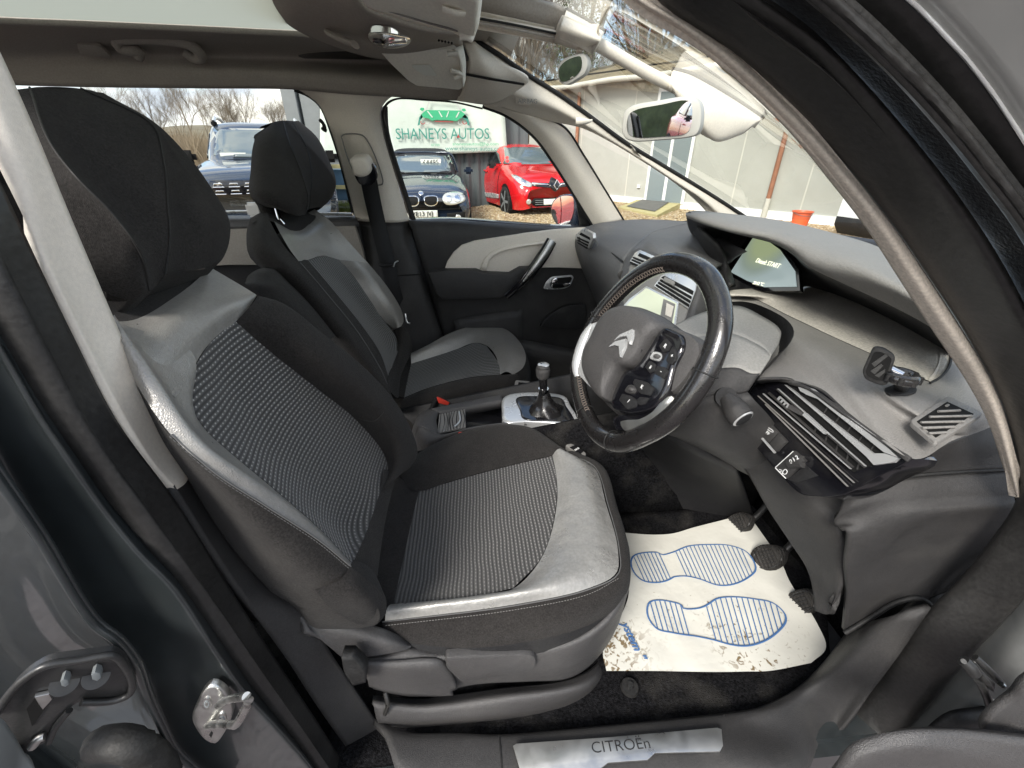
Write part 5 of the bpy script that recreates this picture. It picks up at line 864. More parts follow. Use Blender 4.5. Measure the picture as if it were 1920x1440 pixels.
tube('track_groove',[(873,139,1.47),(920,148,1.485),(982,158,1.525)],.006,'rubber',HD,n=12,seg=6,flat=.5)
# windscreen pillars, far side
AP=sub('windscreen_pillar',CAR,(.6,1.7,1.3)); AP['label']='far windscreen pillar, trimmed in pale beige'
tA=[(885,76,1.55),(930,104,1.57),(985,142,1.60),(1040,176,1.62),(1100,218,1.64),(1168,268,1.66),(1230,306,1.68),(1290,342,1.70),(1345,376,1.71),(1400,412,1.72)]
tA2=[(875,140,1.57),(905,152,1.57),(985,182,1.60),(1040,202,1.62),(1100,236,1.64),(1160,272,1.66),(1215,306,1.67),(1272,344,1.69),(1318,374,1.70),(1370,420,1.71)]
tA3=[(856,189,1.63),(905,193,1.64),(985,215,1.66),(1040,229,1.68),(1090,240,1.69),(1140,264,1.70),(1200,300,1.71),(1255,336,1.72),(1300,372,1.73),(1345,420,1.73)]
loft('pillar_trim',[tA,mixl(tA,tA2,.5,.006),tA2,mixl(tA2,tA3,.5,.0),tA3],'trim_beige',AP,nu=60,nv=24,thick=.01)
tube3('glass_gasket',pts(tA)+A3(.004,0,.004),.007,'rubber',AP,n=60,seg=8)
poly3('airbag_badge',rnd([W(p) for p in [(967,181,1.60),(994,182,1.60),(996,199,1.62),(966,196,1.62)]],.008),(0,-1,0),.004,'trim_beige',AP,bev=.001)
ptext_=text('lettering','AIRBAG',W((971,190,1.598)),A3(1,0,0),A3(0,0,1),.018,'plastic_grey',AP)
tube('pillar_clip',[(1080,228,1.61),(1092,228,1.605),(1106,227,1.61),(1110,225,1.615)],[.012,.011,.007,.003],'trim_beige',AP,n=12,seg=12)
QP=sub('quarter_pillar',CAR,(.4,1.75,1.2))
qL=[(905,200,1.66),(950,218,1.68),(1000,256,1.70),(1040,310,1.74),(1078,370,1.78),(1112,425,1.81)]
qM=[(930,196,1.64),(985,216,1.66),(1030,252,1.68),(1070,305,1.72),(1108,365,1.76),(1140,420,1.79)]
qR=[(960,200,1.66),(1020,220,1.68),(1060,240,1.71),(1095,292,1.75),(1132,352,1.79),(1170,414,1.82)]
loft('pillar_trim',[qL,qM,qR],'trim_beige',QP,nu=40,nv=16,thick=.01)
tube3('glass_gasket',pts(qL),.005,'rubber',QP,n=50,seg=6); tube3('glass_gasket',pts(qR),.004,'rubber',QP,n=50,seg=6)
poly3('mirror_sail',[W(p) for p in [(1080,372,1.84),(1096,374,1.84),(1122,425,1.84),(1088,425,1.84)]],(0,-1,0),.01,'plastic_black',QP)
# glazing
PLN={'far':1.85}
def pane(name,L,mt,par):
    P3=pts(L); bm=bmesh.new(); f=bm.faces.new([bm.verts.new(Vector(p)) for p in P3]); bmesh.ops.triangulate(bm,faces=bm.faces); return bmobj(name,bm,mt,par)
pane('window_glass',[(715,150,1.68),(960,160,1.70),(1130,430,1.84),(768,425,1.84)],'window',FD)
pane('window_glass',[(100,150,1.68),(620,150,1.69),(680,412,1.84),(100,412,1.84)],'window',RD)
pane('window_glass',[(1040,225,1.72),(1380,405,1.76),(1380,430,1.83),(1165,425,1.84)],'window',QP)
WSg=sub('windscreen',CAR,(.7,1.06,1.3))
wf=pts(tA)+A3(.01,.01,.012)
nr=pts([(1040,-190,.55),(1120,-60,.52),(1240,40,.50),(1330,110,.50),(1420,190,.50),(1500,270,.48),(1580,370,.46),(1670,490,.44),(1760,620,.42),(1900,760,.40)])
wc=(cr(wf,30)+cr(nr,30))/2; wc=wc+np.linspace(0,1,30)[:,None]*A3(.34,0,.02)+A3(.03,0,.04)
loft('glass',[wf,wc,nr],'windscreen',WSg,nu=30,nv=16)
tube3('cowl',[A3(1.02,1.72,1.0),A3(1.28,1.06,1.0),A3(.98,.45,1.0)],.06,'plastic_black',WSg,n=20,seg=8)
# centre strip, mirrors
MB=sub('mirror_strut',CAR,(.3,1.06,1.45))
loft('junction_box',[[(1062,19,1.04),(1090,34,1.04),(1134,60,1.04)],[(1052,48,.99),(1085,62,.99),(1124,78,1.0)],[(1038,80,1.04),(1088,94,1.04),(1116,86,1.04)]],'trim_beige',MB,nu=14,nv=12,thick=.03)
tube('box_edge',[(1062,18,1.05),(1090,33,1.05),(1136,60,1.05)],.004,'rubber',MB,n=8,seg=6)
tube('strut_bar',[(1112,78,1.05),(1160,106,1.06),(1212,136,1.065),(1270,165,1.07)],.012,'trim_beige',MB,n=14,seg=12)
loft('strut_foot',[[(1262,130,1.10),(1290,138,1.09),(1330,158,1.08),(1380,188,1.07),(1430,222,1.06)],[(1258,158,1.04),(1290,170,1.02),(1330,190,1.01),(1370,208,1.02),(1425,226,1.04)],[(1266,180,1.04),(1288,205,1.02),(1318,240,1.01),(1345,262,1.02),(1395,250,1.04)],[(1280,215,1.08),(1300,240,1.06),(1315,252,1.06),(1345,264,1.06),(1390,252,1.07)]],'trim_beige',MB,nu=30,nv=24,thick=.02)
tube('foot_edge',[(1260,129,1.10),(1290,136,1.09),(1330,156,1.08),(1380,186,1.07),(1432,222,1.06)],.004,'rubber',MB,n=16,seg=6)
tube('foot_crease',[(1300,166,1.008),(1340,178,1.005),(1356,200,1.005),(1364,250,1.02)],.003,'plastic_grey',MB,n=20,seg=5) if 0 else None
def mirror(par,L,Lg,y,n,mtf,th,rr):
    pt=W((*np.mean(L,0),y)); nm='MR%d'%len(PL); PL[nm]=(tuple(pt),n_(n))
    plate('mirror_shell',L,nm,mtf,par,depth=th,bev=rr,raise_=0,curve=60); plate('mirror_glass',Lg,nm,'mirror',par,depth=.001,raise_=.0015,curve=60)
RM=sub('rear_view_mirror',CAR,(.43,1.0,1.37)); RM['label']='larger interior mirror in the pale frame'
mirror(RM,[(1166,228),(1170,210),(1182,199),(1240,187),(1290,180),(1306,184),(1315,200),(1313,240),(1306,253),(1290,258),(1240,263),(1185,265),(1170,258),(1165,245)],[(1175,232),(1180,214),(1192,206),(1240,196),(1284,188),(1295,192),(1298,205),(1294,240),(1286,250),(1240,256),(1190,257),(1178,250)],.98,(-.56,-.825,-.045),'mirror_case',.035,.006)
tube('mirror_stem',[(1300,215,1.0),(1320,215,1.03)],.012,'trim_beige',RM,n=4)
KM=sub('child_mirror',CAR,(.25,1.06,1.43)); KM['label']='small second mirror below the junction of the roof strut'
mirror(KM,[(1046,125),(1054,112),(1075,103),(1092,100),(1099,106),(1102,122),(1096,138),(1080,150),(1062,159),(1050,155),(1045,142)],[(1048,130),(1056,118),(1074,108),(1088,106),(1091,114),(1090,128),(1080,142),(1062,152),(1052,152),(1048,143)],1.03,(-.48,-.87,-.09),'mirror_case',.025,.004)
tube('mirror_stem',[(1088,90,1.03),(1084,103,1.05)],.006,'trim_beige',KM,n=4)
DM=sub('door_mirror',CAR,(.5,1.95,1.1))
mirror(DM,[(1031,392),(1036,376),(1050,366),(1066,364),(1085,366),(1097,376),(1100,400),(1098,422),(1070,428),(1046,424),(1036,412)],[(1034,394),(1038,379),(1050,369),(1064,367),(1074,370),(1076,385),(1074,402),(1066,418),(1050,420),(1040,412)],1.93,(-.80,-.58,.02),'car_navy',.10,.01)
# ------------------------------------------------------------------ near side of the bodyshell
NB=sub('near_body',CAR,(.1,.35,.8))
b_r=[(-40,20,.46),(0,97,.45),(60,230,.44),(130,400,.43),(200,565,.425),(270,728,.42),(320,838,.42),(356,892,.42)]
b_m=[(-60,100,.43),(-20,190,.42),(45,330,.41),(110,480,.405),(175,625,.40),(245,765,.395),(300,860,.395),(346,908,.40)]
b_l=[(-80,170,.42),(-20,280,.41),(30,378,.40),(90,505,.39),(150,628,.385),(215,755,.38),(285,868,.38),(330,919,.385)]
loft('pillar_trim',[b_r,b_m,b_l],'trim_beige',NB,nu=50,nv=10,thick=.012)
c_r=[(352,890,.425),(400,968,.42),(450,1035,.42),(520,1110,.42),(570,1140,.42),(600,1190,.415),(650,1270,.41),(700,1345,.41),(745,1410,.41),(790,1470,.41)]
c_l=[(326,912,.385),(380,1000,.38),(430,1080,.38),(490,1170,.38),(540,1240,.38),(585,1310,.38),(630,1375,.385),(670,1430,.385),(700,1480,.385)]
loft('lower_trim',[c_r,mixl(c_r,c_l,.5,.008),c_l],'plastic_dark',NB,nu=50,nv=10,thick=.012)
# rubber door seal down the B-pillar
s1=[(-120,120,.41),(-60,230,.40),(0,340,.39),(70,490,.385),(140,635,.38),(220,790,.375),(330,940,.37),(430,1100,.37),(510,1225,.37),(590,1345,.37),(650,1440,.37),(690,1500,.37)]
s0=[(-170,190,.38),(-100,320,.37),(-30,440,.36),(50,590,.355),(130,740,.35),(210,870,.345),(300,990,.34),(390,1110,.34),(480,1240,.34),(560,1355,.34),(610,1430,.34),(650,1500,.34)]
sm=mixl(s1,s0,.5,0)+A3(-.006,-.022,0)
loft('door_seal',[s1,mixl(s1,sm,.6,0)+A3(0,-.008,0),sm,s0],'rubber_fat',NB,nu=70,nv=16,thick=.01)
# painted flanges of the B-pillar
p0=[(-180,200,.385),(-110,330,.375),(-40,450,.365),(40,600,.36),(120,750,.355),(200,880,.35),(290,1000,.345),(380,1120,.345),(470,1250,.345),(550,1365,.345),(600,1440,.345),(640,1510,.345)]
pm=[(-200,300,.355),(-130,430,.345),(-55,560,.335),(15,680,.33),(75,785,.325),(140,880,.32),(200,965,.318),(262,1040,.314),(318,1095,.312),(352,1140,.31),(409,1230,.308),(469,1312,.308),(525,1372,.308),(590,1450,.308),(630,1520,.308)]
pf1=[(-215,340,.352),(-150,470,.342),(-75,590,.332),(-5,715,.328),(58,825,.324),(118,925,.322),(172,1010,.320),(228,1085,.318),(275,1145,.316),(315,1200,.315),(360,1275,.314),(410,1345,.314),(460,1410,.314),(510,1470,.314),(560,1530,.314)]
pf2=[(-230,380,.345),(-170,510,.335),(-105,640,.325),(-45,770,.322),(10,880,.318),(62,975,.314),(106,1050,.312),(150,1125,.308),(192,1180,.306),(235,1220,.304),(275,1280,.302),(305,1345,.302),(335,1400,.302),(380,1450,.302),(430,1520,.302)]
p3=[(-245,420,.325),(-185,560,.315),(-120,690,.308),(-62,800,.302),(-5,880,.298),(40,945,.294),(84,1010,.291),(122,1075,.288),(162,1140,.285),(188,1172,.284),(222,1196,.283),(258,1240,.283),(280,1300,.283),(302,1350,.283),(332,1408,.283),(375,1450,.283),(420,1515,.283)]
p4=[(-270,520,.34),(-210,640,.335),(-150,760,.33),(-95,870,.325),(-40,950,.32),(5,1015,.315),(48,1080,.312),(90,1140,.31),(135,1192,.308),(170,1215,.306),(205,1240,.305),(236,1280,.305),(258,1330,.305),(280,1380,.305),(305,1430,.305),(335,1470,.305),(370,1530,.305)]
p5=[(-300,700,.38),(-260,900,.385),(-200,1050,.39),(-140,1150,.39),(-80,1250,.39),(0,1330,.39),(60,1380,.39),(120,1420,.39),(180,1480,.39),(200,1520,.39),(220,1560,.39),(240,1600,.39)]
loft('painted_pillar',[p0,mixl(p0,pm,.6,.0),pm],'paint',NB,nu=80,nv=16,thick=.004)
loft('painted_pillar',[pm,pf1,pf2,p3],'paint',NB,nu=80,nv=30,thick=.004)
loft('painted_pillar',[p3,p4,p5],'paint',NB,nu=80,nv=24,thick=.004)
tube3('flange_edge',pts(p3)+A3(-.002,-.002,0),.0035,'paint',NB,n=80,seg=8)
glassM('film',(.80,.84,.84),.25)
fm=[[(247,1060,.3195),(252,1075,.3195),(262,1105,.3195)],[(225,1098,.3185),(240,1110,.3195),(262,1135,.3185)],[(207,1140,.311),(228,1155,.314),(258,1175,.315)]]
M('clear_film',(.16,.19,.20),.35,coat=.3)
0 and loft('clear_film',[[(p[0],p[1],p[2]-.009) for p in l] for l in fm],'clear_film',NB,nu=12,nv=10)
# striker
defplane('ST',(375,1330,.293),(455,1310,.300),(410,1370,.290))
SK=sub('door_striker',CAR,tuple(W((410,1330,.29))))
pillow('striker_plate',[(372,1312),(382,1293),(398,1281),(418,1290),(434,1312),(436,1338),(424,1368),(404,1392),(388,1386),(368,1362),(361,1340)],'ST','zinc',SK,h=.003,raise_=.004,base=.006,prof=((1,0),(.97,.7),(.92,1),(.5,1)))
for c0 in ((387,1321),(416,1350)):
    for rr_,mt_,lf in ((10.5,'zinc',.009),(6.5,'steel_grey',.0095),(3.2,'zinc',.0100)):
        plate('striker_bolt',[(c0[0]+rr_*.86*math.cos(t),c0[1]+rr_*1.1*math.sin(t)) for t in np.linspace(0,2*math.pi,20)[:-1]],'ST',mt_,SK,depth=.003,bev=.0006,raise_=lf)
plate('striker_hole',[(392,1378),(396,1372),(399,1376),(396,1384)],'ST','plate_black',SK,depth=.001,raise_=.0075)
tube('striker_loop',[(410,1322,.285),(420,1315,.278),(438,1309,.262),(462,1306,.245)],.0042,'zinc',SK,n=12,seg=12)
tube('striker_loop',[(462,1306,.245),(466,1310,.244),(446,1354,.247),(440,1359,.249)],.0046,'zinc',SK,n=12,seg=12)
tube('striker_loop',[(440,1359,.249),(420,1358,.262),(400,1358,.278),(388,1360,.287)],.0042,'zinc',SK,n=12,seg=12)
# rear door hinge and checker at the left
HG=sub('door_hinge',CAR,tuple(W((100,1290,.28))))
defplane('HP',(22,1310,.236),(210,1270,.262),(60,1400,.236))
HL=[(-10,1345),(22,1297),(49,1271),(86,1249),(150,1240),(210,1231),(232,1247),(247,1280),(240,1302),(210,1312),(152,1315),(130,1330),(104,1362),(92,1390),(40,1418),(-10,1440)]
plate('hinge_leaf',HL,'HP','steel_black',HG,depth=.012,bev=.0025,rd=.006,raise_=0)
def onh(L,r): return [hit(x,y,*PL['HP'],r) for x,y in L]
tube3('hinge_rim',onh([(-12,1345),(22,1296),(49,1270),(86,1248),(150,1238),(210,1229),(232,1246),(248,1280),(241,1303),(212,1314),(152,1317)],.003),.0035,'steel_black',HG,n=70,seg=8)
tube3('hinge_rim',onh([(130,1332),(104,1364),(92,1392)],.002),.003,'steel_black',HG,n=20,seg=8)
for c0,r_ in (((121,1281),16),((180,1269),18)):
    n_h=np.array(PL['HP'][1]); tube3('hinge_washer',[hit(*c0,*PL['HP'],-.002),hit(*c0,*PL['HP'],.002)],.0105,'steel_black',HG,n=3,seg=24)
    poly3('hinge_bolt',[hit(c0[0]+r_*.55*math.cos(t),c0[1]+r_*.5*math.sin(t),*PL['HP'],.0095) for t in np.linspace(.3,.3+2*math.pi,7)[:-1]],n_h,.008,'steel_grey',HG,bev=.0008)
plate('hinge_slot',[(50,1330),(68,1306),(92,1304),(84,1330),(60,1362)],'HP','plate_black',HG,depth=.001,raise_=.001); plate('hinge_tab',[(64,1308),(92,1302),(98,1312),(80,1332),(72,1322)],'HP','zinc',HG,depth=.004,bev=.001,raise_=.005)
tube3('hinge_tab',onh([(60,1400),(74,1384),(84,1380)],.004),.004,'zinc',HG,n=10,seg=8)
tube('door_bumper',[(188,1395,.27),(215,1392,.262),(250,1398,.258),(290,1425,.262),(310,1450,.27)],.018,'rubber',HG,n=16,seg=12)
loft('rear_door_edge',[[(-40,1330,.20),(0,1345,.21),(25,1375,.22),(45,1410,.23),(70,1450,.23)],[(-80,1440,.19),(-20,1450,.20),(10,1460,.21),(30,1470,.22),(50,1490,.22)]],'steel_grey',HG,nu=20,nv=8,thick=.01)
# ------------------------------------------------------------------ near front: textile strip, seal, outer pillar and sill
n0=[(1030,-140,.47),(1100,-60,.46),(1172,0,.455),(1250,50,.45),(1330,108,.445),(1402,170,.44),(1482,250,.43),(1560,345,.42),(1625,430,.412),(1690,530,.405),(1750,622,.40),(1812,715,.395),(1852,790,.39),(1882,880,.387),(1904,934,.385)]
n1=[(1060,-140,.445),(1135,-60,.435),(1200,0,.43),(1275,45,.428),(1355,102,.425),(1430,168,.42),(1508,246,.41),(1588,340,.40),(1652,422,.393),(1718,522,.387),(1780,615,.382),(1838,705,.378),(1872,780,.374),(1896,868,.371),(1909,932,.370)]
n2=[(1085,-140,.455),(1160,-60,.445),(1226,0,.44),(1300,45,.435),(1382,104,.43),(1458,172,.425),(1534,250,.415),(1614,345,.405),(1676,425,.398),(1742,522,.392),(1802,615,.387),(1852,700,.383),(1884,775,.379),(1906,862,.376),(1914,934,.374)]
loft('textile_strip',[n0,n1,n2],'trim_textile',NB,nu=90,nv=12,thick=.01)
z1=[(1090,-140,.45),(1165,-60,.44),(1230,0,.435),(1305,45,.43),(1388,104,.425),(1462,172,.42),(1540,250,.41),(1620,345,.40),(1682,425,.393),(1748,522,.387),(1808,615,.382),(1858,700,.378),(1890,775,.374),(1912,862,.371),(1916,930,.369),(1895,962,.368),(1850,1035,.367),(1792,1102,.366),(1746,1146,.365),(1690,1216,.364),(1622,1310,.363),(1560,1376,.362),(1500,1412,.361),(1420,1442,.36),(1360,1480,.36)]
z3=[(1260,-140,.40),(1340,-60,.39),(1418,0,.385),(1482,45,.38),(1560,108,.375),(1636,186,.37),(1712,276,.362),(1780,362,.355),(1836,440,.35),(1892,540,.345),(1940,640,.34),(1976,740,.337),(1990,840,.335),(1980,930,.334),(1962,990,.333),(1930,1060,.332),(1880,1130,.331),(1830,1190,.33),(1790,1240,.33),(1740,1302,.33),(1690,1360,.33),(1650,1402,.33),(1600,1440,.33),(1540,1480,.33),(1480,1520,.33)]
z2=mixl(z1,z3,.45,0)+A3(0,-.045,0)
Z1,Z3=cr(pts(z1),24),cr(pts(z3),24)
ZC=(Z1-CAMP)*1.045+CAMP+A3(-.006,0,0)
loft('door_seal',[ZC,Z1,Z1*.8+Z3*.2+A3(0,-.026,0),Z1*.5+Z3*.5+A3(0,-.036,0),Z1*.2+Z3*.8+A3(0,-.022,0),Z3],'rubber_fat',NB,nu=110,nv=26,thick=.01)
y1=[(1275,-140,.41),(1355,-60,.40),(1425,0,.395),(1490,45,.39),(1568,108,.385),(1644,186,.38),(1720,276,.372),(1790,362,.365),(1846,440,.36),(1902,540,.355),(1950,640,.35),(1990,740,.345)]
y2=[(1400,-140,.36),(1470,-60,.35),(1545,0,.345),(1612,60,.34),(1700,148,.335),(1775,232,.33),(1846,322,.325),(1905,402,.32),(1960,490,.315),(2010,600,.31),(2060,700,.31),(2100,800,.31)]
y3=[(1420,-140,.34),(1490,-60,.33),(1560,0,.325),(1628,60,.32),(1716,148,.315),(1792,232,.31),(1864,322,.305),(1925,402,.30),(1980,490,.295),(2030,600,.29),(2080,700,.29),(2120,800,.29)]
y4=[(1560,-140,.33),(1630,-60,.32),(1700,0,.315),(1760,60,.31),(1830,140,.305),(1890,225,.30),(1950,320,.295),(2000,400,.29),(2050,500,.29),(2100,600,.29),(2150,700,.29),(2200,800,.29)]
loft('outer_pillar',[y1,mixl(y1,y2,.5,0)+A3(0,.012,0),y2,y3],'rubber',NB,nu=50,nv=20,thick=.006)
loft('outer_pillar',[y3,mixl(y3,y4,.35,0)+A3(0,.015,0),mixl(y3,y4,.8,0)+A3(0,.004,0),y4],'rubber_fat',NB,nu=50,nv=20,thick=.006)
tube3('pillar_bead',pts(y3),.003,'trim_textile' if 0 else 'rubber_fat',NB,n=50,seg=6)
tube3('chrome_bead',pts([(p[0]+4,p[1]-3,p[2]-.004) for p in y4]),.0013,'satin_silver',NB,n=50,seg=6)
M('sky_grey_glass',(.33,.33,.32),.28,spec=.8,coat=.6,crough=.15,var=.06,vscale=3)  # grey base stands in for sky mirrored in the outer glass
gl1=[(p[0]+6,p[1]-4,p[2]-.004) for p in y4]; loft('outer_glass',[gl1,[(p[0]+260,p[1]-160,p[2]-.05) for p in gl1]],'sky_grey_glass',NB,nu=30,nv=6,thick=.004)
# sill tread with its aluminium plate, and the curved scuff trim
TR=sub('door_sill',CAR,(.2,.33,.38))
loft('sill_trim',[[(700,1345,'z.36'),(760,1372,'z.365'),(850,1374,'z.365'),(940,1377,'z.365'),(1150,1358,'z.365'),(1360,1336,'z.365'),(1420,1326,'z.365'),(1490,1292,'z.365'),(1545,1240,'z.37'),(1584,1188,'z.38')],
 [(720,1375,'z.375'),(780,1392,'z.374'),(860,1390,'z.374'),(940,1388,'z.374'),(1150,1370,'z.374'),(1360,1350,'z.374'),(1430,1338,'z.376'),(1520,1298,'z.380'),(1590,1236,.378),(1650,1160,.39)],
 [(740,1440,'z.374'),(800,1470,'z.372'),(870,1474,'z.371'),(945,1474,'z.371'),(1150,1472,'z.371'),(1370,1470,'z.371'),(1470,1450,'z.375'),(1550,1355,.35),(1630,1260,.355),(1700,1150,.37)],
 [(770,1540,'z.33'),(820,1550,'z.33'),(880,1550,'z.33'),(950,1550,'z.33'),(1150,1550,'z.33'),(1370,1530,'z.33'),(1480,1470,.33),(1570,1375,.335),(1670,1250,.345),(1746,1140,.365)]],'plastic_dark',TR,nu=60,nv=24,thick=.01)
tube('sill_joint',[(936,1379,'z.371'),(938,1400,'z.376'),(943,1465,'z.374')],.0018,'rubber',TR,n=8,seg=5); tube('sill_joint',[(1358,1340,'z.370'),(1376,1390,'z.376'),(1392,1450,'z.374')],.0018,'rubber',TR,n=8,seg=5)
defplane('TP',(965,1396,'z.386'),(1354,1366,'z.386'),(1150,1440,'z.385'))
plate('tread_plate',[(962,1398),(968,1394),(1140,1382),(1345,1364),(1353,1367),(1356,1398),(1350,1409),(1255,1411),(1228,1412),(1214,1425),(1180,1427),(1140,1430),(1130,1438),(1110,1450),(985,1456),(974,1440)],'TP','brushed',TR,depth=.004,bev=.0008,raise_=.004)
ptext('lettering','CITRO\u00cb\u006e',(1108,1403),(1224,1393),'TP',.0225,'plastic_black',TR,lift=.0048,sx=1.18,off=-.0002)
# painted panel ahead of the opening with the door check
pf=[[(p[0]-4,p[1],p[2]) for p in z3[11:]]]
ff0=z3[10:]; ff0=[(p[0]-6,p[1],p[2]+.004) for p in ff0]
ff1=[(2060,620,.30),(2080,740,.295),(2080,860,.29),(2060,960,.288),(2030,1040,.286),(1990,1110,.285),(1945,1175,.285),(1900,1235,.284),(1860,1290,.284),(1800,1345,.284),(1740,1400,.284),(1690,1450,.284),(1640,1490,.284),(1600,1520,.284),(1560,1560,.284)]
ff2=[(2260,620,.28),(2280,740,.275),(2280,860,.27),(2260,960,.265),(2230,1040,.26),(2190,1110,.255),(2145,1175,.25),(2100,1235,.25),(2060,1290,.25),(2000,1345,.25),(1940,1400,.25),(1890,1450,.25),(1840,1490,.25),(1800,1520,.25),(1760,1560,.25)]
M('paint_dusty',(.19,.195,.19),.5,metal=.35,coat=.35,crough=.25,var=.25,vscale=9,rvar=.12,bump=[('n',8,.006)])
loft('front_panel',[ff0,mixl(ff0,ff1,.5,.0)+A3(0,.008,0),ff1,ff2],'paint_dusty',NB,nu=60,nv=26,thick=.004)
loft('panel_shade_strip',[[(1700,1440,.27),(1740,1380,.27),(1790,1345,.27),(1850,1335,.27),(1870,1330,.27)],[(1690,1445,.262),(1750,1400,.262),(1800,1372,.262),(1850,1360,.262),(1880,1350,.262)],[(1700,1450,.28),(1760,1430,.28),(1810,1400,.28),(1860,1380,.28),(1880,1370,.28)]],'plastic_black',NB,nu=20,nv=8,thick=.01)  # black strip put in for the shade at the foot of the panel
CK=sub('door_check',CAR,tuple(W((1840,1260,.26))))
tube('check_bracket',[(1806,1238,.262),(1818,1250,.256),(1826,1262,.252)],.0075,'steel_black',CK,n=8,seg=12)
tube('check_bracket',[(1828,1232,.266),(1850,1252,.256),(1872,1276,.252),(1880,1284,.252)],.0045,'steel_black',CK,n=10,seg=10)
loft('check_arm',[[(1828,1240,.258),(1846,1262,.25),(1866,1282,.246)],[(1836,1262,.250),(1852,1276,.244),(1864,1298,.244)]],'steel_black',CK,nu=12,nv=6,thick=.008)
tube('check_arm',[(1834,1275,.25),(1848,1300,.245),(1858,1332,.24)],.005,'steel_black',CK,n=8,seg=8); tube('check_rivet',[(1807,1240,.256),(1807,1240,.254)],.003,'steel_black',CK,n=3,seg=12)
tube('check_rivet',[(1876,1282,.246),(1880,1286,.244)],.004,'zinc',CK,n=3,seg=12); tube('check_rivet',[(1856,1312,.243),(1874,1318,.243)],.003,'zinc',CK,n=3,seg=8)
# edge of the opened driver's door
OD=sub('front_door',CAR,(.9,.1,.6)); OD['label']="opened driver's door, only its black lower edge in the corner"
loft('door_trim',[[(1540,1470,.20),(1566,1430,.205),(1600,1392,.21),(1650,1376,.21),(1720,1370,.205),(1800,1374,.20),(1920,1390,.19),(2050,1410,.18)],[(1550,1490,.19),(1580,1445,.195),(1620,1412,.198),(1680,1402,.196),(1740,1400,.192),(1820,1412,.187),(1920,1440,.178),(2050,1470,.17)],[(1570,1520,.19),(1600,1480,.19),(1650,1450,.19),(1700,1445,.19),(1760,1450,.188),(1830,1470,.183),(1920,1500,.175),(2050,1540,.17)]],'plastic_soft',OD,nu=50,nv=16,thick=.01)
loft('door_panel',[[(1838,1375,.215),(1860,1345,.218),(1900,1310,.22),(1925,1282,.22),(2000,1240,.22)],[(1850,1380,.21),(1880,1372,.212),(1905,1350,.214),(1925,1332,.214),(2000,1290,.21)],[(1870,1390,.20),(1900,1390,.20),(1925,1390,.20),(1960,1390,.2),(2050,1380,.20)]],'plastic_soft',OD,nu=20,nv=10,thick=.01)
# outer bodyshell so the car is closed from a step aside
SHl=sub('bodyshell',CAR,(0,1.06,.9))
loft('roof_skin',[G4*A3(1,0,1)+A3(0,1.66,-.02),G4*A3(1,0,1)+A3(0,1.52,.045)],'paint',SHl,nu=20,nv=5,thick=.01)
box('sill_outer',(.2,.345,.20),(2.2,.08,.22),'paint',SHl,bev=.02,local=False)
loft('sill_filler',[[(1380,1380,.42),(1500,1330,.42),(1620,1230,.42),(1760,1090,.42)],[(1380,1600,.40),(1560,1560,.40),(1740,1400,.40),(1900,1200,.40)]],'plastic_black',SHl,nu=14,nv=6,thick=.01)
box('floor_pan',(-.1,1.06,.27),(2.6,1.45,.06),'steel_black',SHl,local=False)
box('rear_wall',(-1.95,1.06,.7),(.04,1.4,.8),'plastic_black',SHl,local=False); box('rear_shelf',(-1.6,1.06,.95),(.7,1.4,.03),'plastic_black',SHl,local=False)
box('outer_door_skin',(-.1,1.90,.62),(3.4,.05,.72),'paint',SHl,bev=.02,local=False); box('rear_quarter',(-1.35,.40,.62),(1.2,.05,.72),'paint',SHl,bev=.02,local=False)
box('scuttle',(1.5,1.06,.75),(.9,1.5,.4),'paint',SHl,bev=.08,local=False)
for x_,nm in ((1.55,'wheel'),(-1.25,'wheel')):
    for y_ in (.42,1.72):
        w_=empty(nm,(x_,y_,.32),CAR); R_=Matrix.Translation((0,0,0))@Matrix.Rotation(math.pi/2,4,'X')
        bm=bmesh.new(); bmesh.ops.create_cone(bm,cap_ends=True,segments=40,radius1=.32,radius2=.32,depth=.2,matrix=R_); bmesh.ops.bevel(bm,geom=[e for e in bm.edges if e.calc_face_angle(0)>1],offset=.03,segments=3,affect='EDGES')
        bmobj('tyre',bm,'tyre',w_,smooth=True,local=True)
        bm=bmesh.new(); bmesh.ops.create_cone(bm,cap_ends=True,segments=32,radius1=.2,radius2=.2,depth=.215,matrix=R_); bmobj('rim',bm,'alloy_dark',w_,smooth=True,local=True)
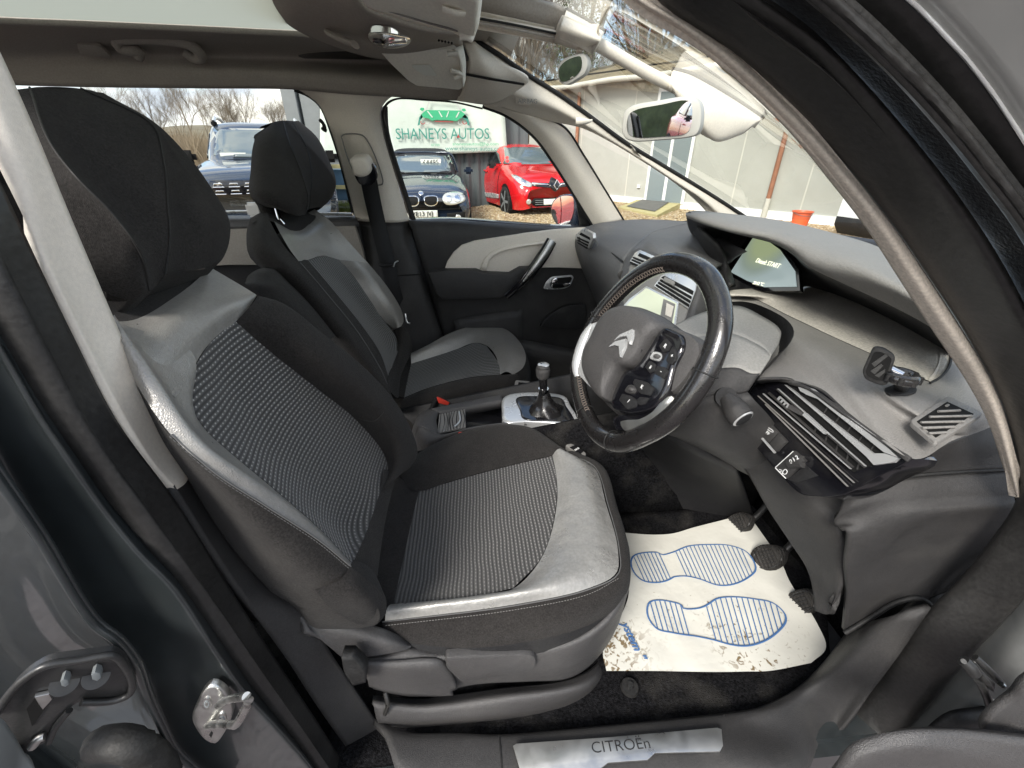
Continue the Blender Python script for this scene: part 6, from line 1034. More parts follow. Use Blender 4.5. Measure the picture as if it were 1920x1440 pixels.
# ------------------------------------------------------------------ loose things: paper mats, phone holder
def paperM():
    m,N,L,b=nodes('paper'); tc=N.new('ShaderNodeTexCoord'); n1=N.new('ShaderNodeTexNoise'); n1.inputs['Scale'].default_value=75; n1.inputs['Detail'].default_value=5; n1.inputs['Distortion'].default_value=1.2
    n2=N.new('ShaderNodeTexNoise'); n2.inputs['Scale'].default_value=6; n2.inputs['Detail'].default_value=2; L.new(tc.outputs['Object'],n1.inputs['Vector']); L.new(tc.outputs['Object'],n2.inputs['Vector'])
    sp=N.new('ShaderNodeSeparateXYZ'); L.new(tc.outputs['Object'],sp.inputs[0])
    my=N.new('ShaderNodeMapRange'); my.inputs['From Min'].default_value=.66; my.inputs['From Max'].default_value=.50; L.new(sp.outputs[1],my.inputs['Value'])
    mx_=N.new('ShaderNodeMapRange'); mx_.inputs['From Min'].default_value=.85; mx_.inputs['From Max'].default_value=.42; L.new(sp.outputs[0],mx_.inputs['Value'])
    a=N.new('ShaderNodeMath'); a.operation='MULTIPLY'; L.new(my.outputs[0],a.inputs[0]); L.new(mx_.outputs[0],a.inputs[1])
    c=N.new('ShaderNodeMath'); c.operation='MULTIPLY_ADD'; c.inputs[1].default_value=.22; L.new(a.outputs[0],c.inputs[0]); L.new(n1.outputs['Fac'],c.inputs[2])
    d=N.new('ShaderNodeMapRange'); d.inputs['From Min'].default_value=.72; d.inputs['From Max'].default_value=.80; L.new(c.outputs[0],d.inputs['Value'])
    e=N.new('ShaderNodeMath'); e.operation='MULTIPLY'; L.new(d.outputs[0],e.inputs[0]); 
    f=N.new('ShaderNodeMapRange'); f.inputs['From Min'].default_value=.38; f.inputs['From Max'].default_value=.55; L.new(n2.outputs['Fac'],f.inputs['Value']); L.new(f.outputs[0],e.inputs[1])
    mix=N.new('ShaderNodeMixRGB'); mix.inputs[1].default_value=(.60,.59,.53,1); mix.inputs[2].default_value=(.17,.12,.06,1); L.new(e.outputs[0],mix.inputs[0]); L.new(mix.outputs[0],b.inputs['Base Color'])
paperM()
Zp='z.36'
pl=[[(1168,1000,Zp),(1232,1003,Zp),(1262,1001,Zp),(1300,990,Zp),(1370,972,Zp),(1400,962,Zp)],[(1172,1050,Zp),(1260,1052,Zp),(1340,1048,Zp),(1440,1040,Zp),(1450,1038,Zp),(1452,1036,Zp)],[(1178,1120,Zp),(1260,1120,Zp),(1340,1118,Zp),(1400,1114,Zp),(1460,1108,Zp),(1490,1106,Zp)],[(1130,1220,Zp),(1230,1210,Zp),(1320,1200,Zp),(1400,1196,Zp),(1480,1190,Zp),(1550,1208,Zp)],[(1136,1259,Zp),(1230,1259,Zp),(1340,1261,Zp),(1400,1260,Zp),(1440,1259,Zp),(1520,1244,Zp)]]
PM_=loft('paper_mat',pl,'paper',None,nu=60,nv=50,disp=.004,dscale=15); PM_.location.z=.002
setp(PM_,'muddy white paper floor mat with two blue shoe prints, under the pedals','paper mat')
def shoe(par,outline,heel,sole,dirn,z=.3645,r=.0021):
    o=tube3('shoe_print',cr(pts([(x,y,'z%.4f'%z) for x,y in outline]),90,True),r,'ink_blue',par,n=0,seg=6,flat=.35,closed=True)
    P2=np.array(outline,float); P2=cr(np.c_[P2,np.zeros(len(P2))],160,True)[:,:2]; d=np.array(dirn,float); d/=np.linalg.norm(d); nn_=np.array([-d[1],d[0]])
    for (p0,p1,k) in (heel,sole):
        p0,p1=np.array(p0,float),np.array(p1,float)
        for i in range(k):
            c=p0+(p1-p0)*i/(k-1); hs=[]
            for j in range(len(P2)):
                a,b=P2[j]-c,P2[(j+1)%len(P2)]-c; ra,rb=a@nn_,b@nn_
                if ra*rb<0: t=ra/(ra-rb); hs.append((a+(b-a)*t)@d)
            if len(hs)>=2:
                lo_,hi_=min(hs),max(hs); A=c+d*lo_; B=c+d*hi_
                tube3('shoe_print',[W((A[0],A[1],'z%.4f'%z)),W((B[0],B[1],'z%.4f'%z))],r*.62,'ink_blue',par,n=4,seg=6,flat=.35)
shoe(PM_,[(1183,1058),(1187,1044),(1202,1038),(1234,1037),(1240,1041),(1262,1036),(1290,1025),(1325,1022),(1370,1024),(1400,1036),(1417,1066),(1402,1084),(1372,1097),(1345,1098),(1310,1086),(1285,1081),(1262,1083),(1256,1087),(1235,1093),(1206,1090),(1190,1076)],((1196,1062),(1246,1062),8),((1278,1060),(1404,1062),17),(.45,1))
shoe(PM_,[(1213,1145),(1218,1130),(1235,1126),(1262,1130),(1277,1135),(1280,1141),(1305,1142),(1322,1137),(1345,1123),(1375,1120),(1415,1124),(1450,1132),(1470,1150),(1473,1165),(1455,1188),(1430,1204),(1400,1212),(1372,1210),(1335,1200),(1300,1193),(1290,1192),(1260,1187),(1232,1180),(1217,1162)],((1226,1155),(1284,1165),7),((1332,1165),(1462,1160),14),(.28,1))
text('lettering','"custom"',W((1188,1262,'z.3655')),W((1170,1160,'z.3655'))-W((1188,1262,'z.3655')),A3(-1,0,0),.03,'ink_blue',PM_,shear=.3) if 0 else text('lettering','ystem "',W((1170,1168,'z.3655')),W((1197,1222,'z.3655'))-W((1170,1168,'z.3655')),W((1190,1160,'z.3655'))-W((1170,1168,'z.3655')),.026,'ink_blue',PM_,shear=.3,off=.0004)
P2m=loft('paper_mat',[[(1050,735,'z.38'),(1180,742,'z.38')],[(1040,790,'z.38'),(1190,800,'z.38')]],'paper',None,nu=20,nv=20,lin=True,disp=.003); setp(P2m,'paper floor mat glimpsed through the steering wheel, in the far footwell','paper mat')
shoe(P2m,[(1108,775),(1100,766),(1108,757),(1130,754),(1155,756),(1175,765),(1180,776),(1160,785),(1130,784)],((1112,768),(1120,768),2),((1122,768),(1172,770),8),(.5,1),z=.3855,r=.0028)
PH=empty('phone_holder',tuple(W((1690,733,'z.995'))),label='black magnetic phone holder on a swivel foot, stuck on top of the dashboard',cat='phone holder')
PL['PH']=(tuple(W((1645,686,.465))),n_((-.72,-.66,.22)))
nph=np.array(PL['PH'][1])
PHo=[(1616,697),(1637,650),(1656,652),(1680,668),(1663,723),(1647,722),(1622,712)]
poly3('magnet_pad',rnd(np.array([hit(x,y,*PL['PH']) for x,y in PHo]),.006),nph,.016,'rubber',PH,bev=.0025)
plate('pad_face',[(1623,696),(1639,659),(1654,660),(1673,672),(1659,714),(1645,713),(1626,705)],'PH','plate_black',PH,depth=.002,raise_=.0012,rd=.004)
for L_ in ([(1634,682),(1660,664),(1665,668),(1640,688)],[(1632,696),(1652,682),(1656,686),(1640,702)],[(1640,704),(1660,692),(1659,698),(1648,708)]): plate('pad_groove',L_,'PH','rubber_fat',PH,depth=.001,raise_=.0026)
rc=W((1690,706,.45)); t_=n_(np.cross(nph,A3(0,0,1)))
ring=[rc+.0145*(math.cos(a)*A3(.8,.6,0)*.0+math.cos(a)*A3(1,0,0)+math.sin(a)*A3(0,1,0)) for a in np.linspace(0,2*math.pi,25)[:-1]]
tube3('swivel_ring',ring,.0062,'gloss_black',PH,n=0,seg=14,closed=True,flat=1.2)
for a in np.linspace(0,2*math.pi,9)[:-1]: 
    c_=rc+.0190*(math.cos(a)*A3(1,0,0)+math.sin(a)*A3(0,1,0)); tube3('ring_grip',[c_-A3(0,0,.005),c_+A3(0,0,.005)],.0035,'plastic_black',PH,n=3,seg=8)
tube3('ball_joint',[W((1668,695,.462)),rc],.008,'chrome',PH,n=4,seg=14)
tube3('swivel_neck',[rc,W((1690,728,'z1.0'))],.008,'plastic_black',PH,n=4,seg=12)
poly3('foot_plate',rnd([W((x,y,'z1.0')) for x,y in [(1655,728),(1690,716),(1716,722),(1722,732),(1706,738),(1672,742)]],.01),(0,0,1),.004,'plastic_black',PH,bev=.001)
# ------------------------------------------------------------------ camera
cam=bpy.data.cameras.new('camera'); co=bpy.data.objects.new('camera',cam); COL.objects.link(co); SC.camera=co
cam.sensor_width=36; cam.lens=FP/1920*36; cam.clip_start=.02; cam.clip_end=2000
co.matrix_world=Matrix(((RT[0],UP[0],-FW[0],0),(RT[1],UP[1],-FW[1],0),(RT[2],UP[2],-FW[2],H),(0,0,0,1)))
# =================================================================== OUTSIDE
from mathutils.bvhtree import BVHTree
def gz(x,y): return SLOPE*y-.15*math.exp(-((x+1.4)/1.5)**4)*(1/(1+math.exp(-(y-5)*2.2)))*(1/(1+math.exp((y-14)*1.2)))
gx_=np.r_[-80,-40,-20,np.arange(-10,12.1,.5),20,40,80]; gy_=np.r_[-60,-20,-8,np.arange(-2,18.1,.5),30,60,90]
gnd=mesh('ground',[(x,y,gz(x,y)) for y in gy_ for x in gx_],[(j*len(gx_)+i,j*len(gx_)+i+1,(j+1)*len(gx_)+i+1,(j+1)*len(gx_)+i) for j in range(len(gy_)-1) for i in range(len(gx_)-1)],'gravel',None); gnd['kind']='structure'
M('neutral_ground',(.09,.077,.08),.85,var=.2,vscale=4,bump=[('n',60,.006)])
ap_=mesh('reflection_apron',[(x,y,gz(x,y)+.006) for y in np.linspace(-50,5.0,24) for x in np.linspace(-60,60,40)],[(j*40+i,j*40+i+1,(j+1)*40+i+1,(j+1)*40+i) for j in range(23) for i in range(39)],'neutral_ground',None); ap_['kind']='structure'  # unseen grey sheet, added so the bodywork reflects neutral ground
# loose stones where one looks down on them
oc=np.array([(1,0,0),(.3,.95,0),(-.8,.6,0),(-.8,-.6,0),(.3,-.95,0),(.1,.05,1),(0,0,-1)],float); of=[(i,(i+1)%5,5) for i in range(5)]+[((i+1)%5,i,6) for i in range(5)]; V=[];F=[]
for i in range(15000):
    x=rng.uniform(-1.5,7.5); y=rng.uniform(5.6,11.8); r=rng.uniform(.009,.024); a=rng.uniform(0,6.28); c_,s_=math.cos(a),math.sin(a); j=len(V); z_=gz(x,y)+r*.2; w1,w2,w3=rng.uniform(.8,1.5)*r,r,r*.6
    V+=[(x+c_*q[0]*w1-s_*q[1]*w2,y+s_*q[0]*w1+c_*q[1]*w2,z_+q[2]*w3) for q in oc]; F+=[tuple(j+k for k in f) for f in of]
M('stone',(.38,.31,.20),.9)
m,N,L,b=nodes('stone'); v=N.new('ShaderNodeTexVoronoi'); v.inputs['Scale'].default_value=24; tc=N.new('ShaderNodeTexCoord'); L.new(tc.outputs['Object'],v.inputs['Vector']); r=N.new('ShaderNodeValToRGB'); r.color_ramp.elements[0].color=(.20,.13,.07,1); r.color_ramp.elements[1].color=(.60,.54,.42,1); e_=r.color_ramp.elements.new(.55); e_.color=(.42,.32,.17,1)
sp=N.new('ShaderNodeSeparateColor'); L.new(v.outputs['Color'],sp.inputs[0]); L.new(sp.outputs[0],r.inputs[0]); L.new(r.outputs[0],b.inputs['Base Color'])
setp(mesh('gravel_stones',V,F,'stone',None,smooth=False),kind='stuff')
# ---- generic car, x forwards, origin on the ground
def extcar(name,label,group,nose,rz,col,st,gh,wheels,glass,roofmt=None):
    """st: stations (x,zlow,zmid,zshoulder,ztop,hwlow,hwmid,hwsh,hwtop); gh: cabin stations (x,zb,zt,hwb,hwt)"""
    ce=empty(name,nose,None,rz,label,'car',group)
    def sec(s):
        x,zl,zm,zs,zt,a,b,c,d=s; h=[(a,zl),(b,zm),(c,zs),(d,zt-.02),(d*.5,zt),(0,zt+.01)]; f=h[::-1]
        return [np.array([x,-y,z]) for y,z in h[:-1]]+[np.array([x,y,z]) for y,z in f]
    G=[cr(sec(s),41) for s in st]; S_=np.stack([cr([g[j] for g in G],len(st)*5) for j in range(41)],1)
    k=S_.shape[0]; V=S_.reshape(-1,3); F=[(a*41+i,a*41+i+1,(a+1)*41+i+1,(a+1)*41+i) for a in range(k-1) for i in range(40)]+[tuple(range(41)),tuple((k-1)*41+i for i in range(41))[::-1]]
    body=mesh('body',V,F,col,ce,local=True)
    def gsec(s): x,zb,zt,hb,ht=s; return [np.array(q,float) for q in [(x,-hb,zb),(x,-(hb*.6+ht*.4),zb+(zt-zb)*.45),(x,-ht,zt-.05),(x,-ht*.82,zt-.005),(x,0,zt+.015),(x,ht*.82,zt-.005),(x,ht,zt-.05),(x,hb*.6+ht*.4,zb+(zt-zb)*.45),(x,hb,zb)]]
    G=[cr(gsec(s),33) for s in gh]; S2_=np.stack([cr([g[j] for g in G],len(gh)*5) for j in range(33)],1); k2=S2_.shape[0]; V2=S2_.reshape(-1,3)
    F2=[(a*33+i,a*33+i+1,(a+1)*33+i+1,(a+1)*33+i) for a in range(k2-1) for i in range(32)]
    cab=mesh('cabin',V2,F2,roofmt or col,ce,local=True)
    VV=[Vector(v) for v in V]+[Vector(v) for v in V2]; n0_=len(V)
    T=BVHTree.FromPolygons(VV,list(F)+[tuple(i+n0_ for i in f) for f in F2])
    def decal(nm,P2,d,mt,lift=.006,sx=0,nring=4,curve=0,parent=None):
        """P2 in (y,z) looking along -x for d='f', in (x,z) from the side for d='r'/'l'"""
        P2=np.array(P2,float)
        if curve: P2=cr(np.c_[P2,np.zeros(len(P2))],curve,True)[:,:2]
        else:
            P2=np.array([P2[i]*(1-t)+P2[(i+1)%len(P2)]*t for i in range(len(P2)) for t in (0,.25,.5,.75)])
        c=P2.mean(0); VV_=[];ok=[]
        for s in np.linspace(1,0,nring+1):
            for p in (P2 if s>0 else [c]):
                q=c+(p-c)*s
                if d=='f': o_,dd=Vector((6,q[0],q[1])),Vector((-1,0,0))
                elif d=='r': o_,dd=Vector((q[0],-4,q[1])),Vector((0,1,0))
                elif d=='t': o_,dd=Vector((q[0],q[1],5)),Vector((0,0,-1))
                else: o_,dd=Vector((q[0],4,q[1])),Vector((0,-1,0))
                h,nn,_,_=T.ray_cast(o_,dd)
                if h is None: h=Vector((q[0],-.8,q[1])) if d in 'rl' else Vector((2,q[0],q[1])); nn=-dd
                VV_.append(np.array(h-dd*lift))
        m=len(P2); F_=[(a*m+i,a*m+(i+1)%m,(a+1)*m+(i+1)%m,(a+1)*m+i) for a in range(nring-1) for i in range(m)]+[((nring-1)*m+i,(nring-1)*m+(i+1)%m,nring*m) for i in range(m)]
        o=mesh(nm,VV_,F_,mt,parent or ce,local=True); md=o.modifiers.new('t','SOLIDIFY'); md.thickness=lift*.9; md.offset=0; return o
    R_=Matrix.Rotation(math.pi/2,4,'X')
    for x,hw,r in wheels:
        for sgn in (-1,1):
            w_=empty('wheel',(0,0,0),None); w_.parent=ce; w_.location=(x,sgn*(hw-.10),r)
            bm=bmesh.new(); bmesh.ops.create_cone(bm,cap_ends=True,segments=32,radius1=r*1.13,radius2=r*1.13,depth=.19,matrix=R_@Matrix.Translation((0,0,0))); bmobj('wheel_arch',bm,'plate_black',w_,smooth=True,local=True,sharp=40)
            bm=bmesh.new(); bmesh.ops.create_cone(bm,cap_ends=True,segments=36,radius1=r,radius2=r,depth=.225,matrix=R_); bmesh.ops.bevel(bm,geom=[e for e in bm.edges if len(e.link_faces)==2 and e.calc_face_angle(0)>1],offset=.02,segments=2,affect='EDGES'); bmobj('tyre',bm,'tyre',w_,smooth=True,local=True)
            bm=bmesh.new(); bmesh.ops.create_cone(bm,cap_ends=True,segments=32,radius1=r*.72,radius2=r*.72,depth=.228,matrix=R_); bmobj('rim',bm,'plate_black',w_,smooth=True,local=True)
            bm=bmesh.new()
            for a in range(5):
                M_=Matrix.Rotation(a*2*math.pi/5,4,'Y'); boxm(bm,(r*.36,0,0),(r*.70,.24,r*.16),M_)
            bmobj('spokes',bm,glass,w_,local=True)
    return ce,decal,T
def txt(nm,s,o,u,v,size,mt,par,**k): return text(nm,s,np.array(o,float),np.array(u,float),np.array(v,float),size,mt,par,align='CENTER',local=True,**k)
def headings(px,py,Y,dev): p=W((px,py,Y)); a=math.atan2(-p[1],-p[0])+math.radians(dev); return (p[0],p[1]),a
# dark convertible
(p,a)=headings(790,372,8.1,-2.0)
nose=(p[0]-2.15*math.cos(a),p[1]-2.15*math.sin(a)); z0=gz(-1.4,9)-.01
st=[(2.17,.22,.38,.52,.60,.60,.70,.66,.50),(2.10,.19,.42,.62,.70,.74,.83,.78,.60),(1.85,.18,.50,.72,.80,.82,.865,.82,.64),(1.3,.18,.55,.82,.92,.84,.875,.82,.66),(.75,.18,.58,.90,.985,.84,.875,.81,.68),(.2,.18,.60,.92,.96,.84,.875,.80,.70),(-1.2,.18,.62,.93,.97,.84,.875,.80,.70),(-1.9,.22,.62,.93,.98,.82,.85,.76,.62),(-2.15,.30,.55,.85,.92,.70,.76,.68,.5)]
gh=[(.95,.88,.96,.64,.56),(.55,.92,1.14,.70,.60),(.18,.93,1.345,.72,.58),(-.1,.93,1.40,.73,.57),(-.8,.93,1.40,.73,.57),(-1.3,.93,1.28,.70,.54),(-1.7,.93,1.0,.66,.48)]
C1,dc,T1=extcar('convertible_car','black convertible, price card in its windscreen, left of the red hatchback','cars in the yard',(nose[0],nose[1],z0),a,'car_blue',st,gh,[(1.42,.88,.32),(-1.25,.88,.32)],'alloy_dark','soft_top')
M('car_screen',(.10,.13,.14),.05,spec=1.0,coat=1,crough=0)
dc('windscreen',[(-.58,1.30),(.58,1.30),(.70,.985),(-.70,.985)],'f','car_screen',.012,nring=6)
tube3('screen_frame',[np.array(T1.ray_cast(Vector((6,y,z)),Vector((-1,0,0)))[0] or (0.3,y,z))+A3(.012,0,0) for y,z in [(-.74,.985),(-.70,1.15),(-.615,1.32),(-.3,1.345),(0,1.352),(.3,1.345),(.615,1.32),(.70,1.15),(.74,.985)]],.02,'car_blue',C1,n=30,seg=8,local=True)
for s in (-1,1):
    k=dc('grille',[(s*.045,.66),(s*.09,.685),(s*.25,.685),(s*.285,.66),(s*.275,.575),(s*.22,.53),(s*.10,.53),(s*.05,.57)],'f','chrome',.016,curve=30)
    dc('grille_slats',[(s*.06,.655),(s*.095,.67),(s*.245,.67),(s*.268,.655),(s*.26,.58),(s*.215,.545),(s*.11,.545),(s*.065,.58)],'f','plate_black',.022,curve=30,parent=k)
    h=dc('headlight',[(s*.36,.63),(s*.40,.70),(s*.60,.735),(s*.74,.70),(s*.77,.62),(s*.66,.56),(s*.42,.545)],'f','lamp_glass',.010,curve=30)
    for y_,r_ in ((s*.47,.055),(s*.62,.06)): dc('lamp_bowl',[(y_+r_*math.cos(t),.635+r_*math.sin(t)) for t in np.linspace(0,6.28,12)[:-1]],'f','chrome',.018,curve=20,parent=h)
    dc('fog_lamp',[(s*.62+.05*math.cos(t),.33+.045*math.sin(t)) for t in np.linspace(0,6.28,12)[:-1]],'f','lamp_glass',.02,curve=20)
    dc('air_intake',[(s*.42,.40),(s*.75,.42),(s*.74,.27),(s*.42,.26)],'f','plate_black',.006)
    box('door_mirror',(.55,s*.95,1.02),(.12,.18,.13),'car_blue',C1,bev=.04)
    dc('side_window',[(.35,.97),(.12,1.24),(-.6,1.27),(-1.15,1.15),(-1.2,.97)],'l' if s>0 else 'r','car_glass',.01)
dc('bumper_joint',[(-.80,.475),(.80,.475),(.80,.465),(-.80,.465)],'f','plate_black',.004)
dc('lower_intake',[(-.34,.30),(.34,.30),(.30,.22),(-.30,.22)],'f','plate_black',.006)
npl=dc('number_plate',[(-.26,.455),(.26,.455),(.26,.345),(-.26,.345)],'f','plate_white',.03)
txt('lettering','VE13 JVJ',(2.235,0,.40),(0,1,0),(0,0,1),.115,'plate_black',npl,sx=.92,off=.002)
dc('emblem',[(.045*math.cos(t),.725+.03*math.sin(t)) for t in np.linspace(0,6.28,12)[:-1]],'f','chrome',.012,curve=20)
hh=T1.ray_cast(Vector((6,.28,1.17)),Vector((-1,0,0)))[0]
pc_=box('price_card',(hh.x+.03,.20,1.17),(.006,.40,.12),'plate_white',C1); txt('lettering','\u00a34495',(hh.x+.036,.20,1.17),(0,1,0),(0,0,1),.13,'plate_black',pc_)
tube3('wiper',[A3(.90,-.6,.985),A3(.93,-.2,1.0),A3(.93,.3,1.0),A3(.90,.6,.985)],.012,'plate_black',C1,n=12,seg=6,local=True)
box('card_holder',(hh.x-.0,.42,1.08),(.01,.2,.14),'plate_white',C1,bev=.02)
# red hatchback
def hatch(name,label,pos,a,z0):
    st=[(2.02,.24,.40,.55,.62,.50,.62,.58,.42),(1.93,.19,.45,.66,.72,.70,.78,.72,.55),(1.7,.18,.52,.78,.84,.80,.85,.80,.62),(1.2,.18,.56,.90,.96,.82,.865,.80,.66),(.8,.18,.60,.95,1.04,.82,.865,.78,.68),(0,.18,.62,.96,1.02,.81,.85,.78,.70),(-1.1,.18,.64,1.02,1.06,.83,.87,.79,.70),(-1.7,.22,.66,1.02,1.05,.80,.84,.74,.6),(-1.98,.30,.60,.95,1.02,.66,.72,.66,.5)]
    gh=[(1.02,.94,1.0,.66,.60),(.6,.98,1.22,.72,.60),(.15,.98,1.40,.74,.57),(-.3,.98,1.445,.75,.56),(-1.0,.98,1.42,.74,.54),(-1.6,1.0,1.33,.70,.50),(-1.85,1.0,1.1,.66,.50)]
    Ce,dc,T=extcar(name,label,'cars in the yard',(pos[0],pos[1],z0),a,'car_red',st,gh,[(1.30,.87,.315),(-1.28,.87,.315)],'steel_grey')
    dc('windscreen',[(-.50,1.375),(.50,1.375),(.68,1.03),(-.68,1.03)],'f','car_screen',.012,nring=6)
    g=dc('grille',[(-.50,.72),(-.14,.70),(0,.69),(.14,.70),(.50,.72),(.50,.655),(.14,.615),(0,.60),(-.14,.615),(-.50,.655)],'f','gloss_black',.012)
    dc('chrome_bar',[(-.50,.715),(-.14,.685),(-.14,.665),(-.50,.685)],'f','chrome',.02,parent=g); dc('chrome_bar',[(.50,.715),(.14,.685),(.14,.665),(.50,.685)],'f','chrome',.02,parent=g)
    dc('emblem_seat',[(0,.80),(.13,.67),(0,.54),(-.13,.67)],'f','gloss_black',.02,curve=24)
    tube3('emblem',[A3(2.105,0,.76),A3(2.115,.075,.67),A3(2.105,0,.58),A3(2.115,-.075,.67)],.016,'chrome',Ce,n=0,seg=6,local=True,closed=True)
    dc('lower_grille',[(-.48,.42),(.48,.42),(.55,.34),(.44,.26),(-.44,.26),(-.55,.34)],'f','plate_black',.008)
    for k in range(3): dc('grille_slat',[(-.45,.385-k*.04),(.45,.385-k*.04),(.45,.375-k*.04),(-.45,.375-k*.04)],'f','steel_grey',.014)
    for s in (-1,1):
        h=dc('headlight',[(s*.50,.69),(s*.60,.76),(s*.74,.85),(s*.80,.84),(s*.78,.74),(s*.70,.67),(s*.54,.64)],'f','lamp_glass',.012,curve=30)
        dc('lamp_bowl',[(s*.66+.05*math.cos(t),.735+.045*math.sin(t)) for t in np.linspace(0,6.28,12)[:-1]],'f','chrome',.02,curve=20,parent=h)
        dc('fog_lamp',[(s*.60+.05*math.cos(t),.36+.05*math.sin(t)) for t in np.linspace(0,6.28,12)[:-1]],'f','lamp_glass',.02,curve=20)
        sd='l' if s>0 else 'r'
        dc('side_window',[(.62,1.04),(.30,1.23),(-.05,1.34),(-.28,1.35),(-.32,1.05)],sd,'car_glass',.012,nring=5); dc('side_window',[(-.40,1.05),(-.37,1.355),(-.85,1.33),(-1.15,1.23),(-1.2,1.10)],sd,'car_glass',.012,nring=5)
        dc('side_window',[(.90,1.03),(.70,1.04),(.66,1.10)],sd,'car_glass',.012)
        dc('door_joint',[(.82,.95),(.84,.95),(.80,.30),(.78,.30)],sd,'plate_black',.004); dc('door_joint',[(-.35,1.0),(-.33,1.0),(-.33,.30),(-.35,.30)],sd,'plate_black',.004)
        dc('sill_strip',[(.85,.34),(.30,.30),(-.80,.28),(-.6,.36),(.4,.42),(.85,.42)],sd,'satin_silver',.010)
        dc('door_handle',[(-.05,.88),(-.25,.90),(-.25,.87),(-.05,.85)],sd,'car_red',.03)
        box('door_mirror',(.62,s*.93,1.02),(.13,.20,.14),'gloss_black',Ce,bev=.045)
    n2=dc('number_plate',[(-.26,.40),(.26,.40),(.26,.29),(-.26,.29)],'f','plate_white',.035); txt('lettering','AU13 OEX' if 0 else 'AU',(2.07,-.12,.345),(0,1,0),(0,0,1),.11,'plate_black',n2)
    tube3('aerial',[A3(-.9,0,1.43),A3(-1.25,0,1.85)],.008,'plate_black',Ce,n=3,seg=5,local=True)
    return Ce
(p,a)=headings(1040,345,9.7,26)
hatch('hatchback_car','glossy red hatchback with diamond emblem, parked right of the black convertible',(p[0]-2.0*math.cos(a),p[1]-2.0*math.sin(a)),a,gz(0,10)-.02)
# blue-grey off-roader behind the passenger seat
(p,a)=headings(503,370,6.6,-3); nose=(p[0]-2.1*math.cos(a),p[1]-2.1*math.sin(a))
st=[(2.15,.30,.52,.78,.86,.66,.78,.76,.58),(2.08,.26,.56,.88,.95,.80,.88,.84,.64),(1.9,.25,.62,.96,1.02,.86,.91,.86,.68),(1.3,.25,.66,1.03,1.10,.87,.915,.86,.70),(.85,.25,.70,1.08,1.14,.86,.91,.84,.72),(0,.25,.72,1.10,1.14,.86,.91,.84,.74),(-1.2,.25,.74,1.12,1.15,.87,.92,.84,.74),(-1.9,.28,.74,1.12,1.15,.84,.88,.80,.66),(-2.15,.34,.7,1.05,1.12,.76,.80,.74,.6)]
gh=[(1.05,1.06,1.12,.72,.68),(.6,1.08,1.40,.78,.66),(.25,1.08,1.60,.79,.64),(-.3,1.08,1.64,.80,.63),(-1.2,1.08,1.63,.80,.62),(-1.8,1.1,1.55,.76,.58),(-2.0,1.1,1.2,.72,.56)]
C3,dc,T3=extcar('offroad_car','blue-grey off-roader with roof rails and a bright slotted grille, seen between the headrests','cars in the yard',(nose[0],nose[1],gz(*nose)-.02),a,'car_navy',st,gh,[(1.35,.90,.35),(-1.3,.90,.35)],'steel_grey')
dc('windscreen',[(-.60,1.55),(.60,1.55),(.76,1.15),(-.76,1.15)],'f','car_screen',.012,nring=6)
gr_=dc('grille',[(-.62,.90),(.62,.90),(.66,.80),(.58,.70),(-.58,.70),(-.66,.80)],'f','gloss_black',.01)
for j in range(2):
    for i in range(7):
        y_=-.54+.18*i; z_=.84-.085*j
        tube3('grille_slot',[A3(2.16,y_-.065,z_-.018),A3(2.16,y_-.04,z_+.022),A3(2.16,y_+.04,z_+.022),A3(2.16,y_+.065,z_-.018)],.009,'chrome',C3,n=0,seg=6,local=True,closed=True)
for s in (-1,1):
    dc('headlight',[(s*.66,.90),(s*.84,.92),(s*.86,.78),(s*.70,.72),(s*.64,.80)],'f','lamp_glass',.01)
    tube3('roof_rail',[A3(.15,s*.60,1.61),A3(-.1,s*.60,1.70),A3(-1.2,s*.60,1.70),A3(-1.5,s*.58,1.62)],.028,'satin_silver',C3,n=20,seg=8,local=True)
    box('rail_foot',(.12,s*.60,1.62),(.2,.07,.09),'plate_black',C3,bev=.02)
    box('door_mirror',(.72,s*1.0,1.16),(.13,.22,.18),'plate_black',C3,bev=.05)
    dc('side_window',[(.6,1.14),(.25,1.48),(-.4,1.52),(-.4,1.14)],'l' if s>0 else 'r','car_glass',.012); dc('side_window',[(-.5,1.14),(-.5,1.52),(-1.3,1.5),(-1.5,1.16)],'l' if s>0 else 'r','car_glass',.012)
tube3('wiper',[A3(1.0,-.3,1.14),A3(1.05,.1,1.16),A3(1.0,.55,1.15)],.012,'plate_black',C3,n=10,seg=6,local=True)
hh=T3.ray_cast(Vector((6,-.35,1.2)),Vector((-1,0,0)))[0]; box('price_card',(hh.x+.02,-.38,1.19),(.01,.34,.05),'plate_white',C3,bev=.004)
# corner of a white car at the far right of the screen
p=W((1712,448,6.0)); C4=empty('white_car',(p[0],p[1],gz(0,5.6)),None,math.radians(200),'corner of a white car, black bumper towards the orange bucket','car','cars in the yard')
loft_=lambda nm,L_,mt: mesh(nm,*(lambda G_:(G_.reshape(-1,3),[(a*24+i,a*24+i+1,(a+1)*24+i+1,(a+1)*24+i) for a in range(G_.shape[0]-1) for i in range(23)]))(np.array([cr(np.array(l,float),24) for l in L_])),mt,C4,local=True)
loft_('body',[[(.66,-.8,.42),(.76,0,.42),(.59,.71,.42),(.22,.88,.42),(-2.5,.88,.42)],[(.65,-.8,.72),(.75,0,.72),(.58,.70,.72),(.2,.88,.72),(-2.5,.88,.72)],[(.30,-.7,.98),(.38,0,.98),(.28,.6,.98),(.0,.78,.98),(-2.5,.82,1.0)],[(-.6,-.6,1.08),(-.6,0,1.1),(-.6,.4,1.1),(-.65,.7,1.05),(-2.5,.75,1.05)]],'car_white')
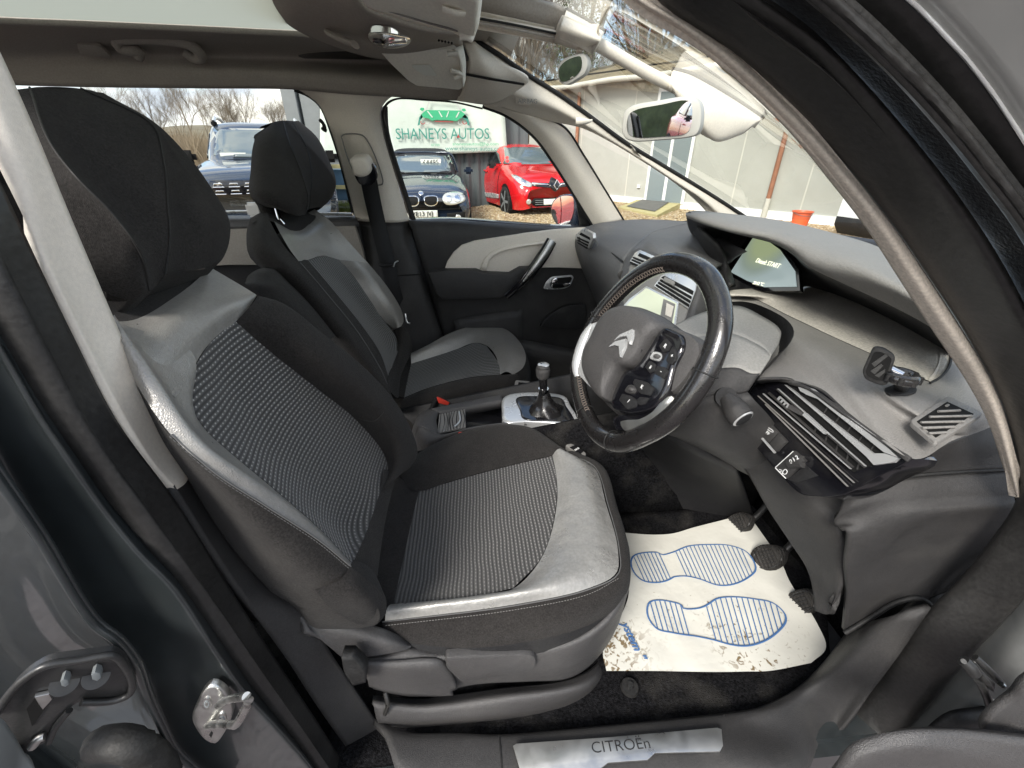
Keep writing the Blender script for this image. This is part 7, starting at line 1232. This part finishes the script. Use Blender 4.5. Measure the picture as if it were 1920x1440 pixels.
loft_('bumper',[[(.50,-.8,.16),(.62,0,.16),(.48,.7,.16),(.15,.84,.16),(-.1,.86,.16)],[(.66,-.8,.3),(.77,0,.3),(.60,.72,.3),(.22,.89,.3),(-.1,.9,.3)],[(.66,-.8,.42),(.76,0,.42),(.59,.71,.42),(.22,.88,.42),(-.1,.89,.42)]],'plastic_black')
w_=empty('wheel',(0,0,0),None); w_.parent=C4; w_.location=(-.45,.78,.31)
bm=bmesh.new(); bmesh.ops.create_cone(bm,cap_ends=True,segments=32,radius1=.31,radius2=.31,depth=.22,matrix=Matrix.Rotation(math.pi/2,4,'X')); bmobj('tyre',bm,'tyre',w_,smooth=True,local=True)
# ---- red car standing behind the photographer's side, met only in the mirrors
hatch('hatchback_car','red hatchback parked behind us, caught in the larger interior mirror',(-8.3,-9.2),math.radians(30),gz(0,-8))
hatch('hatchback_car','red hatchback parked alongside, caught only in the passenger door mirror',(-5.6,3.3),math.radians(8),gz(0,3))
# ---- cream building
a_,b_=W((1157,378,'G')),W((1566,424,'G')); nb=n_(np.cross(b_-a_,A3(0,0,1))); nb=nb if nb@(CAMP-a_)>0 else -nb; PL['BW']=(tuple(a_),nb); ub=n_(b_-a_)
BW=empty('office_building',tuple(a_),None,label='single-storey cream building with a grey door and a mossy roof',cat='building')
def bp(px,py,off=0): return hit(px,py,*PL['BW'],off)
zt=bp(1300,136)[2]
def onwall(s,z,off=0): q=a_+ub*s+nb*off; return A3(q[0],q[1],z)
s0=(bp(992,300)-a_)@ub; s1=(bp(1720,300)-a_)@ub; zt0=bp(1120,153)[2]
poly3('wall',[onwall(s0,-.2),onwall(s1,-.2),onwall(s1,zt),onwall(s0,zt0)],nb,.2,'wall_cream',BW)
for px_ in (1088,1180,1390,1530): 
    q=bp(px_,300); s=(q-a_)@ub; poly3('wall_joint',[onwall(s-.012,0,.004),onwall(s+.012,0,.004),onwall(s+.012,zt,.004),onwall(s-.012,zt,.004)],nb,.006,'pipe_pale',BW)
poly3('plinth',[onwall(s0,-.2,.03),onwall(s1,-.2,.03),onwall(s1,.24,.03),onwall(s0,.30,.03)],nb,.04,'white_upvc',BW)
poly3('reflection_patch',[bp(1120,160,.01),bp(1330,142,.01),bp(1345,250,.01),bp(1310,250,.01),bp(1236,175,.01)],nb,.012,'reflection_rough',BW)  # pale rough patch painted on the wall for a windscreen reflection
ev=[onwall(s,zt0+(zt-zt0)*(s-s0)/(s1-s0),.35) for s in np.linspace(s0,s1,12)]; 
rg=[hit(x,y,*PL['BW'],-4.0) for x,y in [(960,160),(1020,153),(1060,143),(1110,130),(1160,115),(1210,101),(1250,90),(1290,86),(1340,84),(1420,80),(1500,78),(1700,70)]]
loft('roof',[ev,(np.array(ev)+np.array(rg))/2+A3(0,0,.05),rg],'roof_moss',BW,nu=80,nv=24,thick=.08,disp=.10,dscale=1.5,cam=True)
tube3('gutter',[np.array(e_)+A3(0,0,-.04+.02*math.sin(i*2.1)) for i,e_ in enumerate(ev)],.06,'pipe_pale',BW,n=60,seg=8)
tube3('gutter',[np.array(e_)+A3(0,0,.14+.03*math.sin(i*3.1)) for i,e_ in enumerate(ev)],.018,'plate_black',BW,n=60,seg=6)
D_=[bp(1229,172,.05),bp(1322,166,.05),bp(1282,386,.05),bp(1212,373,.05)]
def vrect(px0,px1,pyb,pyt,off,nm,mt,dep=.03,par=None):
    l=(bp(px0,pyb)-a_)@ub; r=(bp(px1,pyb)-a_)@ub; zb_=bp(px0,pyb)[2]; zt_=zb_+2.0 if pyt is None else bp(px0,pyt)[2]
    return poly3(nm,[onwall(l,zb_,off),onwall(r,zb_,off),onwall(r,zt_,off),onwall(l,zt_,off)],nb,dep,mt,par or BW)
dr=vrect(1209,1284,376,168,.05,'door','white_upvc'); vrect(1214,1279,375,176,.06,'door_leaf','door_grey',par=dr); vrect(1244,1249,375,176,.075,'door_rail','white_upvc',par=dr)
vrect(1196,1201,352,346,.04,'socket_box','white_upvc')
# downpipes
for (x0_,y0_,x1_,y1_,yb,mt2) in ((1083,150,1079,300,355,'pipe_brown'),(1476,262,1441,372,412,'pipe_pale')):
    A=bp(x1_,y1_,.08); z_=A[2]; top_=onwall((A-a_)@ub,zt-.1,.08); bot_=onwall((A-a_)@ub,0.05,.08)
    o=empty('downpipe',tuple(bot_),None,label=('thin brown downpipe at the far end of the cream building' if x0_<1200 else 'rusty brown downpipe turning pale below, left of the orange bucket'),cat='pipe',group=None)
    tube3('pipe_run',[top_,A],.045,'pipe_brown',o,n=4,seg=12); tube3('pipe_shoe',[A,bot_],.05,mt2,o,n=4,seg=12)
# ramp and mat
RMP=empty('wooden_ramp',tuple(W((1225,390,'G'))),None,label='low wooden ramp before the grey door',cat='ramp')
g4=[W((x,y,'G')) for x,y in [(1160,391),(1207,379),(1283,388),(1232,408)]]
up=[g4[0]+A3(0,0,.03),g4[1]+A3(0,0,.14),g4[2]+A3(0,0,.14),g4[3]+A3(0,0,.05)]
mesh('deck',[*up,*g4],[(0,1,2,3),(4,5,1,0),(5,6,2,1),(6,7,3,2),(7,4,0,3)],'ramp_wood',RMP,smooth=False)
L4=lambda u,v: (up[0]*(1-u)+up[3]*u)*(1-v)+(up[1]*(1-u)+up[2]*u)*v+A3(0,0,.012)
mesh('felt_mat',[L4(.12,.12),L4(.85,.12),L4(.75,.8),L4(.12,.8)],[(0,1,2,3)],'felt',RMP,smooth=False)
# orange bucket
bk_=W((1496,428,'G')); BK=empty('bucket',tuple(bk_),None,label='orange plastic bucket standing by the cream wall',cat='bucket')
bm=bmesh.new(); K=32; prof=[(.0,.01),(.115,.0),(.125,.06),(.15,.24),(.155,.27),(.172,.275),(.172,.29),(.160,.29),(.140,.24),(.115,.03),(0,.02)]
vs_=[[bm.verts.new((bk_[0]+r*math.cos(2*math.pi*k/K),bk_[1]+r*math.sin(2*math.pi*k/K),bk_[2]+z)) for k in range(K)] for r,z in prof if r>0]
for j in range(len(vs_)-1):
    for k in range(K): bm.faces.new([vs_[j][k],vs_[j][(k+1)%K],vs_[j+1][(k+1)%K],vs_[j+1][k]])
bm.faces.new(vs_[0]); bm.faces.new(vs_[-1]); bmobj('tub',bm,'orange',BK,smooth=True)
tube3('bucket_handle',[bk_+A3(.165*math.cos(t),-.165*math.sin(t)*.9-.0,.27-.05*math.sin(t)) for t in np.linspace(0,math.pi,12)],.004,'steel_grey',BK,n=16,seg=6)
# ---- dark corrugated shed with the trader's banner
SY=11.6
def shp(px,py,off=0): return W((px,py,SY-off))
sh=empty('corrugated_shed',(0,SY,0),None,label='dark corrugated shed carrying the white banner',cat='shed')
xl=W((548,230,SY))[0]; xr=W((990,260,SY))[0]; Z1_=W((940,158,SY))[2]-1.2; xs_=[];n_r=int((xr-xl)/.06); V=[];F=[]
for i in range(n_r+1):
    x=xl+(xr-xl)*i/n_r; y=SY+(.0 if i%4<2 else .035); V+=[(x,y,0),(x,y,Z1_+1.2)]
F=[(2*i,2*i+2,2*i+3,2*i+1) for i in range(n_r)]; o=mesh('wall',V,F,'corrugated',sh,smooth=False); 
box('end_post',(xl+.10,SY-.12,2.2),(.30,.12,4.4),'steel_grey',sh,local=False,bev=.01); box('end_panel',(xl+.62,SY-.09,2.3),(.62,.05,4.4),'pipe_pale' if 0 else 'steel_grey',sh,local=False); box('end_panel',(xl+1.15,SY-.09,2.6),(.34,.05,3.6),'steel_grey',sh,local=False)
box('side_wall',(xl+.05,SY+2,2.2),(.1,4,4.4),'steel_grey',sh,local=False)
SK2=empty('skip',tuple(W((636,345,9.6))),None,label='blue steel skip with a wooden rail, behind the passenger headrest',cat='skip')
for nm,x0_,y0_,x1_,y1_,mt in (('side',612,318,662,376,'blue_steel'),):
    A,B=W((x0_,y1_,9.6)),W((x1_,y0_,9.6)); box('side',((A[0]+B[0])/2,9.9,(A[2]+B[2])/2),(B[0]-A[0],.6,B[2]-A[2]),mt,SK2,local=False,bev=.02)
    for yy in (312,351): C_=W((636,yy,9.5)); box('rail',(C_[0],9.52,C_[2]),((B[0]-A[0])*1.1,.05,.07),'ramp_wood',SK2,local=False)
gs=empty('grass_tuft',tuple(W((645,390,9))),None); bpy.data.objects.remove(gs)
V=[];F=[]
for i in range(900):
    c=W((rng.uniform(600,668),rng.uniform(384,398),'G')); h=rng.uniform(.05,.16); j=len(V); dx=rng.normal(0,.04,2); V+=[c+A3(-.012,0,0),c+A3(.012,0,0),c+A3(dx[0],dx[1],h)]; F.append((j,j+1,j+2))
setp(mesh('grass',V,F,'grass',None,smooth=False),kind='stuff')
BY=SY-.22; PL['BN']=((0,BY,1),A3(0,-1,0))
bn=empty('banner',tuple(W((835,240,BY))),None,label='white trade banner lettered SHANEYS AUTOS with a green car drawing',cat='banner')
gx=lambda px,py: W((px,py,BY))
loft('sheet',[[(600,120,BY),(720,140,BY),(850,160,BY+.02),(944,170,BY)],[(600,200,BY+.03),(720,210,BY-.01),(850,215,BY+.03),(947,222,BY)],[(600,294,BY),(720,290,BY),(850,288,BY+.01),(951,284,BY)]],'banner',bn,nu=40,nv=24,thick=.01)
k3=lambda x,y:(680+x/4.364,160+y/4.364)
def bpl(nm,L_,mt,r=.06): plate(nm,[k3(*q) for q in L_],'BN',mt,bn,depth=.004,raise_=r)
bpl('drawing',[(515,203),(540,120),(553,120),(528,203)],'grey_ink'); bpl('drawing',[(803,205),(775,140),(765,140),(790,205)],'grey_ink'); bpl('drawing',[(535,120),(548,112),(778,132),(776,142)],'grey_ink')
bpl('drawing',[(520,202),(800,206),(838,236),(862,275),(812,262),(770,292),(700,284),(600,282),(566,290),(540,272),(492,262),(468,280),(480,236)],'green_ink')
bpl('drawing',[(480,236),(462,262),(450,330),(468,322),(470,292),(492,262)],'green_dark'); bpl('drawing',[(838,236),(862,262),(876,332),(858,322),(852,292),(812,262)],'green_dark')
bpl('drawing',[(466,196),(478,182),(500,184),(504,200),(488,212)],'green_ink'); bpl('drawing',[(812,204),(816,190),(838,190),(846,206),(828,216)],'green_ink')
for q in ([(524,210),(536,210),(576,262),(566,264)],[(618,212),(628,212),(654,258),(646,262)],[(700,212),(708,214),(690,262),(682,260)],[(784,216),(794,218),(770,264),(760,262)]): bpl('drawing',q,'banner',.066)
bpl('drawing',[(590,292),(740,296),(742,302),(592,299)],'red_ink')
for c_ in ((492,300),(835,300),(530,304),(800,304)): tube3('drawing',[W((*k3(c_[0]+17*math.cos(t),c_[1]+17*math.sin(t)),BY-.065)) for t in np.linspace(.2,3.6,9)],.009,'red_ink' if c_[0] in (492,835) else 'grey_ink',bn,n=12,seg=5)
A=W((*k3(268,402),BY-.06)); B=W((*k3(1032,400),BY-.06)); wd=np.linalg.norm(B-A)
def fit(s,A,B,h,mt,**k):
    c=bpy.data.curves.new('t','FONT'); c.body=s; c.size=1; o=bpy.data.objects.new('t',c); me=bpy.data.meshes.new_from_object(o); xs=[v.co.x for v in me.vertices]; ys=[v.co.y for v in me.vertices]; w_=max(xs)-min(xs); hh_=.70; bpy.data.objects.remove(o); bpy.data.meshes.remove(me)
    size=h/hh_; sx=np.linalg.norm(B-A)/(w_*size); text('lettering',s,A,(B-A),A3(0,0,1),size,mt,bn,sx=sx,**k)
fit('SHANEYS AUTOS',A,B,.215,'green_dark',off=.0); bpl('drawing',[(783,400),(770,428),(797,428)],'red_ink',.07)
fit('shaneysautos@hp.com',W((*k3(735,480),BY-.06)),W((*k3(1110,480),BY-.06)),.062,'green_ink'); fit('www.shaneys-autos.co',W((*k3(675,517),BY-.06)),W((*k3(1120,520),BY-.06)),.085,'green_dark'); fit('07700',W((*k3(560,490),BY-.06)),W((*k3(628,490),BY-.06)),.05,'green_ink')
# ---- hill, scrub and winter trees
hl_=lambda Y,pts_: [W((x,y,Y)) for x,y in pts_]
h=loft('hill',[hl_(60,[(-2200,250),(-400,250),(60,244),(300,240),(430,238),(560,244),(760,246),(1000,250)]),hl_(45,[(-1800,262),(-300,262),(60,258),(300,256),(430,256),(560,258),(760,262),(1000,262)]),hl_(30,[(-1400,290),(-200,290),(60,290),(300,290),(430,290),(560,290),(760,290),(1000,290)])],'hill',None,nu=60,nv=20,disp=.8,dscale=.12); h['kind']='structure'
h2=mesh('hill',[(20,60,0),(90,60,0),(90,62,9),(20,62,7)],[(0,1,2,3)],'hill',None); h2['kind']='structure'
def twigs(n,cen,spread,hgt,r0,mt,name,depth=5,seed=1,spr=.42,up_=.25,thick=.05):
    R_=np.random.default_rng(seed); V=[];F=[]; tips=[]
    def seg(a,b,ra,rb):
        t=b-a; l=np.linalg.norm(t); t=t/l; u=np.cross(t,A3(.3,.7,.2)); u/=np.linalg.norm(u); w=np.cross(t,u); j=len(V); K_=6 if ra>.05 else 3
        for c,r in ((a,ra),(b,rb)):
            for k in range(K_): an=2*math.pi*k/K_; V.append(c+r*(math.cos(an)*u+math.sin(an)*w))
        for k in range(K_): F.append((j+k,j+(k+1)%K_,j+K_+(k+1)%K_,j+K_+k))
    def grow(p,d,l,r,k):
        m_=2 if k>1 else 3; q=p
        for i in range(m_):
            d=n_(d+R_.normal(0,.10,3)+A3(0,0,up_*.15)); q2=q+d*l/m_; r2=r*(.86 if i<m_-1 else .8); seg(q,q2,r,r2); q=q2; r=r2
            if k>0 and (i>0 or k<depth):
                for _ in range(2 if k<3 else 1):
                    ax=n_(R_.normal(0,1,3)); dd=n_(d+ax*spr*R_.uniform(.8,1.5)+A3(0,0,up_*.4)); grow(q,dd,l*R_.uniform(.55,.8),r*.62,k-1)
        tips.append(q)
        if k>0: 
            for _ in range(2): ax=n_(R_.normal(0,1,3)); grow(q,n_(d+ax*spr),l*R_.uniform(.6,.85),r*.75,k-1)
    for _ in range(n): grow(np.array(cen,float)+A3(*(R_.normal(0,spread,2)),0),n_(A3(R_.normal(0,.08),R_.normal(0,.08),1)),hgt,r0,depth)
    return V,F,tips
def winter_tree(kind,seed,hgt=1.6,r0=.16,depth=5,**k):
    V,F,tips=twigs(1,(0,0,0),0,hgt,r0,'bark','t',depth,seed,**k); return V,F,tips
protos=[winter_tree(0,s,depth=5,hgt=h_,r0=.085,spr=.5) for s,h_ in ((3,1.9),(8,1.8),(21,2.0))]
pm=[]
for (V,F,t_) in protos:
    me=bpy.data.meshes.new('winter_tree'); me.from_pydata([tuple(v) for v in V],[],F); me.materials.append(MT['twig']); pm.append(me)
lab=['leftmost bare tree over the near headrest, seen in the rear side window','bare tree second from the left behind the blue-grey off-roader','slim bare tree left of the off-roader roof','bare tree rising just left of the off-roader','bare tree directly above the off-roader roof','spreading bare tree between off-roader and grey post','small bare tree against the grey steel post','lone bare tree far left beyond the pillar']
for i,(px_,Y_,s_) in enumerate(((215,26,.9),(262,30,1.1),(318,27,1.0),(372,31,1.15),(432,28,1.05),(478,26,1.0),(535,30,.8),(120,27,1.0))):
    q=W((px_,300,Y_)); o=bpy.data.objects.new('bare_tree',pm[i%3]); COL.objects.link(o); o.location=(q[0],q[1],1.0); hb_=max(v.co.z for v in pm[i%3].vertices); tgt=(W((px_,150,Y_))[2]-1.0)*s_; o.scale=(tgt/hb_,)*3; o.rotation_euler=(0,0,i*1.1); setp(o,lab[i],'tree','bare trees beyond the yard')
# scrub
V=[];F=[]
R_=np.random.default_rng(11)
for i in range(26000):
    px_=R_.uniform(150,700) if i<15000 else R_.uniform(-700,250); Y_=R_.uniform(15,24); q=W((px_,300,Y_)); top_=W((px_,R_.uniform(238,330)+8*math.sin(px_*.05),Y_))[2]
    b0=A3(q[0],q[1],R_.uniform(0,max(.3,top_-.6))); t0_=A3(q[0]+R_.normal(0,.35),q[1]+R_.normal(0,.3),top_); u=A3(.012,.004,0)*R_.uniform(.7,2); j=len(V); V+=[b0-u,b0+u,t0_]; F.append((j,j+1,j+2))
setp(mesh('scrub',V,F,'brush',None,smooth=False),kind='stuff')
sc_=loft('scrub_bank',[hl_(26,[(-900,262),(60,262),(300,258),(560,262),(720,262)]),hl_(25,[(-900,345),(60,345),(300,345),(560,345),(720,345)])],'brush',None,nu=60,nv=16,disp=.9,dscale=.5); sc_['kind']='stuff'
# ivy-clad and bare trees above the building
def leaves(cs,n,spread,size,seed):
    R_=np.random.default_rng(seed); V=[];F=[]
    for i in range(n):
        c=cs[R_.integers(len(cs))]+R_.normal(0,1,3)*spread; a=n_(R_.normal(0,1,3)); b=n_(np.cross(a,R_.normal(0,1,3))); s=size*R_.uniform(.6,1.4); j=len(V); V+=[c-a*s,c+b*s*.6,c+a*s,c-b*s*.6]; F.append((j,j+1,j+2,j+3))
    return V,F
TR_=[(1000,15.5,9.0,33,.6,'bare tree at the top of the windscreen, left of the roof strut',0),(1080,16,11,5,.8,'ivy-covered trunk behind the junction of the roof strut',1),(1185,15,11,12,.8,'ivy-covered tree rising over the mossy roof, right of the strut',1),(1130,22,13,77,.6,'fine-branched bare tree far behind the mossy roof, at its left',0),(1230,24,14,83,.6,'tall bare tree far behind the mossy roof, towards its right',0),(1260,17,11,40,.6,'bare tree with ruddy branches at the upper right of the windscreen',0),(930,19,9,51,.6,'distant bare tree over the far end of the header',0)]
for i,(px_,Y_,hg,sd,wdt,lb,iv) in enumerate(TR_):
    q=W((px_,120,Y_)); V,F,tips=twigs(1,(q[0],q[1],.1),0,hg*.27,.17,'bark','t',5 if not iv else 4,sd,spr=.5)
    root=empty('ivy_tree' if iv else 'bare_tree',(q[0],q[1],.1),None,label=lb,cat='tree'); mesh('trunk',V,F,'bark',root,smooth=False)
    if iv:
        arr=np.array(V); core=arr[:len(arr)//3]; near=core[np.hypot(core[:,0]-q[0],core[:,1]-q[1])<1.5]
        zz=np.linspace(2.5,10,60); cs=np.array([A3(q[0]+.3*math.sin(z*1.3+sd),q[1]+.2*math.cos(z),z) for z in zz]); cs=np.vstack([cs,near[::3]]); Vl,Fl=leaves(cs,16000,.30,.035,sd); mesh('ivy',Vl,Fl,'ivy',root,smooth=False)
def wood(spec):
    V=[];F=[]
    for k,(px_,Y_,top_) in enumerate(spec):
        v,f,_=PV[k%3]; v=np.array(v); q=W((px_,300,Y_)); s=(W((px_,top_,Y_))[2]-.4)/v[:,2].max(); a=k*1.7; c_,s_=math.cos(a),math.sin(a); j=len(V)
        v=np.stack([q[0]+s*(c_*v[:,0]-s_*v[:,1]),q[1]+s*(s_*v[:,0]+c_*v[:,1]),.4+s*v[:,2]],1); V+=list(v); F+=[tuple(j+i for i in g) for g in f]
    return V,F
PV=protos
wv_,wf_=wood([(x,36+3*math.sin(x),175+14*math.sin(x*.7)) for x in range(60,600,38)]+[(x,25+2*math.sin(x),20+30*math.sin(x*1.3)) for x in range(905,1330,32)])
setp(mesh('woodland',wv_,wf_,'twig',None,smooth=False),kind='stuff')
# trees and hedge behind the photographer, for the mirrors
for i,(x_,y_,s_) in enumerate(((-6,-11,1.3),(-2.5,-12,1.4),(1,-13,1.2),(-9,-9,1.2))):
    o=bpy.data.objects.new('bare_tree',pm[i%3]); COL.objects.link(o); o.location=(x_,y_,-.1); hb_=max(v.co.z for v in pm[i%3].vertices); o.scale=(8*s_/hb_,)*3; setp(o,['bare tree behind us, left in the mirror','bare tree behind us, middle of the mirror','bare tree behind us, right of the mirror view','bare tree behind us, far end of the row'][i],'tree','trees behind the photographer')
hd_=loft('hedge',[[A3(x,-14.4,-.2) for x in np.arange(-26,8,2)],[A3(x,-14.6,1.4) for x in np.arange(-26,8,2)],[A3(x,-15.2,2.3+.3*math.sin(x)) for x in np.arange(-26,8,2)],[A3(x,-16.4,2.0) for x in np.arange(-26,8,2)]],'ivy',None,nu=160,nv=30,disp=.5,dscale=1.3)
hd_['kind']='stuff'
# clouds: a broken bank low in the sky, far off
SKYS,SUNE,SUNA,EXPO=.125,1.7,20,1.52
# ------------------------------------------------------------------ light
w=bpy.data.worlds.new('World'); SC.world=w; w.use_nodes=True; N=w.node_tree.nodes; L=w.node_tree.links
sky=N.new('ShaderNodeTexSky'); sky.sky_type='NISHITA'; sky.sun_disc=False; EL,AZ=math.radians(42),math.radians(215)   # azimuth: clockwise from +Y
sky.sun_elevation=EL; sky.sun_rotation=AZ; sky.dust_density=2.0; sky.ozone_density=1.0
tc=N.new('ShaderNodeTexCoord'); mp=N.new('ShaderNodeMapping'); mp.inputs['Scale'].default_value=(1.6,1.6,4.5); L.new(tc.outputs['Generated'],mp.inputs[0])
cn=N.new('ShaderNodeTexNoise'); cn.inputs['Scale'].default_value=1.7; cn.inputs['Detail'].default_value=8; cn.inputs['Roughness'].default_value=.58; L.new(mp.outputs[0],cn.inputs[0])
cr_=N.new('ShaderNodeMapRange'); cr_.inputs['From Min'].default_value=.44; cr_.inputs['From Max'].default_value=.56; L.new(cn.outputs['Fac'],cr_.inputs[0])
cn2=N.new('ShaderNodeTexNoise'); cn2.inputs['Scale'].default_value=3.0; cn2.inputs['Detail'].default_value=5; L.new(mp.outputs[0],cn2.inputs[0])
cc_=N.new('ShaderNodeValToRGB'); cc_.color_ramp.elements[0].position=.35; cc_.color_ramp.elements[0].color=(2.6,2.85,3.2,1); cc_.color_ramp.elements[1].position=.65; cc_.color_ramp.elements[1].color=(6.2,5.8,5.0,1); L.new(cn2.outputs['Fac'],cc_.inputs[0])
cm=N.new('ShaderNodeMixRGB'); L.new(cr_.outputs[0],cm.inputs[0]); L.new(sky.outputs[0],cm.inputs[1]); L.new(cc_.outputs[0],cm.inputs[2]); L.new(cm.outputs[0],N['Background'].inputs[0]); N['Background'].inputs[1].default_value=SKYS
sun=bpy.data.lights.new('sun','SUN'); sun.energy=SUNE; sun.angle=math.radians(SUNA); sun.color=(1,.965,.905)
so=bpy.data.objects.new('sun',sun); COL.objects.link(so)
d=Vector((math.sin(AZ)*math.cos(EL),math.cos(AZ)*math.cos(EL),math.sin(EL))); so.rotation_euler=d.to_track_quat('Z','Y').to_euler(); so.location=d*20
vs=SC.view_settings; vs.view_transform='Standard'; vs.look='None'; vs.exposure=EXPO; vs.gamma=1; vs.use_curve_mapping=False
SC.cycles.use_denoising=True; SC.cycles.max_bounces=10; SC.cycles.diffuse_bounces=5; SC.cycles.transparent_max_bounces=16; SC.cycles.sample_clamp_indirect=6
SC.render.film_transparent=False
